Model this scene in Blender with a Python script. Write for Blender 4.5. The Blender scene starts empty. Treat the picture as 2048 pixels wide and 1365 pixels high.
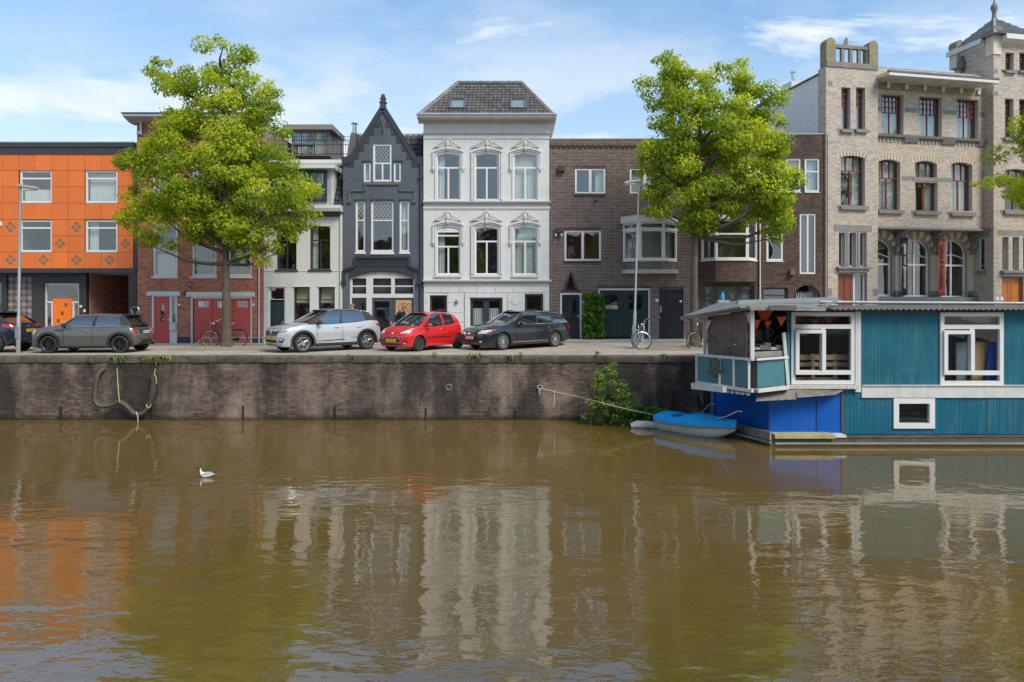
import bpy, bmesh, math, random
import numpy as np
from mathutils import Vector, Matrix, geometry
from mathutils.bvhtree import BVHTree
S = bpy.context.scene
COL = S.collection
R = math.radians
random.seed(7)
rng = np.random.default_rng(7)

# ------------------------------------------------------------------ camera
FPX, CX, HY, HC = 1365.0, 1024.0, 610.0, 1.75      # focal length and horizon of the photograph in its pixels; eye height over the street
YF, YQ, ZW = 31.0, 23.4, -2.19                     # facade plane, quay face, water level
cam = bpy.data.objects.new('camera', bpy.data.cameras.new('camera'))
COL.objects.link(cam)
cam.location = (0, 0, HC)
cam.rotation_euler = (R(90), 0, 0)
cam.data.sensor_width = 36
cam.data.lens = 36 * FPX / 2048
cam.data.shift_y = -(682.5 - HY) / 2048
cam.data.clip_end = 3000
S.camera = cam

# ------------------------------------------------------------------ world
SUN_AZ, SUN_EL = 138.0, 47.0                        # azimuth clockwise from +Y
w = bpy.data.worlds.new('World')
S.world = w
w.use_nodes = True
nt = w.node_tree
nt.nodes.clear()
def N(t, **k):
    n = nt.nodes.new(t)
    for a, b in k.items():
        setattr(n, a, b)
    return n
def L(a, b):
    nt.links.new(a, b)
def val(inp, v):
    inp.default_value = v
def math_n(op, a, b=None, clamp=False):
    n = N('ShaderNodeMath', operation=op, use_clamp=clamp)
    for i, x in enumerate((a, b)):
        if x is None: continue
        if isinstance(x, (int, float)): n.inputs[i].default_value = x
        else: L(x, n.inputs[i])
    return n.outputs[0]
def ramp(fac, stops):
    n = N('ShaderNodeValToRGB')
    e = n.color_ramp.elements
    while len(e) < len(stops): e.new(.5)
    for el, (p, c) in zip(e, stops):
        el.position = p
        el.color = (c, c, c, 1) if isinstance(c, (int, float)) else (*c, 1)
    L(fac, n.inputs[0])
    return n.outputs[0]
def mixc(fac, a, b, mode='MIX'):
    n = N('ShaderNodeMix', data_type='RGBA', blend_type=mode)
    for inp, x in ((n.inputs[0], fac), (n.inputs[6], a), (n.inputs[7], b)):
        if isinstance(x, (int, float)): inp.default_value = x
        elif isinstance(x, tuple): inp.default_value = (*x, 1)
        else: L(x, inp)
    return n.outputs[2]
def noise(vec, scale, detail=4, rough=.5, dist=0):
    n = N('ShaderNodeTexNoise')
    L(vec, n.inputs['Vector'])
    val(n.inputs['Scale'], scale); val(n.inputs['Detail'], detail); val(n.inputs['Roughness'], rough); val(n.inputs['Distortion'], dist)
    return n.outputs['Fac']
def mapv(vec, scale=(1, 1, 1), loc=(0, 0, 0), rot=(0, 0, 0)):
    n = N('ShaderNodeMapping')
    L(vec, n.inputs[0]); val(n.inputs['Location'], loc); val(n.inputs['Rotation'], rot); val(n.inputs['Scale'], scale)
    return n.outputs[0]
tc = N('ShaderNodeTexCoord').outputs['Generated']
sky = N('ShaderNodeTexSky', sky_type='NISHITA', sun_disc=False, sun_elevation=R(SUN_EL), sun_rotation=R(SUN_AZ), altitude=0, air_density=1.0, dust_density=.6, ozone_density=2.2)
sep = N('ShaderNodeSeparateXYZ'); L(tc, sep.inputs[0])
zz = math_n('ADD', math_n('MAXIMUM', sep.outputs[2], 0.0), .10)
cmb = N('ShaderNodeCombineXYZ')
L(math_n('DIVIDE', sep.outputs[0], zz), cmb.inputs[0]); L(math_n('DIVIDE', sep.outputs[1], zz), cmb.inputs[1])
pl = cmb.outputs[0]
veil = ramp(noise(mapv(pl, (.30, .55, 1), (3.1, .4, 0), (0, 0, .5)), 1.0, 7, .62, .6), [(.46, 0), (.80, .6)])
wisps = ramp(noise(mapv(pl, (.8, 1.5, 1), (2.3, 14.2, 0)), 1.3, 8, .6, .3), [(.60, 0), (.70, .9)])
cum = ramp(noise(mapv(tc, (1, 1, 2.4), (9.1, 4.2, .15)), 3.6, 9, .56), [(.475, 0), (.56, 1)])
lowm = ramp(sep.outputs[2], [(.12, 1), (.36, .12)])
cum = math_n('MULTIPLY', cum, lowm)
hazem = ramp(sep.outputs[2], [(.0, .95), (.20, .55), (.42, .03)])
shade = noise(mapv(tc, (1, 1, 2.6), (.4, .2, .3)), 5.0, 5, .5)
ccol = ramp(shade, [(.32, (2.05, 2.12, 2.2)), (.62, (2.75, 2.72, 2.68))])
skyc = mixc(1.0, sky.outputs[0], (.27, .45, .51), 'MULTIPLY')
c1 = mixc(hazem, skyc, (1.95, 2.06, 2.16))
c1 = mixc(veil, c1, (2.25, 2.38, 2.48))
c1 = mixc(wisps, c1, (2.65, 2.68, 2.7))
c1 = mixc(cum, c1, ccol)
bg = N('ShaderNodeBackground'); L(c1, bg.inputs[0]); val(bg.inputs[1], .15)
out = N('ShaderNodeOutputWorld'); L(bg.outputs[0], out.inputs[0])

# ------------------------------------------------------------------ sun
sd = bpy.data.lights.new('sun', 'SUN')
sd.energy = 1.4; sd.angle = R(25); sd.color = (1, .90, .76)
sun = bpy.data.objects.new('sun', sd); COL.objects.link(sun)
sv = Vector((math.sin(R(SUN_AZ)) * math.cos(R(SUN_EL)), math.cos(R(SUN_AZ)) * math.cos(R(SUN_EL)), math.sin(R(SUN_EL))))
sun.rotation_euler = sv.to_track_quat('Z', 'Y').to_euler()
sun.location = sv * 60
S.view_settings.view_transform = 'Standard'
S.view_settings.look = 'None'
S.view_settings.exposure = 1.53
S.view_settings.gamma = 1
S.view_settings.use_curve_mapping = False
S.cycles.max_bounces = 8
S.cycles.transparent_max_bounces = 16
S.cycles.use_denoising = True

# ------------------------------------------------------------------ material helpers
MATS = {}
def begin(name):
    global nt
    m = bpy.data.materials.new(name); m.use_nodes = True
    nt = m.node_tree; nt.nodes.clear()
    return m
def position():
    return N('ShaderNodeNewGeometry').outputs['Position']
def principled(col, rough=.6, metal=0., spec=.5, coat=0., normal=None, alpha=None):
    b = N('ShaderNodeBsdfPrincipled')
    for key, x in (('Base Color', col), ('Roughness', rough)):
        if isinstance(x, (int, float)): b.inputs[key].default_value = x
        elif isinstance(x, tuple): b.inputs[key].default_value = (*x, 1)
        else: L(x, b.inputs[key])
    val(b.inputs['Metallic'], metal); val(b.inputs['Specular IOR Level'], spec); val(b.inputs['Coat Weight'], coat)
    val(b.inputs['Coat Roughness'], .04)
    if normal is not None: L(normal, b.inputs['Normal'])
    o = N('ShaderNodeOutputMaterial'); L(b.outputs[0], o.inputs[0])
    return b
def bump(h, strength=.3, dist=.01):
    n = N('ShaderNodeBump'); L(h, n.inputs['Height']); val(n.inputs['Strength'], strength); val(n.inputs['Distance'], dist)
    return n.outputs[0]
def mul(c, k):
    return tuple(min(1, x * k) for x in c)
def mat(name, col, rough=.6, metal=0., var=.14, scale=2.5, bmp=0., bscale=60., spec=.5, coat=0., dirt=None, dcol=(.05, .045, .035), streak=None, orand=0., ob=False):
    """painted / plain surface: base colour with broad and fine variation, optional patches of dirt and run-off streaks"""
    if name in MATS: return MATS[name]
    m = begin(name)
    p = N('ShaderNodeTexCoord').outputs['Object'] if ob else position()
    n1 = noise(p, scale, 6, .6)
    c = mixc(ramp(n1, [(.3, 0), (.7, 1)]), mul(col, 1 - var), mul(col, 1 + var))
    if orand:
        oi = N('ShaderNodeObjectInfo').outputs['Random']
        h = N('ShaderNodeHueSaturation'); L(c, h.inputs['Color']); val(h.inputs['Saturation'], 1)
        L(math_n('ADD', math_n('MULTIPLY', oi, 2 * orand), 1 - orand), h.inputs['Value']); c = h.outputs[0]
    if dirt:
        d = noise(p, scale * 1.7, 8, .7)
        c = mixc(ramp(d, [(.52, 0), (.8, dirt)]), c, dcol)
    if streak:
        d = noise(mapv(p, (7, 7, .35)), 1.0, 5, .6)
        c = mixc(ramp(d, [(.5, 0), (.78, streak)]), c, dcol)
    nr = None
    if bmp:
        nr = bump(noise(p, bscale, 4, .6), bmp, .01)
    rr = ramp(noise(p, scale * 3, 3), [(.3, max(.02, rough - .08)), (.7, min(1, rough + .08))])
    principled(c, rr, metal, spec, coat, nr)
    MATS[name] = m
    return m
def tone_mat(name, cols, rough=.8, src='attr', dirt=.3, dcol=(.03, .027, .024), streak=0., algae=False, bmp=.25, big=None, light=None):
    """bricks, tiles, leaves: colour ramp driven by a value that belongs to each piece"""
    if name in MATS: return MATS[name]
    m = begin(name)
    p = position()
    if src == 'attr':
        a = N('ShaderNodeAttribute', attribute_name='tone'); t = a.outputs['Fac']
    else:
        t = N('ShaderNodeObjectInfo').outputs['Random']
    k = len(cols)
    c = ramp(t, [(i / (k - 1), col) for i, col in enumerate(cols)])
    c = mixc(math_n('MULTIPLY', noise(p, 25, 3), .28), c, mul(cols[0], .6))
    if light:
        c = mixc(ramp(noise(mapv(p, (1, 1, .6)), .8, 7, .65), [(.48, 0), (.66, light[1])]), c, light[0])
    if big:
        c = mixc(ramp(noise(mapv(p, (1, 1, .45), (4.3, 0, 1.7)), .55, 7, .62), [(.42, big), (.55, 0)]), c, dcol)
    if dirt:
        c = mixc(ramp(noise(p, 1.3, 8, .7), [(.5, 0), (.75, dirt)]), c, dcol)
    if streak:
        c = mixc(ramp(noise(mapv(p, (2.2, 2.2, .22)), 1.0, 6, .6), [(.48, 0), (.68, streak)]), c, dcol)
    if algae:
        s = N('ShaderNodeSeparateXYZ'); L(p, s.inputs[0])
        zn = math_n('ADD', s.outputs[2], math_n('MULTIPLY', noise(p, 1.7, 6, .65), .35))
        c = mixc(ramp(math_n('ADD', zn, 2.6), [(.55, .95), (.78, 0)]), c, (.016, .018, .009))
    nr = bump(noise(p, 90, 4, .65), bmp, .006) if bmp else None
    principled(c, rough, 0, .35, 0, nr)
    MATS[name] = m
    return m
def glass(name, tint=(.80, .86, .86), ior=1.75, gain=1.5, base=.06, wob=.02, wscale=.9):
    if name in MATS: return MATS[name]
    m = begin(name)
    p = position()
    oi = N('ShaderNodeObjectInfo').outputs['Random']
    v = N('ShaderNodeVectorMath', operation='ADD'); L(p, v.inputs[0])
    cm = N('ShaderNodeCombineXYZ'); L(math_n('MULTIPLY', oi, 90), cm.inputs[0]); L(math_n('MULTIPLY', oi, 37), cm.inputs[2]); L(cm.outputs[0], v.inputs[1])
    nr = bump(noise(v.outputs[0], wscale, 2, .4), 1.0, wob)
    d = N('ShaderNodeVectorMath', operation='DOT_PRODUCT'); L(N('ShaderNodeNewGeometry').outputs['Incoming'], d.inputs[0]); L(nr, d.inputs[1])
    sch = math_n('POWER', math_n('SUBTRACT', 1.0, math_n('ABSOLUTE', d.outputs['Value']), True), 5.0); f0 = ((ior - 1) / (ior + 1)) ** 2   # same from both sides of the pane
    fac = math_n('ADD', math_n('MULTIPLY', math_n('ADD', math_n('MULTIPLY', sch, 1 - f0), f0), gain), base, True)
    t = N('ShaderNodeBsdfTransparent'); val(t.inputs[0], (*tint, 1))
    g = N('ShaderNodeBsdfGlossy'); val(g.inputs['Roughness'], .0); val(g.inputs['Color'], (.92, .95, .97, 1)); L(nr, g.inputs['Normal'])
    mx = N('ShaderNodeMixShader'); L(fac, mx.inputs[0]); L(t.outputs[0], mx.inputs[1]); L(g.outputs[0], mx.inputs[2])
    o = N('ShaderNodeOutputMaterial'); L(mx.outputs[0], o.inputs[0])
    MATS[name] = m
    return m
def dark_glass(name, col=(.012, .014, .016), gain=1.4, base=.10):
    if name in MATS: return MATS[name]
    m = begin(name)
    f = N('ShaderNodeFresnel'); val(f.inputs[0], 1.6)
    fac = math_n('ADD', math_n('MULTIPLY', f.outputs[0], gain), base, True)
    t = N('ShaderNodeBsdfDiffuse'); val(t.inputs[0], (*col, 1))
    g = N('ShaderNodeBsdfGlossy'); val(g.inputs['Roughness'], .02); val(g.inputs['Color'], (.9, .94, .97, 1))
    mx = N('ShaderNodeMixShader'); L(fac, mx.inputs[0]); L(t.outputs[0], mx.inputs[1]); L(g.outputs[0], mx.inputs[2])
    o = N('ShaderNodeOutputMaterial'); L(mx.outputs[0], o.inputs[0])
    MATS[name] = m
    return m
def leaf_mat(name, cols, trans=.35):
    if name in MATS: return MATS[name]
    m = begin(name)
    a = N('ShaderNodeAttribute', attribute_name='tone')
    k = len(cols)
    c = ramp(a.outputs['Fac'], [(i / (k - 1), col) for i, col in enumerate(cols)])
    d = N('ShaderNodeBsdfPrincipled'); L(c, d.inputs['Base Color']); val(d.inputs['Roughness'], .5); val(d.inputs['Specular IOR Level'], .25)
    t = N('ShaderNodeBsdfTranslucent'); L(mixc(1.0, c, (1.9, 1.9, .8), 'MULTIPLY'), t.inputs[0])
    mx = N('ShaderNodeMixShader'); val(mx.inputs[0], trans); L(d.outputs[0], mx.inputs[1]); L(t.outputs[0], mx.inputs[2])
    o = N('ShaderNodeOutputMaterial'); L(mx.outputs[0], o.inputs[0])
    MATS[name] = m
    return m

# ------------------------------------------------------------------ mesh helpers
def WX(px, Y): return (px - CX) * Y / FPX
def WZ(py, Y): return HC - (py - HY) * Y / FPX
def WP(px, py, Y): return Vector((WX(px, Y), Y, WZ(py, Y)))
def thing(name, label, cat, loc=(0, 0, 0), rotz=0., group=None):
    o = bpy.data.objects.new(name, None); COL.objects.link(o)
    o.empty_display_size = .2
    o.location = loc; o.rotation_euler = (0, 0, rotz)
    return tag(o, label, cat, group)
def tag(o, label, cat, group=None):
    o['label'] = label; o['category'] = cat
    if group: o['group'] = group
    return o
def put(name, me, parent=None, loc=None, rot=None, label=None, kind=None):
    o = bpy.data.objects.new(name, me); COL.objects.link(o)
    if parent is not None: o.parent = parent
    if loc is not None: o.location = loc
    if rot is not None: o.rotation_euler = rot
    if label: o['label'] = label
    if kind: o['kind'] = kind
    return o
def copy_tree(o, parent=None):
    c = o.copy(); COL.objects.link(c); c.parent = parent
    for ch in o.children: copy_tree(ch, c)
    return c
def smooth_me(me, ang=40):
    me.polygons.foreach_set('use_smooth', [True] * len(me.polygons))
    if ang is not None:
        me.set_sharp_from_angle(angle=R(ang))
def tess(outer, holes=()):
    polys = [[Vector((a, b, 0)) for a, b in outer]] + [[Vector((a, b, 0)) for a, b in h] for h in holes]
    return geometry.tessellate_polygon(polys)
class MB:
    def __init__(s): s.v = []; s.f = []; s.m = []; s.cur = 0
    def add(s, vs, fs):
        o = len(s.v); s.v += [tuple(v) for v in vs]; s.f += [tuple(i + o for i in f) for f in fs]; s.m += [s.cur] * len(fs)
        return s
    def box(s, x0, x1, y0, y1, z0, z1):
        return s.add([(x0, y0, z0), (x1, y0, z0), (x1, y1, z0), (x0, y1, z0), (x0, y0, z1), (x1, y0, z1), (x1, y1, z1), (x0, y1, z1)],
                     [(0, 3, 2, 1), (4, 5, 6, 7), (0, 1, 5, 4), (1, 2, 6, 5), (2, 3, 7, 6), (3, 0, 4, 7)])
    def hexa(s, lo, hi):
        """lo, hi: 4 points each"""
        return s.add(list(lo) + list(hi), [(0, 3, 2, 1), (4, 5, 6, 7), (0, 1, 5, 4), (1, 2, 6, 5), (2, 3, 7, 6), (3, 0, 4, 7)])
    def bar(s, p, q, w, h=None, up=(0, 0, 1)):
        p = Vector(p); q = Vector(q); h = h or w
        d = (q - p).normalized(); u = Vector(up)
        if abs(d.dot(u)) > .98: u = Vector((0, 1, 0))
        a = d.cross(u).normalized() * w / 2; b = a.cross(d).normalized() * h / 2
        return s.hexa([p - a - b, p + a - b, p + a + b, p - a + b], [q - a - b, q + a - b, q + a + b, q - a + b])
    def tube(s, pts, r, n=8, closed=False):
        pts = [Vector(p) for p in pts]
        k = len(pts); rs = r if isinstance(r, (list, tuple)) else [r] * k
        ref = None; vs = []
        for i, p in enumerate(pts):
            if closed: d = pts[(i + 1) % k] - pts[i - 1]
            else: d = pts[min(i + 1, k - 1)] - pts[max(i - 1, 0)]
            d.normalize()
            if ref is None:
                ref = d.cross(Vector((0, 0, 1)))
                if ref.length < .05: ref = d.cross(Vector((0, 1, 0)))
            ref = (ref - d * ref.dot(d)).normalized(); b = d.cross(ref)
            vs += [p + (ref * math.cos(t) + b * math.sin(t)) * rs[i] for t in [2 * math.pi * j / n for j in range(n)]]
        fs = []
        for i in range(k if closed else k - 1):
            for j in range(n):
                a = i * n + j; b_ = i * n + (j + 1) % n; i2 = (i + 1) % k
                fs.append((a, b_, i2 * n + (j + 1) % n, i2 * n + j))
        if not closed: fs += [tuple(range(n - 1, -1, -1)), tuple(range((k - 1) * n, k * n))]
        return s.add(vs, fs)
    def lathe(s, prof, c=(0, 0, 0), axis='z', n=16, cap=True):
        """prof: list of (r, h)"""
        vs = []
        for r, h in prof:
            for j in range(n):
                t = 2 * math.pi * j / n; a, b = r * math.cos(t), r * math.sin(t)
                v = (a, b, h) if axis == 'z' else ((a, h, b) if axis == 'y' else (h, a, b))
                vs.append((v[0] + c[0], v[1] + c[1], v[2] + c[2]))
        fs = [(i * n + j, i * n + (j + 1) % n, (i + 1) * n + (j + 1) % n, (i + 1) * n + j) for i in range(len(prof) - 1) for j in range(n)]
        if cap: fs += [tuple(range(n - 1, -1, -1)), tuple(range((len(prof) - 1) * n, len(prof) * n))]
        return s.add(vs, fs)
    def ball(s, c, rx, ry=None, rz=None, n=12):
        ry = ry or rx; rz = rz or rx
        k = max(4, n // 2); pr = [(math.sin(math.pi * i / k), -math.cos(math.pi * i / k)) for i in range(k + 1)]
        pr[0] = (.02, -1); pr[-1] = (.02, 1)
        o = len(s.v); s.lathe(pr, n=n)
        for i in range(o, len(s.v)):
            x, y, z = s.v[i]; s.v[i] = (c[0] + x * rx, c[1] + y * ry, c[2] + z * rz)
        return s
    def plate(s, outer, y0, y1, holes=(), back=True):
        """polygon in (x, z) with holes, thick from y0 (front) to y1"""
        allp = list(outer) + [p for h in holes for p in h]
        n = len(allp); tri = tess(outer, holes)
        vs = [(a, y0, b) for a, b in allp] + [(a, y1, b) for a, b in allp]
        fs = [tuple(t) for t in tri]
        if back: fs += [tuple(i + n for i in reversed(t)) for t in tri]
        o = 0
        for lp in [outer] + list(holes):
            k = len(lp)
            fs += [(o + i, o + (i + 1) % k, n + o + (i + 1) % k, n + o + i) for i in range(k)]
            o += k
        return s.add(vs, fs)
    def slab(s, outer, z0, z1):
        """polygon in (x, y), thick from z0 to z1"""
        n = len(outer); tri = tess(outer)
        vs = [(a, b, z0) for a, b in outer] + [(a, b, z1) for a, b in outer]
        fs = [tuple(t) for t in tri] + [tuple(i + n for i in reversed(t)) for t in tri] + [(i, (i + 1) % n, n + (i + 1) % n, n + i) for i in range(n)]
        return s.add(vs, fs)
    def prof(s, pts, x0, x1):
        """profile in (y, z) swept along x"""
        n = len(pts); tri = tess(pts)
        vs = [(x0, a, b) for a, b in pts] + [(x1, a, b) for a, b in pts]
        fs = [tuple(t) for t in tri] + [tuple(i + n for i in reversed(t)) for t in tri] + [(i, (i + 1) % n, n + (i + 1) % n, n + i) for i in range(n)]
        return s.add(vs, fs)
    def grid(s, rows, closed=False):
        """rows of equally many points -> quads"""
        k = len(rows[0]); vs = [p for r in rows for p in r]
        fs = [(i * k + j, i * k + (j + 1) % k, (i + 1) * k + (j + 1) % k, (i + 1) * k + j) for i in range(len(rows) - 1) for j in range(k if closed else k - 1)]
        return s.add(vs, fs)
    def mesh(s, name, mats, smooth=None, bevel=0., recalc=True):
        me = bpy.data.meshes.new(name)
        me.from_pydata(s.v, [], s.f)
        for m in (mats if isinstance(mats, (list, tuple)) else [mats]): me.materials.append(m)
        if any(s.m): me.polygons.foreach_set('material_index', s.m)
        if recalc or bevel:
            bm = bmesh.new(); bm.from_mesh(me)
            if bevel:
                bmesh.ops.remove_doubles(bm, verts=bm.verts, dist=1e-5)
                es = [e for e in bm.edges if len(e.link_faces) == 2 and e.calc_face_angle(0) > .5]
                bmesh.ops.bevel(bm, geom=es, offset=bevel, segments=2, profile=.6, affect='EDGES', clamp_overlap=True)
            bmesh.ops.recalc_face_normals(bm, faces=bm.faces)
            bm.to_mesh(me); bm.free()
        if smooth is not None: smooth_me(me, smooth)
        me.update()
        return me
    def build(s, name, mats, parent=None, smooth=None, bevel=0., label=None, kind=None, loc=None, rot=None, recalc=True):
        return put(name, s.mesh(name, mats, smooth, bevel, recalc), parent, loc, rot, label, kind)
def structure(o):
    o['kind'] = 'structure'; return o
def text(name, s, size, m, parent, loc, rot, extrude=.002, width=None, bold=0.):
    cu = bpy.data.curves.new(name, 'FONT'); cu.body = s; cu.size = size; cu.extrude = extrude; cu.align_x = 'CENTER'; cu.align_y = 'CENTER'; cu.offset = bold
    cu.resolution_u = 2
    o = bpy.data.objects.new('tmp', cu); COL.objects.link(o)
    dg = bpy.context.evaluated_depsgraph_get()
    me = bpy.data.meshes.new_from_object(o.evaluated_get(dg))
    bpy.data.objects.remove(o); bpy.data.curves.remove(cu)
    me.name = name; me.materials.clear(); me.materials.append(m)
    ob = put(name, me, parent, loc, rot)
    if width:
        xs = [v.co.x for v in me.vertices]; k = width / (max(xs) - min(xs))
        for v in me.vertices: v.co.x *= k
    return ob
# ------------------------------------------------------------------ materials
WHITE = mat('white_paint', (.60, .60, .58), .45, var=.06, scale=1.5, dirt=.22, dcol=(.36, .34, .30), streak=.22)
WFRAME = mat('white_frame_paint', (.66, .66, .65), .35, var=.04, scale=3)
CREAM = mat('cream_paint', (.66, .64, .58), .5, var=.06, dirt=.15, dcol=(.3, .27, .22))
BLACK = mat('black_paint', (.016, .017, .019), .4, var=.2)
DGREY = mat('dark_grey_paint', (.035, .038, .042), .5, var=.2)
ANTHR = mat('anthracite_frame', (.028, .033, .040), .4, var=.15)
GALV = mat('galvanised_steel', (.27, .29, .295), .5, metal=.4, var=.12, scale=6, dirt=.2, dcol=(.18, .18, .17))
STEEL = mat('bare_steel', (.55, .56, .57), .3, metal=.9, var=.1)
ZINC = mat('zinc_sheet', (.42, .44, .46), .5, metal=.4, var=.1, dirt=.2, dcol=(.2, .2, .2))
ROOM = mat('room_wall', (.16, .15, .14), .9, var=.2)
CURT = mat('curtain_cloth', (.62, .62, .60), .9, var=.08)
BLIND = mat('blind_cloth', (.60, .55, .38), .9, var=.08)
GLASS = glass('window_glass')
GLASSB = glass('boat_glass', ior=1.5, gain=1.2, base=.04)
STONE = mat('grey_stone', (.20, .195, .19), .75, var=.2, scale=5, dirt=.4, dcol=(.08, .075, .07), bmp=.3)
PSTONE = mat('pale_stone', (.42, .40, .36), .75, var=.14, scale=5, dirt=.3, dcol=(.2, .18, .16), bmp=.2)
LEAD = mat('lead_sheet', (.10, .105, .115), .6, var=.2)
ROPE = mat('pale_rope', (.50, .47, .33), .9, var=.2, scale=30)
PLATEY = mat('yellow_plate', (.80, .46, .015), .4, var=.05)
PLATEW = mat('white_plate', (.70, .71, .70), .4, var=.05)

# ------------------------------------------------------------------ ground
def sm(t): t = max(0., min(1., t)); return t * t * (3 - 2 * t)
def gz(x, y):
    """the street climbs a little towards the houses on the right"""
    return .19 * sm((x + 9) / 12) * sm((y - 27.6) / 3.2)
def paving_mat():
    m = begin('brick_paving')
    p = position()
    b = N('ShaderNodeTexBrick', offset=.5)
    L(mapv(p, rot=(0, 0, R(90))), b.inputs['Vector'])
    val(b.inputs['Scale'], 1.0); val(b.inputs['Mortar Size'], .007); val(b.inputs['Brick Width'], .20); val(b.inputs['Row Height'], .10); val(b.inputs['Mortar Smooth'], .3); val(b.inputs['Bias'], 0.)
    val(b.inputs['Color1'], (.27, .222, .18, 1)); val(b.inputs['Color2'], (.38, .32, .27, 1)); val(b.inputs['Mortar'], (.15, .13, .11, 1))
    c = mixc(ramp(noise(p, .5, 8, .65), [(.35, 0), (.7, .75)]), b.outputs['Color'], (.48, .42, .35))
    c = mixc(ramp(noise(p, 1.4, 8, .7), [(.55, 0), (.75, .4)]), c, (.10, .09, .075))
    principled(c, .85, 0, .3, 0, bump(b.outputs['Fac'], -.6, .01))
    return m
def slab_mat():
    m = begin('pavement_slabs')
    p = position()
    b = N('ShaderNodeTexBrick', offset=.5)
    L(p, b.inputs['Vector'])
    val(b.inputs['Scale'], 1.0); val(b.inputs['Mortar Size'], .006); val(b.inputs['Brick Width'], .3); val(b.inputs['Row Height'], .3)
    val(b.inputs['Color1'], (.40, .37, .33, 1)); val(b.inputs['Color2'], (.48, .45, .405, 1)); val(b.inputs['Mortar'], (.14, .13, .115, 1))
    c = mixc(ramp(noise(p, .8, 8, .65), [(.45, 0), (.75, .6)]), b.outputs['Color'], (.19, .165, .14))
    principled(c, .85, 0, .3, 0, bump(b.outputs['Fac'], -.5, .01))
    return m
def ground_sheet(name, x0, x1, y0, y1, nx, ny, m, dz):
    mb = MB()
    mb.grid([[(x0 + (x1 - x0) * i / nx, y0 + (y1 - y0) * j / ny, gz(x0 + (x1 - x0) * i / nx, y0 + (y1 - y0) * j / ny) + dz) for i in range(nx + 1)] for j in range(ny + 1)])
    return structure(mb.build(name, m, smooth=60))
PAVE = paving_mat()
ground_sheet('street', -60, 70, YQ + .38, 29.6, 130, 12, PAVE, 0)
mb = MB(); mb.box(-400, 400, 29.58, 900, -.6, -.02); structure(mb.build('ground', mat('earth', (.20, .18, .15), .9)))
ground_sheet('pavement', -60, 70, 29.6, 31.4, 130, 4, slab_mat(), .012)
mb = MB()
for i in range(126):                                  # kerb stones, 1 m each
    x = -58 + i
    z = gz(x + .5, 29.6)
    mb.box(x + .004, x + .996, 29.5, 29.62, z - .1, z + .028)
k_ = structure(mb.build('kerb', STONE))
# ------------------------------------------------------------------ water
def water_mat():
    m = begin('canal_water')
    p = position()
    s = N('ShaderNodeSeparateXYZ'); L(p, s.inputs[0])
    near = ramp(math_n('DIVIDE', s.outputs[1], 30.0), [(.30, 1), (.52, .62), (.63, .22), (.72, .08)])      # wind dies away under the far quay
    gust = ramp(noise(mapv(p, (.10, .22, 1), (2, 0, 0)), 1.0, 4, .5), [(.35, .35), (.65, 1)])
    amp = math_n('MULTIPLY', near, gust)
    big = noise(mapv(p, (.55, 1.0, 1), rot=(0, 0, .25)), 1.0, 2, .4)
    mid = noise(mapv(p, (1.3, 2.6, 1), rot=(0, 0, -.12)), 1.0, 3, .45, .4)
    fine = noise(mapv(p, (3.2, 7.5, 1), rot=(0, 0, .08)), 1.0, 3, .5)
    h = math_n('ADD', math_n('MULTIPLY', big, .035), math_n('ADD', math_n('MULTIPLY', mid, .020), math_n('MULTIPLY', fine, .0065)))
    h = math_n('MULTIPLY', h, amp)
    # rings around the swimming gull
    gx, gy = WX(412, 15.6), 15.6
    dx = math_n('SUBTRACT', s.outputs[0], gx); dy = math_n('SUBTRACT', s.outputs[1], gy)
    dr = math_n('SQRT', math_n('ADD', math_n('MULTIPLY', dx, dx), math_n('MULTIPLY', dy, dy)))
    ring = math_n('MULTIPLY', math_n('SINE', math_n('MULTIPLY', dr, 17.0)), ramp(math_n('DIVIDE', dr, 4.0), [(.05, 1), (.6, .15), (1, 0)]))
    h = math_n('ADD', h, math_n('MULTIPLY', ring, .0011))
    c = mixc(noise(mapv(p, (.12, .3, 1)), 1.0, 4, .6), (.108, .069, .017), (.155, .101, .029))
    b = principled(c, .03, 0, .5, 0, bump(h, 1.0, 1.0))
    val(b.inputs['IOR'], 2.4)
    return m
mb = MB(); mb.grid([[(-160, 2.6, ZW), (160, 2.6, ZW)], [(-160, 24.2, ZW), (160, 24.2, ZW)]])
structure(mb.build('canal_water', water_mat(), recalc=False))
mb = MB(); mb.grid([[(-160, 2.6, ZW - 2), (160, 2.6, ZW - 2)], [(-160, 24.2, ZW - 2), (160, 24.2, ZW - 2)]])
structure(mb.build('canal_bed', mat('mud', (.05, .04, .02), .9), recalc=False))
mb = MB(); mb.box(-160, 160, -60, 2.6, -5, -.01); structure(mb.build('near_bank', PAVE))

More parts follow.
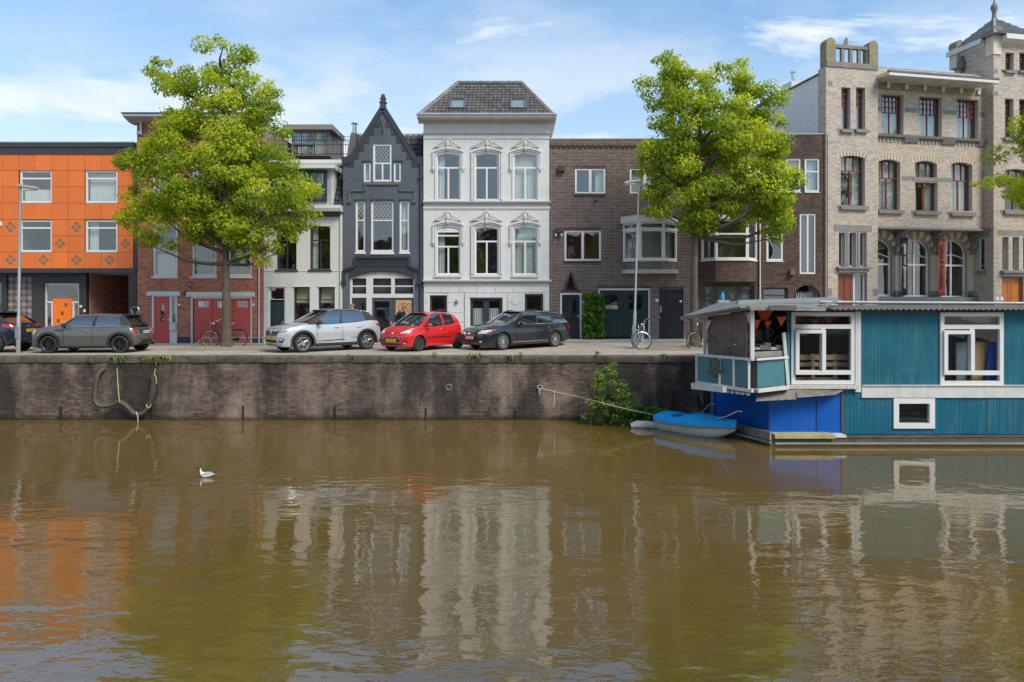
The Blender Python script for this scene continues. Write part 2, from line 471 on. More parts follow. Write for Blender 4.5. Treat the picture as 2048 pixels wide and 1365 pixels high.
# ------------------------------------------------------------------ quay wall of the far bank
QCOL = [(.080, .052, .043), (.115, .076, .060), (.15, .099, .076), (.185, .124, .093), (.225, .155, .118)]
kwq = dict(dirt=.35, streak=.5, big=.80, algae=True, dcol=(.026, .024, .023), light=((.36, .275, .22), .85))
QB = tone_mat('quay_brick', QCOL, .85, 'attr', **kwq)
QBR = tone_mat('quay_brick_single', QCOL, .85, 'random', **kwq)
MORTQ = tone_mat('quay_mortar', [(.30, .265, .23), (.38, .34, .30)], .9, 'random', dirt=.5, streak=.6, big=.82, algae=True, dcol=(.022, .020, .019))
COPE = mat('coping_stone', (.10, .092, .066), .9, var=.4, scale=4, dirt=.92, dcol=(.030, .032, .016), bmp=.8, bscale=18, orand=.25, streak=.4)
def brick_mesh(boxes, y, depth=.03, jt=.002, e=.004):
    """boxes: list of (x0, x1, z0, z1, tone) on the plane y, proud of it towards -y"""
    b = np.array(boxes, dtype=np.float64); n = len(b)
    x0, x1, z0, z1, t = b.T
    jit = rng.uniform(-jt, jt, n)
    yf = np.full(n, y) + jit; yb = np.full(n, y + depth)
    V = np.stack([np.stack(a, -1) for a in ((x0 + e, yf, z0 + e), (x1 - e, yf, z0 + e), (x1 - e, yf, z1 - e), (x0 + e, yf, z1 - e), (x0, yb, z0), (x1, yb, z0), (x1, yb, z1), (x0, yb, z1))], 1).reshape(-1, 3)
    fq = np.array([(0, 1, 2, 3), (0, 4, 5, 1), (1, 5, 6, 2), (2, 6, 7, 3), (3, 7, 4, 0)])
    Fq = (np.arange(n)[:, None, None] * 8 + fq[None]).reshape(-1, 4)
    return quads(V, Fq, np.repeat(t, 5))
def quads(V, Fq, tone=None, name='pieces'):
    me = bpy.data.meshes.new(name)
    me.vertices.add(len(V)); me.vertices.foreach_set('co', np.ascontiguousarray(V, dtype=np.float32).ravel())
    me.loops.add(Fq.size); me.loops.foreach_set('vertex_index', np.ascontiguousarray(Fq, dtype=np.int32).ravel())
    k = Fq.shape[1]
    me.polygons.add(len(Fq)); me.polygons.foreach_set('loop_start', np.arange(0, Fq.size, k, dtype=np.int32))
    me.polygons.foreach_set('use_smooth', [False] * len(Fq))
    me.update(calc_edges=True)
    if tone is not None:
        a = me.attributes.new('tone', 'FLOAT', 'FACE'); a.data.foreach_set('value', np.ascontiguousarray(tone, dtype=np.float32))
    return me
quay = thing('quay_wall', 'long stained brown brick quay wall with stone coping along the canal', 'quay wall', (0, YQ, 0))
mb = MB(); mb.box(-60, 70, .02, .6, -4.4, -.25); mb.build('wall_core', MORTQ, quay)
single, rest = [], []
QH, QL = .0735, .235
k = 0; z = -2.32
while z + QH < -.40:
    x = -20.2 + (0, .5)[k % 2] * QL + rng.uniform(-.02, .02)
    while x < 9.6:
        ln = QL if rng.random() > .12 else QL * .5
        (rest).append((x, x + ln - .014, z, z + QH - .014, rng.random() ** 1.2))
        x += ln
    k += 1; z += QH
TOPZ = z
rest.sort(key=lambda b: abs(b[0] + 2.0) + 2.2 * abs(b[2] + 1.2) + (5 if b[1] - b[0] < .2 else 0))
single, rest = rest[:300], rest[300:]
bm_ = MB(); bm_.box(0, QL - .014, 0, .03, 0, QH - .014); bme = bm_.mesh('brick', QBR, bevel=.003)
for (x0, x1, z0, z1, t) in single:
    put('brick', bme, quay, (x0, 0, z0)).scale.x = (x1 - x0) / (QL - .014)
x = -20.2
while x < 9.6:                                        # soldier course under the coping
    rest.append((x, x + .060, TOPZ + .004, TOPZ + .165, rng.random() * .7)); x += .0735
me = brick_mesh(rest, 0.0); me.materials.append(QB); put('brick', me, quay, kind='stuff', label='the rest of the weathered wall bricks')
x = -30.0
while x < 30:                                         # coping stones
    ln = random.uniform(1.0, 1.7)
    mb = MB(); h0 = random.uniform(-.012, .012); n = 9; rows = []   # worn, chipped front edge
    for i in range(n):
        e = random.uniform(-.018, .018) - (.03 if random.random() < .12 else 0); b = random.uniform(.015, .05)
        rows.append([((ln - .014) * i / (n - 1), y, zz) for y, zz in ((.40, -.235), (-.04 - e, -.235 + random.uniform(-.01, .01)), (-.055 - e, -.20), (-.055 - e, h0 - b), (-.05 - e + b, h0 - .004), (.40, -.006))])
    mb.grid(rows, closed=True); mb.f += [tuple(range(6)), tuple(range(6 * n - 6, 6 * n))]; mb.m += [0, 0]
    mb.build('coping_stone', COPE, quay, smooth=35, loc=(x, 0, 0))
    x += ln
for px in (122, 303, 487, 670, 852, 1031):            # iron sheet-pile pegs at the waterline
    mb = MB(); X = WX(px, YQ); mb.box(X - .02, X + .02, -.05, -.004, -2.5, WZ(815 + random.uniform(-4, 6), YQ))
    mb.build('iron_peg', BLACK, quay)
for px in (898,):
    mb = MB(); c = WP(px, 775, YQ); t = [i * math.pi / 10 for i in range(20)]
    mb.tube([(c.x + .095 * math.cos(a), -.03, c.z + .095 * math.sin(a)) for a in t], .013, 8, True)
    mb.build('mooring_ring', GALV, quay, 50)
    mb = MB(); mb.box(c.x - .13, c.x + .13, -.012, .0, c.z - .14, c.z + .14); mb.build('ring_plate', mat('rusty_iron', (.07, .055, .045), .8), quay)
# ------------------------------------------------------------------ facade kit
class Facade:
    """a house front standing on the plane through (px0, Y), turned by yaw; local x runs along the front, y into the house"""
    def __init__(s, name, label, px0, Y=YF, yaw=0., cat='house', z0=0.):
        s.yaw = yaw; s.X0 = WX(px0, Y); s.Y0 = Y; s.z0 = z0
        s.root = thing(name, label, cat, (s.X0, Y, z0), yaw)
        s.holes = []; s.rooms = MB()
    def P(s, px, py, d=0.):
        c, n = math.cos(s.yaw), math.sin(s.yaw); k = (px - CX) / FPX
        t = (k * (s.Y0 + d * c) - s.X0 + d * n) / (c - k * n)
        Y = s.Y0 + d * c + t * n
        return (t, HC - (py - HY) * Y / FPX - s.z0)
    def u(s, px, d=0.): return s.P(px, HY, d)[0]
    def z(s, py, px=None, d=0.): return s.P(CX + (s.X0 * FPX / s.Y0) if px is None else px, py, d)[1]
    def rect(s, x0, x1, y0, y1, d=0.):
        a = s.P(x0, (y0 + y1) / 2, d)[0]; b = s.P(x1, (y0 + y1) / 2, d)[0]; m = (x0 + x1) / 2
        return a, b, s.P(m, y1, d)[1], s.P(m, y0, d)[1]
    def part(s, mb, name, m, **k): return mb.build(name, m, s.root, **k)
def arc_top(u0, u1, zt, rise):
    wd = u1 - u0; uc = (u0 + u1) / 2
    if rise <= 1e-4: return lambda u: zt
    r = (wd * wd / 4 + rise * rise) / (2 * rise)
    return lambda u: zt - r + math.sqrt(max(0, r * r - (u - uc) ** 2))
def arc_poly(u0, u1, z0, zt, rise, n=14, inset=0.):
    """rectangle whose top edge is an arc"""
    f = arc_top(u0, u1, zt, rise)
    a, b = u0 + inset, u1 - inset
    if rise <= 1e-4: return [(a, z0 + inset), (b, z0 + inset), (b, zt - inset), (a, zt - inset)]
    return [(a, z0 + inset), (b, z0 + inset)] + [(b + (a - b) * i / n, f(b + (a - b) * i / n) - inset) for i in range(n + 1)]
def pane_poly(a, b, c, d, f, inset, n=8):
    """lower-left (a, c), upper-right (b, d), top limited by the arc f lowered by inset"""
    top = [(b + (a - b) * i / n, min(d, f(b + (a - b) * i / n) - inset)) for i in range(n + 1)]
    if all(abs(p[1] - top[0][1]) < 1e-4 for p in top): top = [top[0], top[-1]]
    return [(a, c), (b, c)] + top
def pleats(u0, u1, z0, z1, y, pitch=.09, amp=.025):
    n = max(6, int((u1 - u0) / pitch * 4))
    rows = []
    for z in (z0, z1):
        rows.append([(u0 + (u1 - u0) * i / n, y + amp * math.sin(i * math.pi / 2 + .6 * math.sin(i)), z) for i in range(n + 1)])
    return MB().grid(rows)
def window(F, x0, x1, y0, y1, rows=((1, (1,)),), m=None, fw=.07, bw=.05, d=0., rise=0., depth=.10, sill=None, curtain=None, name='window', hole=True,
           room=True, pane_m=None, lattice=None, parent=None, label=None, thick=.07, local=None, sillm=None, cm=None, hl=None):
    """frame with one hole per pane; rows = (height share, (width shares)) from the top down; returns the frame"""
    m = m or WFRAME; parent = parent or F.root
    u0, u1, z0, z1 = local or F.rect(x0, x1, y0, y1, d)
    outer = arc_poly(u0, u1, z0, z1, rise)
    f = arc_top(u0, u1, z1, rise)
    if hole: (F.holes if hl is None else hl).append(outer)
    a, b, c, e = u0 + fw, u1 - fw, z0 + fw, z1 - fw
    H = e - c - bw * (len(rows) - 1); sh = sum(r[0] for r in rows)
    panes = []; zt = e
    for k, (h, cols) in enumerate(rows):
        zb = zt - H * h / sh if k < len(rows) - 1 else c
        Wd = b - a - bw * (len(cols) - 1); cs = sum(cols); ul = a
        for j, q in enumerate(cols):
            ur = ul + Wd * q / cs if j < len(cols) - 1 else b
            panes.append(pane_poly(ul, ur, zb, zt, f, fw)); ul = ur + bw
        zt = zb - bw
    y = d + depth
    mb = MB(); mb.plate(outer, y, y + thick, panes)
    fr = mb.build(name, m, parent, label=label)
    for p in panes:
        mb = MB(); q = [(x, y + thick * .6, z) for x, z in p]; mb.add(q, [tuple(range(len(q)))])
        mb.build('pane', pane_m or GLASS, fr, recalc=False)
    if sill:
        mb = MB(); sw, shh, so = sill
        mb.hexa([(u0 - sw, d - so, z0 - shh), (u1 + sw, d - so, z0 - shh), (u1 + sw, y + .01, z0 - shh), (u0 - sw, y + .01, z0 - shh)],
                [(u0 - sw, d - so, z0 - .015), (u1 + sw, d - so, z0 - .015), (u1 + sw, y + .01, z0 + .004), (u0 - sw, y + .01, z0 + .004)])
        mb.build('sill', sillm or m, fr)
    yc = y + thick + .12
    for cu in (curtain or '').split():
        if cu == 'full': g = [pleats(a, b, c, e, yc)]
        elif cu == 'half': g = [pleats(a, b, c, c + (e - c) * .42, yc)]
        elif cu == 'left': g = [pleats(a, a + (b - a) * .3, c, e, yc)]
        elif cu == 'right': g = [pleats(b - (b - a) * .3, b, c, e, yc)]
        elif cu == 'top': g = [MB().box(a, b, yc, yc + .01, c + (e - c) * .66, e)]
        elif cu == 'blind': g = [MB().box(a, b, yc, yc + .01, c, e)]
        elif cu == 'plants':
            g = []
            mb = MB()
            for i in range(5):
                uu = a + (b - a) * random.random(); hh = random.uniform(.15, .5)
                for j in range(9):
                    t = random.uniform(0, 6.3); l = hh * random.uniform(.3, 1)
                    mb.add([(uu, yc + .1, c), (uu + .1 * math.cos(t), yc + .1, c + l * .7), (uu + .16 * math.cos(t), yc + .12, c + l)], [(0, 1, 2)])
            mb.build('pot_plant', mat('house_plant', (.04, .08, .02), .7), fr, recalc=False)
        for q in g: q.build('blind' if cu in ('blind', 'top') else 'curtain', cm or (BLIND if cu in ('blind', 'top') else CURT), fr, smooth=60, recalc=False)
    if lattice:                                       # diamond leading over the panes listed
        mb = MB()
        for k in lattice:
            p = panes[k]; xs = [q[0] for q in p]; zs = [q[1] for q in p]
            A, B, C, D = min(xs), max(xs), min(zs), max(zs); st = .17
            n = int(((B - A) + (D - C)) / st) + 2
            for i in range(-n, n):
                for sg in (1, -1):
                    o = A + i * st if sg > 0 else B - i * st
                    pts = []
                    t0, t1 = (C, D)
                    ua, ub = o, o + sg * (D - C) * .75
                    def at(zz): return o + sg * (zz - C) * .75
                    # clip against the sides
                    zl, zh = C, D
                    for lim in (A, B):
                        zc = C + (lim - o) / (sg * .75)
                        if sg > 0: zl, zh = (max(zl, zc), zh) if lim == A else (zl, min(zh, zc))
                        else: zl, zh = (zl, min(zh, zc)) if lim == A else (max(zl, zc), zh)
                    if zh - zl > .03: mb.bar((at(zl), y + thick * .45, zl), (at(zh), y + thick * .45, zh), .009)
        mb.build('leading', CREAM, fr)
    if room:
        r = F.rooms; yb = y + thick + .01
        r.add([(u0, yb, z0), (u1, yb, z0), (u1, yb, z1), (u0, yb, z1), (u0 - .3, yb + 1.9, z0 - .2), (u1 + .3, yb + 1.9, z0 - .2), (u1 + .3, yb + 1.9, z1 + .15), (u0 - .3, yb + 1.9, z1 + .15)],
              [(4, 5, 6, 7), (0, 1, 5, 4), (1, 2, 6, 5), (2, 3, 7, 6), (3, 0, 4, 7)])
    return fr
def spans(poly, z):
    xs = []
    for i in range(len(poly)):
        (xa, za), (xb, zb) = poly[i], poly[(i + 1) % len(poly)]
        if (za > z) != (zb > z): xs.append(xa + (z - za) * (xb - xa) / (zb - za))
    return sorted(xs)
def bricks(F, outer, holes, m, y=0., Lb=.215, Hb=.0655, j=.012, proud=.007, parent=None, lo=0., hi=1., soft=False):
    zs = [p[1] for p in outer]; z = min(zs); boxes = []; k = 0
    while z + Hb <= max(zs) + 1e-6:
        zm = z + Hb / 2
        iv = [(a, b) for a, b in zip(*[iter(spans(outer, zm))] * 2)]
        for h in holes:
            s_ = spans(h, zm)
            for a, b in zip(*[iter(s_)] * 2):
                iv = [q for (c, e) in iv for q in ((c, min(e, a)), (max(c, b), e)) if q[1] - q[0] > .02]
        for a, b in iv:
            off = (0, .5)[k % 2] * Lb
            x = math.floor((a - off) / Lb) * Lb + off
            while x < b:
                q0, q1 = max(a, x), min(b, x + Lb - j)
                if q1 - q0 > .015: boxes.append((q0, q1, z, z + Hb - j, lo + (hi - lo) * rng.random()))
                x += Lb
        z += Hb; k += 1
    me = brick_mesh(boxes, y - proud, proud + .01, *((.0004, .001) if soft else (.0012, .003))); me.materials.append(m)
    return put('brick', me, parent or F.root, kind='stuff')
def soldier(F, u0, u1, z0, z1, m, y=-.012, w=.055, gap=.011, rise=0., lo=.2, hi=.9, name='soldier_course', fan=0.):
    """upright bricks over an opening, following an arc when rise > 0; built as one joined part"""
    V, Fq, T = [], [], []
    f = arc_top(u0, u1, z0, rise) if rise > 1e-4 else (lambda u: z0)
    uc = (u0 + u1) / 2; h = z1 - z0; u = u0; i = 0
    while u + w <= u1 + 1e-6:
        t0 = rng.uniform(lo, hi) if not fan else (.95 if (i // 1) % 2 else .05)
        zz = f(u + w / 2); sl = fan * (u + w / 2 - uc)
        pts = [(u, zz), (u + w, zz), (u + w + sl * .3, zz + h), (u + sl * .3, zz + h)]
        o = len(V); V += [(a, y, b) for a, b in pts] + [(a, y + .03, b) for a, b in pts]
        Fq += [(o, o + 1, o + 2, o + 3)] + [(o + a, o + 4 + a, o + 4 + (a + 1) % 4, o + (a + 1) % 4) for a in range(4)]
        T += [t0] * 5; u += w + gap; i += 1
    me = quads(np.array(V), np.array(Fq), np.array(T)); me.materials.append(m)
    return put(name, me, F.root, kind='stuff')
def house_body(F, outer, m, deep=9.0, holes=None, sidem=None, reveal=.26, y=0., roofm=None, name='wall', back_poly=None):
    """front wall with its openings, plus flanks, back and a flat top"""
    hs = F.holes if holes is None else holes
    mb = MB(); mb.plate(outer, y, y + reveal, hs, back=False)
    w_ = mb.build(name, m, F.root)
    if deep:
        mb = MB(); o = [(a, b) for a, b in (back_poly or outer)]
        us = [p[0] for p in o]
        ins = lambda p: (p[0] + (.006 if p[0] == min(us) else -.006 if p[0] == max(us) else 0), p[1] - .01)
        o = [ins(p) for p in o]; n = len(o)
        mb.add([(a, y + reveal, b) for a, b in o] + [(a, y + deep, b) for a, b in o], [(i, (i + 1) % n, n + (i + 1) % n, n + i) for i in range(n)] + [tuple(range(n, 2 * n))])
        mb.build('side_wall', sidem or m, F.root)
    if F.rooms.v:
        F.rooms.build('interior', ROOM, F.root, recalc=False)
        F.rooms = MB()
    return w_
def door(F, x0, x1, y0, y1, m, d=0., depth=.14, name='door', lights=(), panels=(), thick=.05, glassm=None, handle=None, boards=0, hole=True, label=None, local=None, room=False):
    """door leaf; lights / panels are rectangles in shares of the leaf from its top-left corner"""
    u0, u1, z0, z1 = local or F.rect(x0, x1, y0, y1, d)
    if hole: F.holes.append([(u0, z0), (u1, z0), (u1, z1), (u0, z1)])
    def rr(q): return (u0 + (u1 - u0) * q[0], u0 + (u1 - u0) * q[2], z1 - (z1 - z0) * q[3], z1 - (z1 - z0) * q[1])
    hs = []
    for q in lights:
        a, b, c, e = rr(q); hs.append([(a, c), (b, c), (b, e), (a, e)])
    mb = MB(); y = d + depth; mb.plate([(u0, z0), (u1, z0), (u1, z1), (u0, z1)], y, y + thick, hs)
    for q in panels:
        a, b, c, e = rr(q)
        for (p, s_) in (((a, c), (b, c)), ((b, c), (b, e)), ((b, e), (a, e)), ((a, e), (a, c))):
            mb.bar((p[0], y - .006, p[1]), (s_[0], y - .006, s_[1]), .02)
    dr = mb.build(name, m, F.root, label=label)
    for h in hs:
        mb = MB(); mb.add([(a, y + thick * .6, b) for a, b in h], [(0, 1, 2, 3)]); mb.build('pane', glassm or GLASS, dr, recalc=False)
    if hs:
        F.rooms.add([(u0, y + thick, z0), (u1, y + thick, z0), (u1, y + thick, z1), (u0, y + thick, z1), (u0, y + 1.6, z0), (u1, y + 1.6, z0), (u1, y + 1.6, z1), (u0, y + 1.6, z1)],
                    [(4, 5, 6, 7), (0, 1, 5, 4), (1, 2, 6, 5), (2, 3, 7, 6), (3, 0, 4, 7)])
    for i in range(boards):
        a = u0 + (u1 - u0) * i / boards; b = u0 + (u1 - u0) * (i + 1) / boards
        mb = MB(); mb.box(a + .004, b - .004, y - .012, y, z0 + .01, z1 - .01); mb.build('plank', m, dr)
    if handle:
        hu = u0 + (u1 - u0) * handle[0]; hz = z1 - (z1 - z0) * handle[1]
        mb = MB(); mb.box(hu - .02, hu + .02, y - .03, y - .013, hz - .09, hz + .09); mb.bar((hu, y - .05, hz), (hu + handle[2], y - .05, hz), .022); mb.bar((hu, y - .05, hz), (hu, y, hz), .022)
        mb.build('handle', STEEL, dr)
    return dr
def casing(F, x0, x1, y0, y1, m, fw=.08, d=0., depth=.05, thick=.1, name='door_frame', local=None, bottom=False):
    """frame round an opening, standing in it"""
    u0, u1, z0, z1 = local or F.rect(x0, x1, y0, y1, d)
    y = d + depth
    mb = MB(); mb.box(u0, u0 + fw, y, y + thick, z0, z1); mb.box(u1 - fw, u1, y, y + thick, z0, z1); mb.box(u0 + fw, u1 - fw, y, y + thick, z1 - fw, z1)
    if bottom: mb.box(u0 + fw, u1 - fw, y, y + thick, z0, z0 + fw)
    return mb.build(name, m, F.root)
def bx(F, x0, x1, y0, y1, out, m, name, d=0., deep=.02, bevel=0., label=None, kind=None):
    """a block on the front: pixel rectangle, standing out by `out` from plane d"""
    u0, u1, z0, z1 = F.rect(x0, x1, y0, y1, d)
    mb = MB(); mb.box(u0, u1, d - out, d + deep, z0, z1)
    return mb.build(name, m, F.root, bevel=bevel, label=label, kind=kind)
def rp(F, *pts, d=0.): return [F.P(a, b, d) for a, b in pts]
def wbox(F, x0, x1, y0, y1, d=0.):
    u0, u1, z0, z1 = F.rect(x0, x1, y0, y1, d); return [(u0, z0), (u1, z0), (u1, z1), (u0, z1)]
def pipe(F, px, ya, yb, m=None, r=.035, d=-.06, name='downpipe', px2=None):
    a = F.P(px, ya); b = F.P(px2 or px, yb)
    mb = MB(); mb.tube([(a[0], d, a[1]), (b[0], d, b[1])], r, 8); return mb.build(name, m or ZINC, F.root, smooth=50)
BRED = tone_mat('red_brick', [(.36, .10, .062), (.47, .145, .09), (.55, .19, .125), (.60, .25, .17)], .85, dirt=.25, dcol=(.05, .025, .02), streak=.15)
MRED = tone_mat('red_mortar', [(.30, .23, .19), (.34, .27, .22)], .9, 'random', dirt=.3)
BBRN = tone_mat('brown_brick', [(.066, .040, .033), (.102, .062, .051), (.135, .083, .067), (.18, .115, .092)], .85, dirt=.2)
MBRN = tone_mat('brown_mortar', [(.42, .38, .34), (.48, .44, .40)], .9, 'random', dirt=.3)
BDRK = tone_mat('dark_brick', [(.058, .036, .029), (.088, .053, .043), (.118, .071, .058), (.15, .095, .077)], .85, dirt=.25)
MDRK = tone_mat('dark_mortar', [(.10, .08, .07), (.13, .105, .09)], .9, 'random', dirt=.3)
BWHT = tone_mat('glazed_white_brick', [(.41, .335, .275), (.50, .42, .35), (.55, .47, .395), (.61, .535, .46)], .5, dirt=.22, dcol=(.22, .19, .16), bmp=.1)
MWHT = tone_mat('grey_mortar', [(.30, .26, .225), (.34, .30, .26)], .9, 'random', dirt=.3)
BPNT = tone_mat('white_painted_brick', [(.57, .57, .55), (.60, .60, .58), (.62, .62, .60)], .5, dirt=.12, dcol=(.4, .38, .35), streak=.12)
BGRY = tone_mat('grey_painted_brick', [(.080, .093, .110), (.094, .108, .127), (.108, .122, .142)], .42, dirt=.25, dcol=(.05, .05, .055), light=((.14, .15, .165), .35))
BARC = tone_mat('ochre_and_cream_brick', [(.62, .56, .46), (.30, .17, .08)], .6, dirt=.15)
GREYW = mat('grey_paint_wall', (.092, .106, .125), .45, var=.12, dirt=.25, dcol=(.05, .05, .055))
DTRIM = mat('dark_trim', (.030, .033, .040), .5, var=.15)
# ---------------------------------------------------------------- A: orange panel house
F = Facade('orange_house', 'flat-roofed house clad in square orange panels over a dark ground floor', -190)
ORANGE = mat('orange_panel', (.66, .15, .022), .42, var=.07, scale=1.2, orand=.07, dirt=.22, dcol=(.36, .09, .03), streak=.12)
X0, XR = F.u(-190), F.u(269)
zt, zb = F.z(290), F.z(541)
colx = [5.3 + 33.05 * k for k in range(-6, 9)]; colx[-1] = 267
rowy = [309.2 + 32.63 * k for k in range(8)]
wins = [(39, 105, 340.7, 406.6), (170.3, 236.3, 340.7, 406.6), (39, 105, 439.7, 504.8), (170.3, 236.3, 439.7, 504.8), (-93, -27, 340.7, 406.6), (-93, -27, 439.7, 504.8)]
for i, (a, b, c, e) in enumerate(wins):
    window(F, a + 1, b - 1, c + 1, e - 1, ((.2, (1,)), (.8, (1,))), fw=.075, bw=.07, depth=.02, sill=(.0, .05, .05), curtain=('half', 'full', '', 'left', 'full', 'half')[i], sillm=ZINC)
body = [(X0, zb), (XR, zb), (XR, zt), (X0, zt)]
house_body(F, body, mat('panel_backing', (.10, .03, .012), .8), deep=9, reveal=.2, sidem=DGREY, name='backing_wall')
pw = .72; ph = F.z(rowy[0]) - F.z(rowy[1]) - .016
mb = MB(); mb.box(0, 1, -.035, -.008, 0, ph); pm = mb.mesh('panel', ORANGE)
hs = []
q = .115; cxx, czz = .37, ph / 2
for du, dz in ((0, 1), (1, 0), (0, -1), (-1, 0)):
    a, b = cxx + du * .150, czz + dz * .150
    hs.append([(a, b - q), (a + q, b), (a, b + q), (a - q, b)])
mb = MB(); mb.plate([(0, 0), (.74, 0), (.74, ph), (0, ph)], -.035, -.008, hs); pmd = mb.mesh('ornament_panel', ORANGE)
mbg = MB()
for h in hs: mbg.add([(a, -.012, b) for a, b in h], [(0, 1, 2, 3)])
pmg = mbg.mesh('ornament_glass', mat('amber_glass', (.20, .15, .09), .15, var=.35, scale=6))
diam = {(21.5, 455), (153.8, 456), (120.9, 489), (252.7, 489), (21.5, 520), (87.3, 520), (153.7, 520), (219, 520), (-45, 520), (-110, 520)}
for j in range(7):
    for i in range(14):
        ca, cb, ra, rb = colx[i], colx[i + 1], rowy[j], rowy[j + 1]
        mx_, my_ = (ca + cb) / 2, (ra + rb) / 2
        if any(a < mx_ < b and c < my_ < e for a, b, c, e in wins): continue
        ua, ub = F.u(ca) + .008, F.u(cb) - .008
        dm = any(abs(p - mx_) < 14 and abs(r_ - my_) < 14 for p, r_ in diam)
        o = put('ornament_panel' if dm else 'panel', pmd if dm else pm, F.root, (ua, random.uniform(-.004, .004), F.z(rb) + .008))
        o.scale.x = (ub - ua) / (.74 if dm else 1)
        if dm: put('diamond_glass', pmg, o)
mb = MB(); mb.prof([(-.07, F.z(309.5)), (.2, F.z(309.5)), (.2, F.z(286.5)), (-.12, F.z(286.5)), (-.12, F.z(295)), (-.07, F.z(297))], X0 - .05, XR + .02); F.part(mb, 'roof_fascia', DTRIM)
mb = MB(); mb.box(X0, XR, -.13, 0.25, F.z(286.5), F.z(284.8)); F.part(mb, 'roof_edge_strip', ZINC)
mb = MB(); mb.box(XR + .004, F.u(275), -.05, .2, F.z(541), F.z(309)); F.part(mb, 'edge_profile', DTRIM)
mb = MB(); mb.box(X0, F.u(273), -.06, .5, F.z(546), F.z(538.3)); F.part(mb, 'first_floor_beam', DTRIM)
BRNP = mat('brown_black_cladding', (.032, .027, .027), .55, var=.2)
# ground floor set back; passage on the right
D = .5
def gp(a, b, ya, yb): return F.rect(a, b, ya, yb, D)
h2 = []
a0, a1, z0, z1 = gp(88, 158, 567, 689)
h2.append([(a0, -.1), (a1, -.1), (a1, z1), (a0, z1)])
la, lb, lz0, lz1 = gp(13, 64, 552, 641)
h2.append([(la, lz0), (lb, lz0), (lb, lz1), (la, lz1)])
sa, sb, sz0, sz1 = gp(-150, 4, 563, 640)
h2.append([(sa, sz0), (sb, sz0), (sb, sz1), (sa, sz1)])
ur = F.u(172, D)
mb = MB(); mb.plate([(X0, -.1), (ur, -.1), (ur, F.z(546)), (X0, F.z(546))], D, D + .25, h2); F.part(mb, 'ground_floor_wall', BRNP)
window(F, 0, 0, 0, 0, ((1, (1, 1)),), m=DTRIM, d=D, local=(sa, sb, sz0, sz1), hole=False, depth=.05)
fr = window(F, 0, 0, 0, 0, ((.30, (1,)), (.70, (.14, .62, .14))), fw=.075, bw=.075, d=D, local=(a0, a1, 0.0, z1), hole=False, depth=.08, m=WHITE, name='door_frame', room=True)
dw = a1 - a0
door(F, 0, 0, 0, 0, mat('bright_orange_paint', (.80, .17, .006), .35, var=.04), d=D, depth=.06, hole=False, local=(F.u(103.5, D), F.u(142, D), .02, F.z(597.5)),
     lights=((.62, .10, .78, .19), (.42, .29, .58, .38), (.21, .47, .37, .56)), handle=(.08, .60, .10), thick=.06, glassm=GLASSB)
bx(F, 122.5, 138.5, 643, 646.5, .012, ZINC, 'letter_slot', d=D + .06)
# lattice panel of crossing pale laths
mb = MB(); mb.box(la, lb, D + .10, D + .12, lz0, lz1); F.part(mb, 'lattice_back', mat('plum_board', (.10, .075, .075), .7))
mb = MB(); st = (lb - la) / 4
LW = mat('lath_paint', (.42, .38, .36), .6)
nz = int((lz1 - lz0) / st) + 1
for i in range(4):
    for j in range(nz):
        cu, cv = la + (i + .5) * st, lz1 - (j + .5) * st; hh = st * .5
        if cv - hh < lz0 - .02: continue
        for k in range(5):
            t = -1 + 2 * (k + .5) / 5
            if (i + j) % 2 == 0: p, q_ = (cu + (t - 1) * hh / 2, cv + (t + 1) * hh / 2), (cu + (t + 1) * hh / 2, cv + (t - 1) * hh / 2)
            else: p, q_ = (cu + (t - 1) * hh / 2, cv - (t + 1) * hh / 2), (cu + (t + 1) * hh / 2, cv - (t - 1) * hh / 2)
            mb.bar((p[0], D + .085, p[1]), (q_[0], D + .085, q_[1]), .016)
mb.build('lattice_lath', LW, F.root, kind='stuff')
# passage: brick flank, soffit, right pillar
pm_ = F.u(262)
mb = MB(); mb.box(ur - .25, ur, D + .25, 7.5, -.1, F.z(546)); F.part(mb, 'passage_wall', MBRN)
mb = MB(); mb.box(X0, F.u(272), -.02, 7.5, F.z(546) + .01, F.z(546) + .05); F.part(mb, 'passage_ceiling', WHITE)
mb = MB(); mb.box(ur, F.u(272), 7.4, 7.5, -.1, F.z(546)); F.part(mb, 'passage_back_wall', DGREY)
mb = MB(); mb.box(F.u(257), F.u(272.5), .0, .45, -.1, F.z(546)); F.part(mb, 'pillar', BRNP)
bl = []
z = .0; k = 0
while z < F.z(546) - .07:
    y = D + .26 + (.11 if k % 2 else 0)
    while y < 6.8: bl.append((y, min(y + .205, 6.9), z, z + .053, rng.random())); y += .215
    z += .065; k += 1
me = brick_mesh(bl, 0, .01); me.materials.append(BRED)
o = put('brick', me, F.root, (ur + .008, 0, 0), (0, 0, R(90)), kind='stuff')
for px, py, w_, h_ in ((162, 613, 4.5, 4.5), (169.5, 622, 4, 5)):
    bx(F, px - w_ / 2, px + w_ / 2, py - h_ / 2, py + h_ / 2, .03, PLATEW, 'door_number' if px < 165 else 'doorbell', d=D)
bx(F, -1, 4, 444, 452, .06, PLATEW, 'alarm_box', d=-.03)
F.rooms.build('interior', ROOM, F.root, recalc=False)

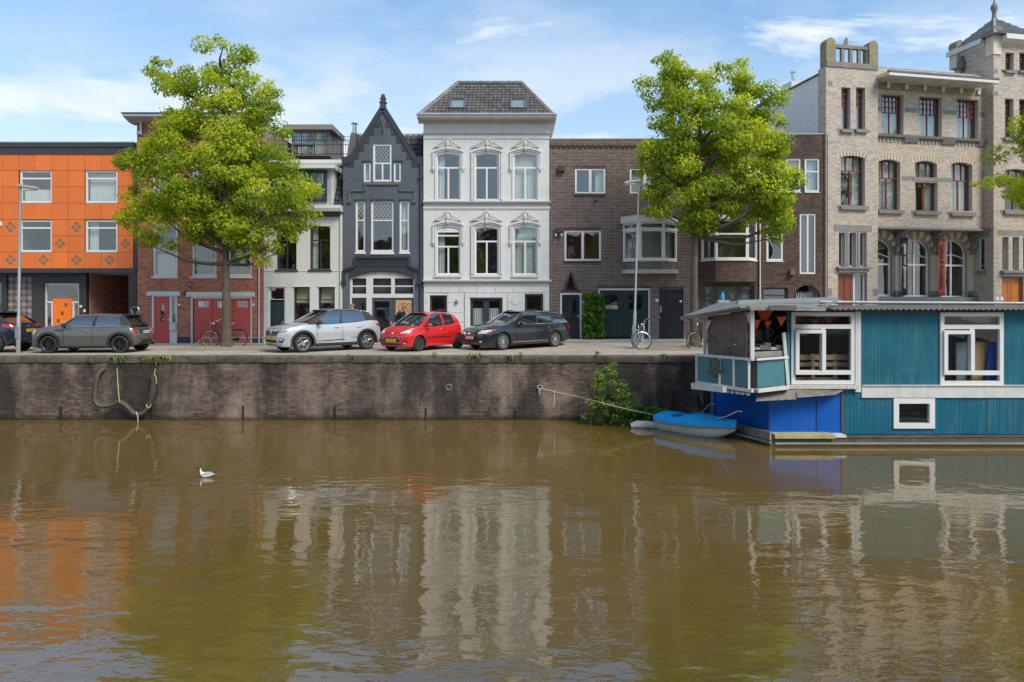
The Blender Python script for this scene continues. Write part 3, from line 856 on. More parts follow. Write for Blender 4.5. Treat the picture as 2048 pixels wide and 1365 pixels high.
# ---------------------------------------------------------------- B: red brick house
F = Facade('red_brick_house', 'red brick house with white windows and three red garage doors behind a lime tree', 274)
u1 = F.u(527); zt = F.z(247)
outer = [(0, -.12), (u1, -.12), (u1, zt), (0, zt)]
for i, (a, b) in enumerate(((305, 355), (383, 433), (454, 504))):
    window(F, a, b, 448, 553, ((.5, (1,)), (.5, (1,))) if i == 0 else ((.3, (1,)), (.7, (1,))), fw=.10, bw=.035, depth=.06, sill=(.03, .09, .06), curtain=('half', 'plants', 'plants')[i])
    window(F, a, b, 296, 400, ((.3, (1,)), (.7, (1,))), fw=.10, bw=.06, depth=.06, sill=(.03, .09, .06), curtain=('left', 'full', 'right')[i])
lo = wbox(F, 303, 354, 590, 692)
F.holes.append([(p[0], max(p[1], -.12)) for p in lo])
ga = wbox(F, 381, 504, 592, 692); F.holes.append([(p[0], max(p[1], -.12)) for p in ga])
house_body(F, outer, MRED, sidem=MRED, deep=9)
bricks(F, outer, F.holes, BRED)
casing(F, 303, 354.5, 590, 687.5, WFRAME, .085, depth=.02)
REDP = mat('red_door_paint', (.50, .075, .055), .42, var=.05, dirt=.08, dcol=(.2, .03, .03))
door(F, 307.2, 338.8, 594, 686, REDP, hole=False, depth=.08, lights=((.39, .14, .63, .54),), handle=(.95, .50, -.09))
u0, u1_, z0, z1 = F.rect(338.8, 354, 594, 687.5)
bx(F, 338.8, 342.4, 594, 687.5, -.03, WFRAME, 'door_post', deep=.12)
window(F, 0, 0, 0, 0, ((1, (1,)),), fw=.02, local=(F.u(342.4), F.u(351), F.z(645), z1), hole=False, depth=.07, name='side_light')
bx(F, 342.4, 351, 660, 687, -.06, WFRAME, 'side_panel', deep=.12)
bx(F, 340.5, 352.6, 646, 660, .10, WHITE, 'letter_box', deep=.06, bevel=.01)
bx(F, 294.5, 361, 583.5, 592, .07, WHITE, 'lintel_canopy', bevel=.01)
bx(F, 373, 510, 584.5, 594, .07, WHITE, 'lintel_canopy', bevel=.01)
bx(F, 369, 373, 583, 592, .10, BLACK, 'wall_light')
casing(F, 381, 504, 594, 688, WFRAME, .075, depth=.02)
gx = [386, 423.5, 466, 500.5]
for i in range(3):
    dr = door(F, gx[i] + .4, gx[i + 1] - .4, 597, 688, REDP, hole=False, depth=.07, name='garage_door', label=('red garage door with a paper notice in its window', None, 'right red garage door with a clear window')[i],
              lights=((.18, .062, .82, .125), (.18, .135, .82, .20)), handle=(.93, .56, -.0) if i == 0 else None)
    if i < 2:
        p = F.P((402, 441.5)[i], (607.5, 612)[i]); mb = MB(); mb.box(p[0] - .13 + .04 * i, p[0] + .13 - .04 * i, .06, .068, p[1] - .09, p[1] + .09); mb.build('paper_notice', mat('paper', (.62, .68, .74), .8), dr)
pipe(F, 519, 246, 686, WHITE, .03)
F_ = F.P(277.5, 240)
pipe(F, 283.5, 245, 270, WHITE, .05); bx(F, 275, 284, 264, 268.5, .1, WHITE, 'camera_bracket')
mb = MB(); mb.prof([(-.62, F.z(240)), (-.62, F.z(235)), (.4, F.z(233.5)), (.4, F.z(247)), (-.05, F.z(247))], F.u(258) + .05, F.u(531)); F.part(mb, 'cornice', ZINC)
mb = MB(); mb.box(F.u(258), F.u(532), -.66, .3, F.z(235) + .002, F.z(233)); F.part(mb, 'roof_edge_strip', DTRIM)
for py in (262, 272): bx(F, 274.5, 526, py, py + 1.6, .03, BRED, 'brick_band')
mb = MB(); a = F.P(353, 675)
for (xa, xb) in ((354.6, 381),):
    bx(F, xa, xb, 674, 690, .02, DGREY, 'plinth')
bx(F, 504.6, 526, 674, 690, .02, DGREY, 'plinth'); bx(F, 274.5, 302.5, 676, 690, .02, DGREY, 'plinth')
mb = MB(); p = F.P(386, 582)
mb.tube([(p[0], -.02, p[1]), (p[0] - .05, -.12, p[1] + .16), (p[0] - .18, -.25, p[1] + .25), (p[0] - .16, -.25, p[1] + .36), (p[0], -.2, p[1] + .38), (p[0] + .02, -.05, p[1] + .2)], .014, 6); F.part(mb, 'iron_hook', BLACK)
for px, py in ((358.3, 610), (507, 610)): bx(F, px - 2.5, px + 2.5, py - 2, py + 2, .015, PLATEW, 'house_number_plate')

# ---------------------------------------------------------------- C: small white house with tiled mansard and roof terrace
F = Facade('white_mansard_house', 'small white painted house with blue-black tiled mansard, dormer and roof terrace', 527.5)
u1 = F.u(685) - .005; ze = F.z(430)
outer = [(0, -.12), (u1, -.12), (u1, ze), (0, ze)]
for i, (a, b) in enumerate(((553, 593), (619.5, 660.5))):
    window(F, a, b, 453, 540, ((.30, (1,)), (.70, (1, 1))), m=ANTHR, fw=.06, bw=.06, depth=.10, rise=.04, curtain=('', 'left')[i])
    bx(F, a - 3, b + 3, 540, 543.5, .05, ANTHR, 'sill', deep=.1)
for i, (a, b) in enumerate(((587, 619.5), (636.5, 669.5))):
    window(F, a, b, 574, 668, ((.26, (1,)), (.74, (1,))), m=ANTHR, fw=.05, bw=.05, depth=.10, rise=.03, curtain='top')
    bx(F, a - 2, b + 2, 668, 671, .05, STONE, 'sill', deep=.1)
doorp = wbox(F, 536.5, 570, 574, 692); F.holes.append([(p[0], max(p[1], -.12)) for p in doorp])
house_body(F, outer, WHITE, deep=9)
bricks(F, outer, F.holes, BPNT, j=.004, proud=.002, soft=True)
casing(F, 536.5, 570, 574, 689, WHITE, .06, depth=.06)
GRND = mat('dark_green_paint', (.010, .030, .026), .35, var=.15)
window(F, 0, 0, 0, 0, m=WHITE, fw=.03, local=F.rect(538.8, 567.6, 575.5, 600), hole=False, depth=.09, name='transom_light')
door(F, 538.8, 567.6, 603.5, 689, GRND, hole=False, depth=.10, panels=((.2, .10, .8, .95),), handle=(.9, .5, -.08))
for a, b, y_ in ((533, 573.5, 572.3), (583.5, 622.5, 572.5), (633.5, 672.5, 572.5), (550, 596, 451), (616, 664, 451)): bx(F, a, b, y_, y_ + 1.6, .03, WHITE, 'drip_mould')
bx(F, 528, 684.5, 541.5, 543, .025, WHITE, 'string_course')
bx(F, 574, 579, 614, 617, .012, PLATEW, 'house_number_plate')
pipe(F, 682, 425, 688, WHITE, .03)
mb = MB(); mb.prof([(-.42, F.z(413)), (-.42, F.z(419)), (-.36, F.z(425)), (0, F.z(425)), (0, F.z(413))], F.u(527) - .05, u1 + .02); F.part(mb, 'gutter', WHITE)
mb = MB(); mb.prof([(-.28, F.z(425)), (-.06, F.z(434)), (.1, F.z(434)), (.1, F.z(425))], .02, u1 - .05); F.part(mb, 'eaves_board', DTRIM)
# mansard slope: plane from (y=-.1, eave) to (y=1.1, top)
TILEB = mat('blue_black_tile', (.022, .027, .040), .28, var=.25, scale=9, orand=.25)
def tile_mesh(name, wd, hg, m, curve=.35):
    """one pantile: wavy across, lying on local x (width) and z (up the slope), proud of -y"""
    mb = MB(); n = 6; rows = []
    for (zz, th) in ((0, .045), (hg * 1.18, .0)):
        rows.append([(wd * i / n, -th - wd * .10 * math.sin(2 * math.pi * (i / n) * .98 + .6) - wd * .10, zz) for i in range(n + 1)])
    mb.grid(rows)
    base = rows[0]; mb.add([*base, *[(p[0], p[1] + .04, p[2]) for p in base]], [(i, i + 1, n + 2 + i, n + 1 + i) for i in range(n)])
    return mb.mesh(name, m, 50, recalc=False)
def tile_roof(F, me, u0, u1, y0, z0, y1, z1, wd, hg, skip=(), clip=None, name='roof_tile', limit=300):
    """rows of tiles up the plane from (y0, z0) to (y1, z1); skip: rectangles (ua, ub, sa, sb); clip(u, s) -> bool"""
    sl = math.hypot(y1 - y0, z1 - z0); ang = math.atan2(y1 - y0, z1 - z0); rows = int(sl / hg); cols = int((u1 - u0) / wd); c = 0
    for r in range(rows):
        for i in range(cols):
            u = u0 + i * wd; s_ = r * hg; um, sm_ = u + wd / 2, s_ + hg / 2
            if any(a < um < b and p < sm_ < q for a, b, p, q in skip): continue
            if clip and not clip(um, sm_ / sl): continue
            put(name, me, F.root, (u, y0 + (y1 - y0) * s_ / sl + random.uniform(-.006, .006), z0 + (z1 - z0) * s_ / sl), (-ang, 0, random.uniform(-.01, .01))); c += 1
    return c
ya, za, yb, zb = -.12, F.z(413.5), 1.15, F.z(318)
mb = MB(); mb.prof([(ya + .05, za), (yb + .05, zb), (yb + 6, zb), (yb + 6, za), (.3, za)], .02, u1 - .02); F.part(mb, 'roof', mat('roof_felt', (.03, .033, .04), .6))
tb = tile_mesh('roof_tile', .245, .30, TILEB)
da, db = F.u(575), F.u(668)
tile_roof(F, tb, .03, u1 - .02, ya, za, yb, zb, .245, .30, skip=((da, db, -1, 2.55),))
# dormer
dz0, dz1 = F.z(412), F.z(337)
mb = MB(); mb.box(da, db, -.06, 1.2, dz0, F.z(337)); F.part(mb, 'dormer', mat('dormer_cheek', (.50, .50, .49), .5))
window(F, 0, 0, 0, 0, ((1, (1, 1)),), m=mat('navy_frame', (.03, .04, .06), .4), fw=.10, bw=.12, local=(da + .12, db - .28, dz0 + .15, dz1 - .08), hole=False, d=-.16, depth=0, name='dormer_window', room=False)
window(F, 0, 0, 0, 0, ((1, (1, 1)), (1, (1, 1))), m=mat('navy_frame', (.03, .04, .06), .4), fw=.05, bw=.025, local=(da + .24, da + .24 + (db - da - .62) * .47, dz0 + .27, dz1 - .2), hole=False, d=-.19, depth=0, name='dormer_casement', room=False, thick=.02)
window(F, 0, 0, 0, 0, ((1, (1, 1)), (1, (1, 1))), m=mat('navy_frame', (.03, .04, .06), .4), fw=.05, bw=.025, local=(da + .34 + (db - da - .62) * .47, db - .38, dz0 + .27, dz1 - .2), hole=False, d=-.19, depth=0, name='dormer_casement', room=False, thick=.02)
mb = MB(); mb.prof([(-.42, F.z(340)), (-.42, F.z(333)), (1.1, F.z(330)), (1.1, F.z(341)), (-.1, F.z(341))], da - .1, db + .14); F.part(mb, 'dormer_eaves', WHITE)
pipe(F, 664, 341, 412, ZINC, .025, d=-.2)
# upper gutter and terrace
mb = MB(); mb.prof([(.75, F.z(312.5)), (.75, F.z(319.5)), (.85, F.z(323)), (1.3, F.z(323)), (1.3, F.z(312.5))], -.02, u1 + .02); F.part(mb, 'terrace_gutter', WHITE)
mb = MB(); mb.box(.02, u1, .9, 7, F.z(318), F.z(313)); F.part(mb, 'terrace_deck', mat('deck', (.16, .14, .13), .8))
mb = MB(); dd = 1.15
def tp(px, py): return F.P(px, py, dd)
zlo, zh1, zh2, ztop = tp(640, 311)[1], tp(640, 290)[1], tp(640, 281)[1], tp(640, 274)[1]
ul, ur_ = .1, tp(700, 300)[0]
for zz in (zlo + .06, zh1, zh2): mb.bar((ul, dd, zz), (ur_, dd, zz), .028)
n = 34
for i in range(n + 1):
    x = ul + (ur_ - ul) * i / n; big = i % 6 == 0
    mb.bar((x, dd, zlo - .05), (x, dd, ztop + (.12 if big else 0)), .034 if big else .014)
    mb.ball((x, dd, ztop + (.14 if big else .02)), .03, n=6)
    if i < n: mb.tube([(x + .03 + .035 * math.cos(t), dd, (zh1 + zh2) / 2 + .035 * math.sin(t)) for t in [k * math.pi / 3 for k in range(6)]], .006, 4, True)
F.part(mb, 'terrace_railing', BLACK)
# penthouse box on the terrace
dd = 3.2; pa, pb = F.P(583, 300, dd)[0], F.P(656, 300, dd)[0]; pz0, pz1 = F.P(600, 312, dd)[1], F.P(600, 262, dd)[1]; pr = F.P(600, 249, dd - .3)[1]
TAUPE = mat('weathered_grey_wood', (.20, .18, .165), .7, var=.15)
window(F, 0, 0, 0, 0, ((1, (1, 1)),), m=TAUPE, fw=.10, bw=.06, local=(pa, pb, pz0, pz1), hole=False, d=dd, depth=0, name='terrace_door', curtain='full')
mb = MB(); mb.box(pa + .01, pb - .01, dd + 1.9, dd + 2, pz0, pz1); F.part(mb, 'penthouse_back', TAUPE)
mb = MB(); mb.box(pb + .003, pb + .07, dd, dd + .4, pz0, pz1); mb.box(pb + .003, pb + .07, dd + 1.7, dd + 2, pz0, pz1); F.part(mb, 'penthouse_side', TAUPE)
mb = MB(); mb.box(pa - .25, pb + .3, dd - .28, dd + 2.2, pz1, pr); F.part(mb, 'penthouse_roof', TAUPE)
mb = MB(); mb.add([(pb + .04, dd + .4, pz0), (pb + .04, dd + 1.7, pz0), (pb + .04, dd + 1.7, pz1), (pb + .04, dd + .4, pz1)], [(0, 1, 2, 3)]); F.part(mb, 'pane', GLASS, recalc=False)
mb = MB(); mb.box(pa + .3, pb - .5, dd - .9, dd - .45, pz0 + .35, pz0 + .42); mb.box(pa + .4, pa + .48, dd - .8, dd - .5, pz0, pz0 + .35); mb.box(pb - .7, pb - .62, dd - .8, dd - .5, pz0, pz0 + .35); F.part(mb, 'terrace_bench', TAUPE)
F.rooms.build('interior', ROOM, F.root, recalc=False)

# ---------------------------------------------------------------- D: dark grey gabled house
F = Facade('grey_gable_house', 'narrow dark grey painted brick house with a pointed gable and white windows', 685.5)
u1 = F.u(845)
gab = rp(F, (686, 330), (697, 330), (697.5, 326), (766, 220), (834, 326), (834.5, 330), (845, 330))
outer = [(0, -.12), (u1, -.12)] + [(min(u1, max(0, a)), b) for a, b in reversed(gab)]
top = window(F, 746, 783.5, 288, 363.5, ((.52, (1,)), (.48, (1, 1))), fw=.085, bw=.06, depth=.03, lattice=(0,), curtain='')
window(F, 727.5, 742, 325, 364, fw=.075, depth=.03, curtain='full', name='side_light'); window(F, 787.5, 802, 325, 364, fw=.075, depth=.03, name='side_light')
window(F, 711, 731, 402, 504, ((.37, (1,)), (.63, (1,))), fw=.085, bw=.05, depth=.05, lattice=(0,), curtain='right', sill=(.02, .1, .04))
window(F, 742, 787.5, 402, 504, ((.37, (1,)), (.63, (1,))), fw=.085, bw=.05, depth=.05, lattice=(0,), sill=(.02, .12, .05))
window(F, 799, 819, 402, 504, ((.37, (1,)), (.63, (1,))), fw=.085, bw=.05, depth=.05, curtain='left full', sill=(.02, .1, .04))
sh = F.rect(699, 829.5, 543.5, 692)
shop = arc_poly(sh[0], sh[1], -.12, sh[3], .30, 18); F.holes.append(shop)
house_body(F, outer, GREYW, deep=9, roofm=DTRIM, back_poly=outer)
bricks(F, outer, F.holes, BGRY, j=.004, proud=.002, soft=True)
# verge boards, stepped corbels and finial
mb = MB(); m_ = F.P(766, 219)
for s_ in (0, 1):
    e = F.P(697 if s_ == 0 else 835, 328)
    mb.bar((e[0], -.02, e[1] + .06), (m_[0], -.02, m_[1] + .10), .22, .09, up=(0, 1, 0))
F.part(mb, 'gable_coping', DTRIM)
ST = mat('gable_corbel', (.034, .036, .042), .6, var=.2)
for s_ in (-1, 1):
    for i in range(6):
        px = 766 + s_ * (13 + i * 10.2); py = 246 + i * 16.0
        bx(F, px - 6, px + 6, py - 8, py + 8, .035, ST, 'corbel_step')
mb = MB(); zt = m_[1]
for a, b, h0, h1 in ((.14, .11, .0, .28), (.16, .16, .27, .33), (.11, .08, .33, .46), (.13, .13, .45, .50), (.07, .09, .50, .60)):
    mb.hexa([(m_[0] - a, -.1, zt + h0), (m_[0] + a, -.1, zt + h0), (m_[0] + a, .15, zt + h0), (m_[0] - a, .15, zt + h0)], [(m_[0] - b, -.08, zt + h1), (m_[0] + b, -.08, zt + h1), (m_[0] + b, .13, zt + h1), (m_[0] - b, .13, zt + h1)])
mb.ball((m_[0], .02, zt + .62), .09, .08, .09, 8); F.part(mb, 'finial', ST)
mb = MB(); p = F.P(763, 243); q_ = F.P(766, 269); mb.bar((q_[0], -.02, q_[1]), (p[0], -.3, p[1] - .1), .035); mb.tube([(p[0], -.1, p[1]), (p[0], -.45, p[1] - .02), (p[0] + .1, -.5, p[1] - .15), (p[0] + .05, -.5, p[1] - .22)], .02, 6); F.part(mb, 'hoist_hook', BLACK)
for a, b, y_ in ((723, 743, 321.5), (786, 806, 321.5), (709.5, 732.5, 399), (740.5, 789, 399), (797, 821, 399)): bx(F, a, b, y_, y_ + 3.2, .03, DTRIM, 'lintel')
for pts in (((699, 402), (699, 382), (730, 382), (730, 369), (799, 369), (799, 382), (829, 382), (829, 402)),):
    mb = MB()
    q = rp(F, *pts)
    for a, b in zip(q, q[1:]): mb.bar((a[0], -.03, a[1]), (b[0], -.03, b[1]), .07)
    for a in (q[0], q[-1]): mb.box(a[0] - .07, a[0] + .07, -.09, .0, a[1] - .1, a[1] + .03)
    F.part(mb, 'moulded_band', GREYW)
bx(F, 728, 801, 366, 368.5, .06, mat('mossy_board', (.20, .15, .07), .8), 'sill_board')
bx(F, 714, 815, 514, 533, .05, DTRIM, 'fascia_panel'); bx(F, 716.5, 812.5, 517, 529, .056, mat('fascia_inlay', (.022, .023, .027), .4), 'fascia_inlay')
mb = MB()
q = rp(F, (688, 563), (688, 541), (711, 533), (711, 515), (818, 515), (818, 533), (840, 541), (840, 563))
for a, b in zip(q, q[1:]): mb.bar((a[0], -.05, a[1]), (b[0], -.05, b[1]), .12, .11)
for a in (q[0], q[-1]): mb.box(a[0] - .09, a[0] + .09, -.15, 0, a[1] - .14, a[1] + .04)
F.part(mb, 'shopfront_hood', DTRIM)
bandp = arc_poly(F.u(691), F.u(837), F.z(549), F.z(534), .28, 16)
mb = MB(); inner = arc_poly(sh[0] - .0, sh[1] + .0, F.z(549) - .001, sh[3] + .03, .30, 16)
fu = arc_top(sh[0], sh[1], sh[3] + .02, .30)
pts = [(sh[0] + (sh[1] - sh[0]) * i / 16, fu(sh[0] + (sh[1] - sh[0]) * i / 16)) for i in range(17)]
mb.plate([(pts[0][0], F.z(535)), *pts, (pts[-1][0], F.z(535))], -.035, .0); F.part(mb, 'arch_fascia', DTRIM)
# shopfront: light grey frame with upper lights, door, glass door, boarded panel
LG = mat('light_grey_paint', (.56, .56, .55), .45, var=.05)
y = .10
def loc(a, b, c, e): r = F.rect(a, b, c, e); return r
hs = [wbox(F, 703.5, 731.5, 557, 571.5), wbox(F, 703.5, 731.5, 574, 588), wbox(F, 745, 781.5, 557, 571.5), wbox(F, 745, 781.5, 574, 588), wbox(F, 788.5, 826, 557, 571.5), wbox(F, 788.5, 826, 574, 588),
      wbox(F, 702.5, 732, 596, 700), wbox(F, 743, 827, 596, 700)]
for h in hs[6:]:
    for i in (0, 1): h[i] = (h[i][0], -.05)
mb = MB(); mb.plate(shop, y, y + .09, hs); sf = F.part(mb, 'shopfront', LG)
for h in hs[:6]:
    mb = MB(); mb.add([(a, y + .05, b) for a, b in h], [(0, 1, 2, 3)]); mb.build('pane', GLASS, sf, recalc=False)
a, b, c, e = F.rect(699, 829, 545, 592)
F.rooms.box(a, b, .35, 2.2, c, e); 
door(F, 0, 0, 0, 0, ANTHR, hole=False, d=.14, depth=0, local=F.rect(702.5, 732, 596, 689), panels=((.12, .1, .55, .9),), lights=((.66, .1, .86, .45),), handle=(.9, .55, -.09), name='front_door', label='dark front door on the left of the shopfront')
door(F, 0, 0, 0, 0, mat('shop_door_grey', (.055, .06, .062), .45), hole=False, d=.14, depth=0, local=F.rect(743, 784.5, 596, 689), lights=((.10, .08, .84, .93),), name='glass_door', handle=(.93, .55, -.07))
door(F, 0, 0, 0, 0, mat('shop_door_grey', (.055, .06, .062), .45), hole=False, d=.14, depth=0, local=F.rect(785, 827, 596, 689), name='boarded_door')
WOODP = mat('bare_plywood', (.50, .29, .12), .75, var=.15, scale=4)
bx(F, 791.5, 823, 601, 632, .02, WOODP, 'plywood_board', d=.14)
GRF = mat('graffiti_paint', (.16, .075, .025), .8)
mb = MB()
def gl(*pts):
    q = [F.P(791 + x * 32, 601 + yv * 31) for x, yv in pts]; mb.tube([(a, .118, b) for a, b in q], .012, 5)
cir = lambda cx_, cy_, rx, ry, n=10, a0=0, a1=6.28: [(cx_ + rx * math.cos(a0 + (a1 - a0) * i / n), cy_ + ry * math.sin(a0 + (a1 - a0) * i / n)) for i in range(n + 1)]
gl(*cir(.27, .42, .11, .24)); gl((.36, .22), (.52, .18), (.62, .22)); gl((.44, .2), (.46, .42), (.44, .62)); gl((.60, .22), (.72, .3), (.62, .42), (.74, .55), (.9, .66), (.9, .92), (.84, .98))
gl(*cir(.82, .34, .12, .13, 8, 3.6, 7.6)); gl(*cir(.70, .82, .12, .14, 8, 2.2, 6.0)); gl((.52, .2), (.50, .5))
F.part(mb, 'graffiti', GRF)
# roof planes behind the gable, flue, downpipe
mb = MB(); zr = F.P(720, 270, 1.6)[1]
zl = F.P(700, 330, .3)[1]
mb.prof([(.28, zl - .25), (1.7, zr), (6.5, zr), (8.5, zl)], .05, u1 - .05); F.part(mb, 'roof', mat('dark_roof', (.05, .048, .046), .7, var=.3, dirt=.3))
tg = tile_mesh('roof_tile', .26, .33, mat('grey_tile', (.06, .057, .054), .6, var=.3, scale=8, orand=.3))
mid = F.u(766)
tile_roof(F, tg, .06, u1 - .02, .26, zl - .2, 1.68, zr - .0, .26, .33, clip=lambda u, s: abs(u - mid) > .7)
mb = MB(); mb.box(0, u1 + .0, 1.62, 1.9, zr - .1, zr + .06); F.part(mb, 'ridge_board', ZINC)
mb = MB(); a = F.P(703, 268, 1.0); b = F.P(715, 268, 1.0); c = F.P(700, 318, 1.0)
mb.hexa([(c[0] - .1, .7, c[1]), (b[0] - .1, .7, c[1]), (b[0] - .1, 1.3, c[1]), (c[0] - .1, 1.3, c[1])], [(a[0] + .02, .8, a[1]), (b[0], .8, a[1]), (b[0], 1.3, a[1]), (a[0] + .02, 1.3, a[1])]); F.part(mb, 'chimney', mat('chimney_render', (.11, .105, .10), .8))
mb = MB(); f0 = F.P(708.5, 268, 1.0); f1 = F.P(708.5, 248, 1.0); mb.lathe([(.10, f0[1] - .05), (.10, f1[1])], (f0[0], 1.05, 0)); mb.lathe([(.17, f1[1]), (.13, f1[1] + .05), (.02, f1[1] + .06)], (f0[0], 1.05, 0)); F.part(mb, 'flue', STEEL, smooth=40)
bx(F, 684, 697, 314, 330, .07, DTRIM, 'gutter_box'); bx(F, 834, 845.5, 314, 330, .07, DTRIM, 'gutter_box')
pipe(F, 841.5, 330, 688, DTRIM, .045); bx(F, 838, 845, 352, 358, .14, DTRIM, 'rain_hopper')
F.rooms.build('interior', ROOM, F.root, recalc=False)
# ---------------------------------------------------------------- E: tall white house
F = Facade('white_tall_house', 'tall white plastered house with ornamented windows and a grey tiled hip roof', 847)
u1 = F.u(1098.5); ze = F.z(246)
outer = [(0, -.12), (u1, -.12), (u1, ze), (0, ze)]
MOULD = mat('white_stucco', (.59, .59, .575), .5, var=.06, dirt=.32, dcol=(.38, .35, .31), streak=.28)
ORN = mat('weathered_stucco', (.47, .46, .43), .6, var=.15, scale=8, dirt=.5, dcol=(.30, .28, .25))
def crest(px, py, wide, big):
    """plaster shell with scrolls and leaves on both sides"""
    mb = MB(); c = F.P(px, py)
    w_ = wide
    mb.ball((c[0], -.05, c[1] + .17), .13, .09, .20, 10)
    for i in range(7):
        t = math.pi * (i + .5) / 7; mb.ball((c[0] + .17 * math.cos(t), -.06, c[1] + .20 + .19 * math.sin(t)), .055, .05, .065, 8)
    for s_ in (-1, 1):
        for k in range(5):
            x = c[0] + s_ * (.16 + w_ * k / 5.2); z = c[1] + .13 - .030 * k
            mb.ball((x, -.05, z), .10 - .008 * k, .055, .085 - .012 * k, 8)
            mb.tube([(x, -.06, z), (x + s_ * .05, -.08, z + .10 - .012 * k), (x + s_ * .12, -.06, z + .09 - .012 * k), (x + s_ * .12, -.05, z + .03)], [.035, .03, .024, .012], 6)
        mb.tube([(c[0] + s_ * .1, -.05, c[1] + .02), (c[0] + s_ * (.3 + w_ * .4), -.06, c[1] + .03), (c[0] + s_ * (.28 + w_), -.04, c[1] + .0)], [.05, .05, .02], 6)
    if big:
        mb.tube([(c[0], -.06, c[1] + .38), (c[0] + .02, -.07, c[1] + .47), (c[0], -.06, c[1] + .54)], [.05, .035, .012], 6)
    mb.ball((c[0], -.10, c[1] - .06), .085, .06, .12, 8)
    F.part(mb, 'window_crest', ORN, smooth=60)
def surround(x0, x1, ytop, ybr, ybot, rise, full):
    """moulded label round the head of a window"""
    u0, u1_ = F.u(x0), F.u(x1); zt = F.z(ytop)
    f = arc_top(u0, u1_, zt, rise); n = 16
    mb = MB()
    for k, (t, o) in enumerate(((.085, .10), (.065, .055))):
        ins = .0 if k == 0 else .10
        pts = [(u0 + ins + (u1_ - u0 - 2 * ins) * i / n, 0) for i in range(n + 1)]
        top_ = [(a, f(a) - ins) for a, _ in pts]; bot_ = [(a, f(a) - ins - t) for a, _ in pts]
        mb.plate(bot_ + top_[::-1], -o, .0)
        for s_ in (0, 1):
            a = u0 + ins if s_ == 0 else u1_ - ins - t; zl = F.z(ybot if (full or k) else ybr)
            mb.box(a, a + t, -o * .8, 0, zl, (bot_[0][1] if s_ == 0 else bot_[-1][1]))
            if not full and k == 0:
                mb.box(a - .03, a + t + .03, -.10, 0, zl - .09, zl); mb.ball((a + t / 2, -.05, zl - .12), .05, .05, .10, 8)
    F.part(mb, 'window_surround', MOULD)
cw = [(873.5, 919.5), (950.5, 996.5), (1027.5, 1073.5)]
for i, (a, b) in enumerate(cw):
    window(F, a, b, 307, 400, ((.29, (1,)), (.71, (1, 1))), fw=.05, bw=.075, depth=.06, rise=.10, curtain=('left', '', 'full')[i])
    surround(865.5 + 77.2 * i, 928 + 77.2 * i, 295.5, 335, 400, .17, i == 1)
    crest(895 + (974.3 - 895) * i * (1 if i < 2 else 0) + (155.5 if i == 2 else 0), 296, .36 if i != 1 else .46, i == 1)
    if i == 0:
        window(F, a, b, 454, 549, ((.19, (1,)), (.26, (1,)), (.71, (1, 1))), fw=.05, bw=.07, depth=.06, rise=.10, curtain='left', name='window', label='window with a closed blind box in its head')
        bx(F, a + 1.5, b - 1.5, 455.5, 465, -.05, WFRAME, 'blind_box', deep=.14)
    else:
        window(F, a, b, 454, 549, ((.29, (1,)), (.71, (1, 1))), fw=.05, bw=.075, depth=.06, rise=.10, curtain=('', '', 'blind')[i], cm=mat('pale_green_blind', (.52, .56, .48), .9))
    surround(865.5 + 77 * i, 928 + 77 * i, 442, 483, 549, .17, i == 1)
    crest(895 + 77.5 * i, 442.5, .36 if i != 1 else .46, i == 1)
    bx(F, a - 5 - 3 * (i == 1), b + 4 + 3 * (i == 1), 551, 554.6, .09, MOULD, 'sill', deep=.05)
    bx(F, a - 5, b + 4, 400, 402.6, .05, MOULD, 'sill', deep=.05)
window(F, 859.5, 894, 591, 662, m=mat('dark_brown_frame', (.035, .028, .02), .5), fw=.10, depth=.08, label='ground floor window left of the doors')
window(F, 1049.5, 1086.5, 588.5, 662, m=DTRIM, fw=.10, depth=.08, label='ground floor window right of the doors')
dd_ = wbox(F, 939.5, 1005, 597, 695); F.holes.append([(p[0], max(p[1], -.12)) for p in dd_])
house_body(F, outer, MOULD, deep=8.5, sidem=WHITE)
# rusticated blocks of the ground floor
rows = [565 + 3, 586, 606, 626, 645, 664, 690]
BLK = mat('rusticated_stucco', (.57, .57, .555), .5, var=.05, dirt=.15, dcol=(.4, .37, .34), streak=.15, orand=.03)
def blocks(xa, xb, ya, yb, n):
    for i in range(n):
        a, b = xa + (xb - xa) * i / n, xa + (xb - xa) * (i + 1) / n
        u0, u1_, z0, z1 = F.rect(a, b, ya, yb); mb = MB(); mb.box(u0 + .008, u1_ - .008, -.03, .0, z0 + .008, z1 - .008); F.part(mb, 'wall_block', BLK, bevel=.008)
blocks(847.5, 1098, 573, 586, 7)
for j in range(1, 6):
    ya, yb = rows[j], rows[j + 1]
    off = (j % 2) * 4
    if j < 5:
        blocks(847.5, 857.5, ya, yb, 1); blocks(896, 928, ya, yb, 1); blocks(1015, 1047.5, ya, yb, 1); blocks(1088.5, 1098, ya, yb, 1)
    else:
        blocks(847.5, 928, ya, yb, 3); blocks(1015, 1098, ya, yb, 3)
casing(F, 930, 1014, 587, 690, MOULD, .19, depth=-.07, thick=.08, name='door_surround')
casing(F, 938, 1006.5, 592, 690, WFRAME, .05, depth=-.02, thick=.12)
for i, (a, b) in enumerate(((939.8, 972.2), (972.6, 1005))):
    door(F, a, b, 597, 688, DTRIM, hole=False, depth=.08, name='double_door', lights=((.18, .06, .82, .62),), panels=((.18, .68, .82, .94),), handle=(.9 if i == 0 else .1, .55, -.08 if i == 0 else .08))
    u0, u1_, z0, z1 = F.rect(a + 6, b - 6, 617, 652); mb = pleats(u0, u1_, z0, z1, .2); F.part(mb, 'door_curtain', CURT, recalc=False)
p = F.P(913.5, 604)
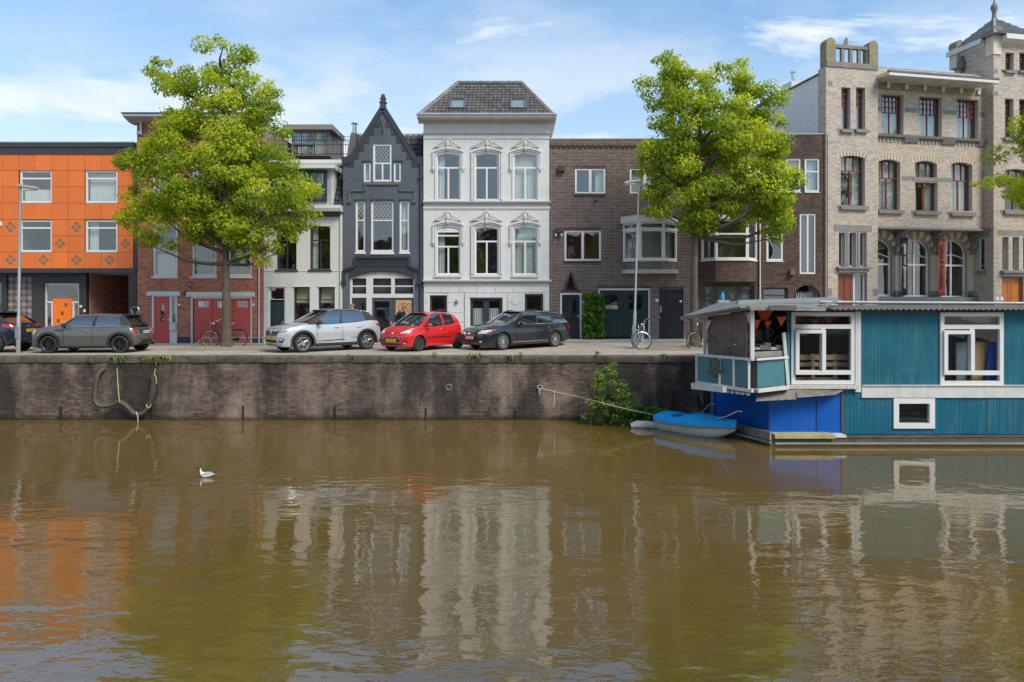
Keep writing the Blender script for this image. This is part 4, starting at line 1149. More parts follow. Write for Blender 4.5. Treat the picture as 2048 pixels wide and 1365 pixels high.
mb = MB(); mb.box(p[0] - .05, p[0] + .05, -.08, -.03, p[1] - .09, p[1] + .09); mb.lathe([(.05, -.06), (.06, .05)], (p[0], -.1, p[1]), n=10); F.part(mb, 'wall_lamp', GALV)
mb = MB(); p = F.P(1031, 603); mb.lathe([(.16, -.05), (.14, -.035), (.0001, -.03)], (p[0], 0, p[1]), 'y', 18); F.part(mb, 'round_plaque', MOULD)
# string courses, frieze, cornice
def course(ya, yb, out, m=MOULD, name='string_course', x0=846.5, x1=1100):
    mb = MB(); z0, z1 = F.z(yb), F.z(ya); mb.prof([(0, z0), (-out * .45, z0), (-out, z0 + (z1 - z0) * .55), (-out, z1 - .015), (0, z1 + .02)], F.u(x0), F.u(x1)); return F.part(mb, name, m)
course(402.8, 408.5, .17, ORN, x1=1101.5); course(415, 420, .05); course(560.5, 566, .19, ORN, x1=1103); course(571.5, 573, .05); course(277, 278.6, .04)
course(266.5, 269.5, .09, ORN)
mb = MB(); mb.box(F.u(847), F.u(1098.3), -.025, .0, F.z(266), F.z(247)); F.part(mb, 'frieze', MOULD)
for px in (945, 1004): bx(F, px, px + .5, 248, 265, .028, ORN, 'frieze_joint')
z0, z1 = F.z(248), WZ(229.5, YF - .62)
mb = MB(); pts = [(.0, z0), (-.10, z0), (-.12, z0 + .09), (-.30, z0 + .20), (-.34, z1 - .17), (-.58, z1 - .12), (-.62, z1), (.3, z1)]
xl, xr = F.u(847) - .22, F.u(1098) + .3
mb.prof(pts, xl, xr); F.part(mb, 'cornice', mat('cornice_paint', (.46, .44, .395), .5, var=.08, dirt=.3, dcol=(.25, .22, .18)))
mb = MB(); mb.box(xl - .02, xr + .02, -.66, .3, z1 + .002, z1 + .06); F.part(mb, 'gutter_edge', ZINC)
mb = MB(); mb.prof([(.02, z0 + .02), (.02, z1 - .02), (8.4, z1 - .02), (8.4, z0 + .02)], F.u(1098) + .02, xr - .01); F.part(mb, 'side_eaves', ORN)
# hip roof
yr, zr = 2.6, WZ(167, YF + 2.6)
eL, eR = F.u(840.5) + .03, F.u(1104); rL = WX(916.5, YF + yr) - F.X0; rR = WX(1042.5, YF + yr) - F.X0
ye, zE = -.35, z1 + .06
mb = MB()
mb.add([(eL, ye, zE), (eR, ye, zE), (eR, 8.6, zE), (eL, 8.6, zE), (rL, yr, zr), (rR, yr, zr), (rR, 6.0, zr), (rL, 6.0, zr)], [(0, 1, 5, 4), (1, 2, 6, 5), (2, 3, 7, 6), (3, 0, 4, 7), (4, 5, 6, 7)])
F.part(mb, 'roof', mat('roof_under', (.04, .038, .036), .8))
TG = mat('weathered_roof_tile', (.105, .095, .085), .6, var=.3, scale=7, orand=.32, dirt=.35, dcol=(.04, .037, .03))
wd = (eR - eL) / 31.0; sl = math.hypot(yr - ye, zr - zE); hg = sl / 12.0
tm = tile_mesh('roof_tile', wd, hg, TG)
sk = []
for a, b in ((900, 932), (1020, 1052.5)):
    sy = YF + ye + (yr - ye) * .32
    sk.append((WX(a, sy) - F.X0, WX(b, sy) - F.X0, sl * .135, sl * .435))
clip = lambda u, s: eL + (rL - eL) * s + .02 < u < eR + (rR - eR) * s - .02
n_ = tile_roof(F, tm, eL, eR, ye, zE + .01, yr, zr, wd, hg, skip=sk, clip=clip)
ang = math.atan2(yr - ye, zr - zE)
for a, b, s0, s1 in sk:
    mb = MB(); W_, H_ = b - a, s1 - s0; t = .07
    mb.box(0, W_, -.13, .02, 0, t); mb.box(0, W_, -.13, .02, H_ - t, H_); mb.box(0, t, -.13, .02, t, H_ - t); mb.box(W_ - t, W_, -.13, .02, t, H_ - t)
    fr = mb.build('skylight', LEAD, F.root, loc=(a, ye + (yr - ye) * s0 / sl, zE + (zr - zE) * s0 / sl), rot=(-ang, 0, 0))
    mb = MB(); mb.add([(t, -.10, t), (W_ - t, -.10, t), (W_ - t, -.10, H_ - t), (t, -.10, H_ - t)], [(0, 1, 2, 3)]); mb.build('pane', GLASS, fr, recalc=False)
    mb = MB(); mb.box(t, W_ - t, -.03, -.02, t, H_ - t); mb.build('roller_blind', mat('grey_blind', (.35, .35, .35), .9), fr)
RT = mat('ridge_tile', (.17, .155, .14), .6, var=.25, scale=6, orand=.25)
mb = MB(); mb.lathe([(.115, 0), (.125, .02), (.105, .36), (.115, .38)], n=10); rm = mb.mesh('ridge_tile', RT, 50)
def ridge(p, q):
    p, q = Vector(p), Vector(q); L_ = (q - p).length; n = int(L_ / .33); d = (q - p).normalized()
    for i in range(n):
        o = put('ridge_tile', rm, F.root, p + d * (L_ * i / n)); o.rotation_euler = d.to_track_quat('Z', 'Y').to_euler()
ridge((eL, ye, zE), (rL, yr, zr)); ridge((eR, ye, zE), (rR, yr, zr)); ridge((rL, yr, zr), (rR, yr, zr))
F.rooms.build('interior', ROOM, F.root, recalc=False)

# ---------------------------------------------------------------- F: brown brick house
def bay(F, xl, xa, xb, xr, out):
    """three-sided bay of windows standing out of the front: list of its corner points in plan"""
    pl = [(F.u(xl), 0.), (F.u(xa, -out), -out), (F.u(xb, -out), -out), (F.u(xr), 0.)]
    return pl
def bay_faces(F, pl, z0, z1, rows, m, name, fw=.085, bw=.07, t=.08, curtain=None):
    for (p, q) in zip(pl, pl[1:]):
        d = Vector((q[0] - p[0], q[1] - p[1])); Ln = d.length; ang = math.atan2(d.y, d.x)
        outer = [(0, z0), (Ln, z0), (Ln, z1), (0, z1)]
        a, b, c, f_ = fw, Ln - fw, z0 + fw, z1 - fw
        panes = []; H = f_ - c - bw * (len(rows) - 1); sh = sum(rows); zt = f_
        for k, h in enumerate(rows):
            zb = zt - H * h / sh; panes.append([(a, zb), (b, zb), (b, zt), (a, zt)]); zt = zb - bw
        mb = MB(); mb.plate(outer, 0, t, panes)
        fr = mb.build(name, m, F.root, loc=(p[0], p[1], 0), rot=(0, 0, ang))
        for pn in panes:
            mb = MB(); mb.add([(x, t * .6, z) for x, z in pn], [(0, 1, 2, 3)]); mb.build('pane', GLASS, fr, recalc=False)
def slab_plan(F, pl, grow, z0, z1, m, name, back=.0, bevel=0.):
    c = sum(p[0] for p in pl) / len(pl)
    q = [(p[0] + (grow if p[0] > c else -grow), p[1] - (grow if p[1] < -.01 else 0)) for p in pl]
    q = q + [(q[-1][0], back)] + [(q[0][0], back)] if back else q
    mb = MB(); mb.slab(q, z0, z1); return F.part(mb, name, m, bevel=bevel)
F = Facade('brown_brick_house', 'flat-roofed brown brick house with a white bay window and ivy by the doors', 1099)
u1 = F.u(1395); zt = F.z(279)
outer = [(0, -.12), (u1, -.12), (u1, zt), (0, zt)]
window(F, 1150, 1211, 337, 388, ((1, (1, 1)),), fw=.085, bw=.12, depth=.02, curtain='right')
window(F, 1259.5, 1320, 336.5, 388, ((1, (1, 1)),), fw=.085, bw=.12, depth=.02, curtain='full')
window(F, 1129, 1202, 461, 522, ((1, (1, 1)),), fw=.085, bw=.12, depth=.02)
bu0, bu1 = F.u(1245), F.u(1353)
F.holes.append([(bu0, F.z(521)), (bu1, F.z(521)), (bu1, F.z(432)), (bu0, F.z(432))])
for a, b, c in ((1120.5, 1163, 586.5), (1197, 1300, 577.5), (1318, 1367.5, 579)):
    q = wbox(F, a, b, c, 690); F.holes.append([(p[0], max(p[1], -.12)) for p in q])
ni = rp(F, (1130.5, 580.5), (1153, 580.5), (1141.5, 549)); F.holes.append(ni)
house_body(F, outer, MBRN, deep=8.5)
bricks(F, outer, F.holes, BBRN)
mb = MB(); mb.box(F.u(1128), F.u(1156), .26, .3, F.z(584), F.z(546)); F.part(mb, 'niche_back', BDRK)
mb = MB(); q = rp(F, (1127, 582), (1141.5, 545.5), (1156, 582))
for a, b in zip(q, q[1:]): mb.bar((a[0], -.015, a[1]), (b[0], -.015, b[1]), .11, .06)
F.part(mb, 'niche_edging', BBRN)
mb = MB(); mb.box(0, u1, -.03, .3, zt + .002, zt + .05); F.part(mb, 'coping', ZINC)
zb0, zb1 = F.z(297.5), F.z(289.5)
mb = MB(); n = int(u1 / .12)
for i in range(n):
    x = i * u1 / n
    mb.box(x + .006, x + u1 / n - .006, -.035 if i % 2 else -.02, 0, zb0 + (.0 if i % 2 else .05), zb1 - (.05 if i % 2 else .0))
mb.build('brick_frieze', BDRK, F.root, kind='stuff')
for a, b, ya, yb in ((1148, 1213, 388.5, 392.5), (1127, 1204.5, 522.5, 527)):
    soldier(F, F.u(a), F.u(b), F.z(yb), F.z(ya), BBRN, y=-.05, lo=0, hi=.5, name='brick_sill')
for a, b, ya, yb in ((1148, 1213, 331.5, 336.5), (1127, 1204.5, 455.5, 460.5), (1197, 1305, 571.5, 577), (1120, 1164, 581, 586), (1316, 1369, 573, 578.5)):
    soldier(F, F.u(a), F.u(b), F.z(yb), F.z(ya), BBRN, y=-.010, lo=0, hi=.6)
# bay window
OUT = .75
pl = bay(F, 1246, 1279, 1328, 1354, OUT)
zs = F.z(521, d=-.4); zr_ = F.z(460, d=-.4); zc0 = F.z(446, d=-.4); zc1 = F.z(431, d=-.5)
bay_faces(F, pl, zs, zr_, (1,), WFRAME, 'bay_window', .10)
bay_faces(F, pl, zr_ + .004, zc0, (1,), WFRAME, 'bay_upper_light', .07)
slab_plan(F, pl, .05, zr_ - .03, zr_ + .03, WFRAME, 'bay_rail')
slab_plan(F, pl, .12, zc0 + .002, zc1, WHITE, 'bay_cornice', back=.3)
slab_plan(F, pl, .17, zc1 + .002, zc1 + .05, LEAD, 'bay_roof', back=.3)
slab_plan(F, pl, .03, zs - .05, zs - .002, WFRAME, 'bay_sill')
mb = MB(); ap = [(p[0] + (.03 if i == 0 else -.03 if i == 3 else 0), p[1] + .03) for i, p in enumerate(pl)]
mb.slab(ap, F.z(541, d=-.4), zs - .052); F.part(mb, 'bay_apron', MBRN)
for p, q in zip(ap, ap[1:]):
    d = Vector((q[0] - p[0], q[1] - p[1])); Ln = d.length; bl = []; z = F.z(541, d=-.4); k = 0
    while z < zs - .1:
        x = -.1 * (k % 2)
        while x < Ln - .02: bl.append((max(0, x), min(Ln, x + .203), z, z + .053, rng.random() * .8)); x += .215
        z += .0655; k += 1
    me = brick_mesh(bl, -.006, .01); me.materials.append(BBRN); put('brick', me, F.root, (p[0], p[1], 0), (0, 0, math.atan2(d.y, d.x)), kind='stuff')
cu = (bu0 + bu1) / 2; hw = (F.u(1356) - F.u(1243)) / 2
half = [(cu + hw * math.cos(math.pi + math.pi * i / 20) , -(OUT + .12) * (1 - abs(math.cos(math.pi * i / 20)) ** 4) ** .5) for i in range(21)]
mb = MB(); mb.slab(half, F.z(547.5, d=-.5), F.z(540, d=-.5)); F.part(mb, 'bay_base_slab', mat('light_concrete', (.40, .40, .39), .6), bevel=.02)
mb = MB(); mb.box(bu0, bu1, .9, .95, F.z(522), F.z(432)); F.part(mb, 'bay_curtain', CURT)
# doors
casing(F, 1120.5, 1163, 586.5, 678.5, WFRAME, .075, depth=.02)
INK = mat('ink_blue_paint', (.014, .017, .024), .32, var=.2)
door(F, 1123.8, 1159.7, 590, 676, INK, hole=False, depth=.07, lights=((.62, .10, .80, .46),), panels=((.14, .09, .9, .56), (.14, .62, .9, .95)), handle=(.93, .50, -.08), name='front_door')
casing(F, 1197, 1300.5, 577.5, 676, WFRAME, .075, depth=.02)
for i, (a, b) in enumerate(((1200.6, 1247), (1247.4, 1297))):
    dr = door(F, a, b, 581, 675, GRND, hole=False, depth=.07, lights=((.22, .10, .76, .40),), name='garage_door', glassm=GLASS)
    if i == 0:
        bx(F, 1210, 1237, 611.5, 620, -.085, mat('cardboard', (.44, .30, .14), .8), 'cardboard_strip', deep=.095)
        bx(F, 1224.5, 1237.5, 611, 619.8, -.075, mat('paper_sign', (.55, .42, .2), .7), 'paper_sign', deep=.08)
door(F, 1318.5, 1367.5, 579.5, 676, mat('black_boards', (.012, .013, .017), .4, var=.2), hole=False, depth=.08, boards=9, handle=(.02, .57, .09), name='board_door')
bx(F, 1319.8, 1323.5, 612, 626, -.03, GALV, 'letter_slot', deep=.06); bx(F, 1360, 1364.5, 601, 605, -.055, PLATEW, 'house_number_plate', deep=.06)
bx(F, 1310.5, 1317, 599, 603.5, .02, PLATEW, 'house_number_plate'); bx(F, 1164, 1168, 603, 607, .02, PLATEW, 'house_number_plate')
for px, py in ((1122.5, 339), (1117.5, 462)): bx(F, px - 7, px + 7, py - 5.5, py + 5.5, .2, mat('brown_vent_box', (.05, .028, .026), .6), 'wall_vent', bevel=.02)
mb = MB(); p = F.P(1117, 471)
for s_ in (-1, 1): mb.lathe([(.04, -.14), (.055, 0)], (p[0] + s_ * .13, -.15, p[1]), 'y', 10); mb.bar((p[0] + s_ * .13, -.16, p[1]), (p[0], -.02, p[1] + .15), .025)
F.part(mb, 'flood_lamps', PLATEW)
mb = MB(); p = F.P(1191, 402); mb.ball((p[0], -.08, p[1]), .06, .06, .07, 8); mb.bar((p[0], -.06, p[1]), (p[0], 0, p[1] + .1), .03); F.part(mb, 'wall_lamp', BLACK)
F.rooms.build('interior', ROOM, F.root, recalc=False)

# ---------------------------------------------------------------- G: dark brown brick house
F = Facade('dark_brick_house', 'dark brown brick house with angular bay and tall narrow stair window beside the pale building', 1395.3)
u1 = F.u(1651); zt = F.z(269.5)
outer = [(0, -.12), (u1, -.12), (u1, zt), (0, zt)]
for i in range(5):
    a = 1609.5 - 37.4 * i
    window(F, a, a + 30, 317, 384.5, ((.37, (1,)), (.63, (1,))), fw=.085, bw=.06, depth=.03, curtain=('full', 'full', '', 'left', '')[i], sill=(.01, .04, .04))
window(F, 1599.5, 1632, 427.5, 548.5, ((1, (1, 1)),), fw=.075, bw=.075, depth=.03, name='stair_window', curtain='blind', cm=mat('glass_block', (.10, .11, .11), .4))
window(F, 1533, 1567, 449, 522.5, ((.32, (1,)), (.68, (1,))), fw=.10, bw=.06, depth=.03, sill=(.01, .04, .04))
window(F, 1525.5, 1575.5, 575.5, 640, ((.2, (1,)), (.8, (1,))), m=DTRIM, fw=.08, bw=.07, depth=.1)
ar = F.rect(1588, 1641, 570, 690); apoly = arc_poly(ar[0], ar[1], -.12, ar[3], (ar[1] - ar[0]) * .49, 20); F.holes.append(apoly)
F.holes.append(wbox(F, 1403, 1512, 440, 519))
q = wbox(F, 1408, 1509, 570, 690); F.holes.append([(p[0], max(p[1], -.12)) for p in q])
house_body(F, outer, MDRK, deep=8.5)
bricks(F, outer, F.holes, BDRK)
mb = MB(); mb.box(0, u1, -.03, .3, zt + .002, zt + .05); F.part(mb, 'coping', PSTONE)
mb = MB(); mb.box(ar[0] - .2, ar[1] + .2, 1.2, 1.3, -.12, ar[3] + .1); F.part(mb, 'porch_back', DGREY)
mb = MB(); n = 9
for i in range(n):
    x = ar[0] + .25 + (ar[1] - ar[0] - .5) * i / (n - 1); mb.bar((x, .35, 0.1), (x, .35, F.z(588)), .03); mb.lathe([(.03, F.z(588)), (.0015, F.z(588) + .12)], (x, .35, 0), n=6)
mb.bar((ar[0], .35, F.z(600)), (ar[1], .35, F.z(600)), .04); F.part(mb, 'porch_gate', PLATEW)
pl = bay(F, 1402, 1431.5, 1496, 1514, .75)
zs = F.z(520, d=-.4); zc0 = F.z(440, d=-.4)
bay_faces(F, pl, zs, zc0, (.35, .65), WFRAME, 'bay_window', .09)
slab_plan(F, pl, .14, zc0 + .002, zc0 + .22, WHITE, 'bay_cornice', back=.3)
slab_plan(F, pl, .18, zc0 + .222, zc0 + .27, LEAD, 'bay_roof', back=.3)
slab_plan(F, pl, .04, zs - .06, zs - .002, WFRAME, 'bay_sill')
ap = [(p[0] + (.02 if i == 0 else -.02 if i == 3 else 0), p[1] + .02) for i, p in enumerate(pl)]
zl = F.z(564, d=-.4)
mb = MB(); mb.slab(ap, zl, zs - .062); F.part(mb, 'bay_apron', MDRK)
for p, q in zip(ap, ap[1:]):
    d = Vector((q[0] - p[0], q[1] - p[1])); Ln = d.length; bl = []; z = zl; k = 0
    while z < zs - .11:
        x = -.1 * (k % 2)
        while x < Ln - .02: bl.append((max(0, x), min(Ln, x + .203), z, z + .053, rng.random())); x += .215
        z += .0655; k += 1
    me = brick_mesh(bl, -.006, .01); me.materials.append(BDRK); put('brick', me, F.root, (p[0], p[1], 0), (0, 0, math.atan2(d.y, d.x)), kind='stuff')
mb = MB(); mb.box(F.u(1404), F.u(1511), .9, .95, F.z(520), F.z(440)); F.part(mb, 'bay_curtain', mat('room_shade', (.12, .12, .11), .9))
window(F, 0, 0, 0, 0, ((.25, (.26, .5, .24)), (.75, (.26, .5, .24))), m=mat('shop_frame', (.05, .045, .04), .5), fw=.09, bw=.08, local=(F.u(1408), F.u(1509), 0.1, F.z(570)), hole=False, depth=.12, name='shop_window', curtain='blind', cm=mat('grey_green_blind', (.24, .27, .22), .9))
pipe(F, 1519, 400, 690, WHITE, .035); pipe(F, 1652.2, 270, 690, mat('brown_pipe', (.12, .085, .07), .5), .05)
mb = MB(); p = F.P(1582, 546); mb.box(p[0] - .11, p[0] + .11, -.22, -.02, p[1] - .1, p[1] + .1); mb.box(p[0] - .03, p[0] + .03, -.14, -.08, p[1] + .1, p[1] + .16); F.part(mb, 'wall_lamp', mat('copper_lantern', (.18, .085, .05), .5), bevel=.01)
F.rooms.build('interior', ROOM, F.root, recalc=False)
# ---------------------------------------------------------------- H: pale glazed brick building, turned away a little
F = Facade('pale_brick_building', 'large pale glazed brick building with red-brown windows, corner tower and wide white eaves', 1652, Y=30.9, yaw=R(11.3), cat='building')
RW = mat('oxblood_frame', (.20, .042, .032), .4, var=.1)
D1, D2 = .50, 1.20
ub, uR = F.u(1755.5), F.u(1987)
uE = F.u(2048) + 5.5
ztop = F.z(136, 1700); zbeam = F.z(455, 1850, .3); zc = F.z(163, 1860, D1)
def lining(F, local, d, depth, m=PSTONE, t=.03, rise=0.):
    u0, u1, z0, z1 = local
    o = arc_poly(u0, u1, z0, z1, rise); i_ = arc_poly(u0 + t, u1 - t, z0 + .001, z1 - t, max(0, rise - t * .2))
    mb = MB(); mb.plate(o, d - .004, d + depth, [i_]); F.part(mb, 'stone_reveal', m)
def stone(x0, x1, y0, y1, out=.015, d=0., m=STONE, name='stone_block', deep=.02): return bx(F, x0, x1, y0, y1, out, m, name, d=d, deep=deep)
def wsill(x0, x1, y0, y1, d): 
    stone(x0 - 6, x1 + 6, y0 - 1, y1 - 2, .012, d); u0, u1_, z0, z1 = F.rect(x0, x1, y0, y1, d)
    mb = MB(); mb.prof([(d + .15, z1), (d - .13, z1 - .03), (d - .13, z0), (d, z0)], u0, u1_); F.part(mb, 'sill', STONE)
# ---- left bay
hb = []
def hwin(x0, x1, y0, y1, rows, d, hl, rise=0., fw=.07, bw=.055, m=RW, curtain=None, **k):
    lc = F.rect(x0, x1, y0, y1, d)
    lining(F, lc, d, .22, rise=rise)
    return window(F, 0, 0, 0, 0, rows, m=m, fw=fw, bw=bw, d=d, depth=.20, rise=rise, local=lc, hl=hl, curtain=curtain, **k)
six = lambda n: ((.14, (1,) * n), (.14, (1,) * n), (.14, (1,) * n), (.58, (1, 1)))
def redwin(x0, x1, y0, y1, d, hl, n, curtain='full'):
    """casement pair under a small-paned upper light"""
    return hwin(x0, x1, y0, y1, ((.135, (1,) * n), (.135, (1,) * n), (.135, (1,) * n), (.595, (1, 1) if n > 3 else (1,))), d, hl, fw=.055, bw=.035, curtain=curtain)
redwin(1681.4, 1702, 174, 259.5, 0, hb, 2); redwin(1711, 1731.6, 174, 259.5, 0, hb, 2)
wsill(1680.5, 1704, 259.5, 266.5, 0); wsill(1709.5, 1733, 259.5, 266.5, 0)
hwin(1680, 1731, 306, 411.5, ((.32, (1, 1, 1)), (.68, (1, 1))), 0, hb, rise=.13, curtain='right top', cm=CURT)
soldier(F, F.u(1676), F.u(1735), F.z(312, 1706), F.z(303, 1706), BARC, y=-.008, w=.075, gap=.006, rise=.15, fan=.15, name='arch_bricks')
wsill(1679, 1732.5, 412.5, 420.5, 0)
stone(1668, 1743, 451, 463, .02); 
for a, b in ((1676.5, 1691.5), (1697.5, 1713.5), (1719, 1734.5)):
    hwin(a, b, 464, 534, ((1, (1,)),), 0, hb, m=WFRAME, fw=.06)
for a, b in ((1692, 1697), (1714, 1718.5)): stone(a, b, 464, 534, .03, m=STONE, name='stone_mullion', deep=.18)
for q in (((1672, 1737, 534.5, 538.5, .20)), ((1675, 1735, 538.5, 544.5, .12))): stone(*q[:4], q[4], name='stone_ledge')
dl = F.rect(1676, 1709.5, 546.5, 640); dr2 = F.rect(1711, 1734, 546.5, 640)
hb.append([(dl[0], -.1), (dr2[1], -.1), (dr2[1], dl[3]), (dl[0], dl[3])])
door(F, 0, 0, 0, 0, mat('chestnut_door', (.20, .055, .022), .4, var=.2, scale=6), hole=False, d=0, depth=.16, local=(dl[0], dl[1], 0, dl[3] - .03), panels=((.12, .05, .46, .45), (.54, .05, .88, .45)), lights=((.14, .55, .62, .82),), name='panel_door', glassm=dark_glass('dark_glass'))
window(F, 0, 0, 0, 0, ((1, (1,)),), fw=.08, local=(dr2[0], dr2[1], .9, dr2[3]), hole=False, depth=.16, name='side_light', curtain='full', cm=mat('green_grey_cloth', (.22, .26, .24), .9))
mb = MB(); mb.box(dr2[0], dr2[1], .18, .26, 0, .9); F.part(mb, 'side_panel', WFRAME)
bay = [(0, -.12), (ub, -.12), (ub, ztop), (0, ztop)]
mb = MB(); mb.plate(bay, 0, .26, hb, back=False); F.part(mb, 'wall', MWHT)
bricks(F, bay, hb, BWHT, Lb=.20, Hb=.062, j=.007, soft=True)
for q in ((1655.5, 1665, 163, 173), (1748, 1755, 168.5, 178), (1655.5, 1664, 578, 592), (1746, 1755, 578, 592)): stone(*q, .014)
# crown of the bay: two round-headed piers and a stone balustrade
zb_ = ztop; zr0 = F.z(97, 1700); zr1 = F.z(90.5, 1700)
for a, b, py in ((1652, 1670.5, 76), (1738, 1755.5, 82)):
    u0, u1_ = F.u(a), F.u(b); zt_ = F.z(py, (a + b) / 2)
    mb = MB(); mb.plate(arc_poly(u0, u1_, zb_, zt_, (u1_ - u0) * .42, 10), -.03, .42); F.part(mb, 'parapet_pier', mat('lichen_stone', (.25, .205, .13), .85, var=.25, scale=5, dirt=.4))
mb = MB(); a, b = F.u(1670.5), F.u(1738); LS = mat('balustrade_stone', (.205, .18, .15), .8, var=.2, dirt=.3)
mb.box(a, b, .03, .21, zr0, zr1); F.part(mb, 'parapet_rail', LS)
mb = MB(); mb.box(0 + .02, ub - .02, -.05, .4, zb_ - .02, zb_ + .22); F.part(mb, 'parapet_base', LS)
for i in range(5):
    x = a + (b - a) * i / 4; mb = MB(); mb.box(x - .08, x + .08, .06, .18, zb_ + .22, zr0 - .002); F.part(mb, 'parapet_post', LS)
mb = MB(); p = F.P(1696, 89); mb.hexa([(p[0] - .1, .1, zr1), (p[0] + .1, .1, zr1), (p[0] + .1, .2, zr1), (p[0] - .1, .2, zr1)], [(p[0] - .02, .12, zr1 + .38), (p[0] + .08, .12, zr1 + .38), (p[0] + .08, .18, zr1 + .38), (p[0] - .02, .18, zr1 + .38)]); F.part(mb, 'parapet_finial', LS)
# ---- middle, upper floors
hm = []; cols = ((1761.5, 1808), (1837.6, 1884.5), (1912, 1958))
for i, (a, b) in enumerate(cols):
    o = 4.6 * i
    redwin(a, b, 188.5 + o, 269.5 + o, D1, hm, 6)
    r1 = hwin(a - 5.5 - 3 * i, b - 6.5 - 3 * i, 318 + 3 * i, (420 if i != 1 else 352) + 3 * (i == 2) + (0 if i != 1 else 9), ((.36, (1, 1, 1)), (.64, (1, 1))) if i != 1 else ((1, (1, 1, 1)),), D1, hm, rise=.13, curtain='full')
    if i == 1: hwin(1829, 1876, 364, 422.5, ((1, (1, 1)),), D1, hm, curtain='left right'); stone(1826, 1879, 355.5, 363, .03, D1)
    ca, cb = a - 9 - 3 * i, b - 2 - 3 * i
    soldier(F, F.u(ca, D1), F.u(cb, D1), F.z(317 + 3.5 * i, ca, D1), F.z(309 + 3.5 * i, ca, D1), BARC, y=D1 - .008, w=.075, gap=.006, rise=.15, fan=.15, name='arch_bricks')
    wsill(a - 7 - 3 * i, b - 5 - 3 * i, 421 + 2.5 * i, 428 + 2.5 * i, D1)
for a, b, y_ in ((1755.5, 1761, 214), (1809, 1837, 217), (1885.5, 1911.5, 221), (1959, 1975, 225)): stone(a, b, y_, y_ + 9, .012, D1, name='stone_band')
for a, b, y_ in ((1803, 1828, 353), (1877, 1903, 356)): stone(a, b, y_, y_ + 9, .012, D1, name='stone_band')
mid = [(ub, zbeam), (uR, zbeam), (uR, zc + .5), (ub, zc + .5)]
mb = MB(); mb.plate(mid, D1, D1 + .26, hm, back=False); F.part(mb, 'wall', MWHT)
bricks(F, mid, hm, BWHT, y=D1, Lb=.20, Hb=.062, j=.007, soft=True)
z1 = F.z(270.5, 1800, D1); z0 = F.z(276.5, 1800, D1)
mb = MB(); mb.prof([(D1, z0), (D1 - .16, z0), (D1 - .2, z1 - .03), (D1, z1)], ub, uR - .02); F.part(mb, 'stone_ledge', STONE)
for a, b in ((1806, 1833), (1881, 1908), (1954, 1975)):
    u0, u1_ = F.u(a, D1), F.u(b, D1); mb = MB(); mb.prof([(D1, z0 - .22), (D1 - .08, z0 - .2), (D1 - .17, z0 - .003), (D1, z0 - .003)], u0, u1_); F.part(mb, 'corbel', STONE)
mb = MB()
for k in range(30):
    x = ub + .05 + k * (uR - ub - .15) / 30; mb.box(x, x + .09, D1 - .045, D1, z0 - .22, z0 - .03)
F.part(mb, 'dentil_bricks', BWHT, kind='stuff')
# eaves of the middle: raking white soffit with brackets and a patterned brick frieze
ye = -.75; zf1 = F.z(150.5, 1870, ye); zf0 = F.z(156.5, 1870, ye); zs = F.z(172, 1865, D1)
mb = MB(); mb.prof([(D1, zs), (ye + .02, zf0), (ye, zf0), (ye, zf1), (D1, zf1 + .15)], ub - .04, F.u(1996.6, ye)); F.part(mb, 'eaves', mat('eaves_paint', (.60, .58, .53), .5, var=.05))
mb = MB(); mb.box(ub - .06, F.u(1996.6, ye) + .03, ye - .05, ye + .1, zf1 - .02, zf1 + .07); F.part(mb, 'roof_edge_strip', LEAD)
mb = MB(); mb.box(ub - .04, F.u(1996.6, ye), ye - .03, ye - .001, zf0 - .02, zf1 - .03); F.part(mb, 'fascia_board', WHITE)
for k in range(6):
    x = ub + .9 + k * (uR - ub - 1.0) / 5.3
    mb = MB(); mb.prof([(D1, zs - .28), (D1 - .10, zs - .28), (D1 - .14, zs - .02), (D1, zs - .02)], x - .07, x + .07); F.part(mb, 'eaves_bracket', CREAM)
    mb = MB(); mb.bar((x, D1, zs - .012), (x, ye + .06, zf0 - .018), .05, .03); F.part(mb, 'soffit_batten', CREAM)
mb = MB()
for k in range(44):
    for r_ in range(3):
        x = ub + .05 + (k + .5 * (r_ % 2)) * (uR - ub - .1) / 44
        if x < uR - .12: mb.box(x, x + .075, D1 - .018, D1, zs - .13 - .11 * r_, zs - .07 - .11 * r_)
F.part(mb, 'patterned_brick', tone_mat('ochre_brick', [(.17, .11, .06), (.26, .17, .10)], .7, 'random'), kind='stuff')
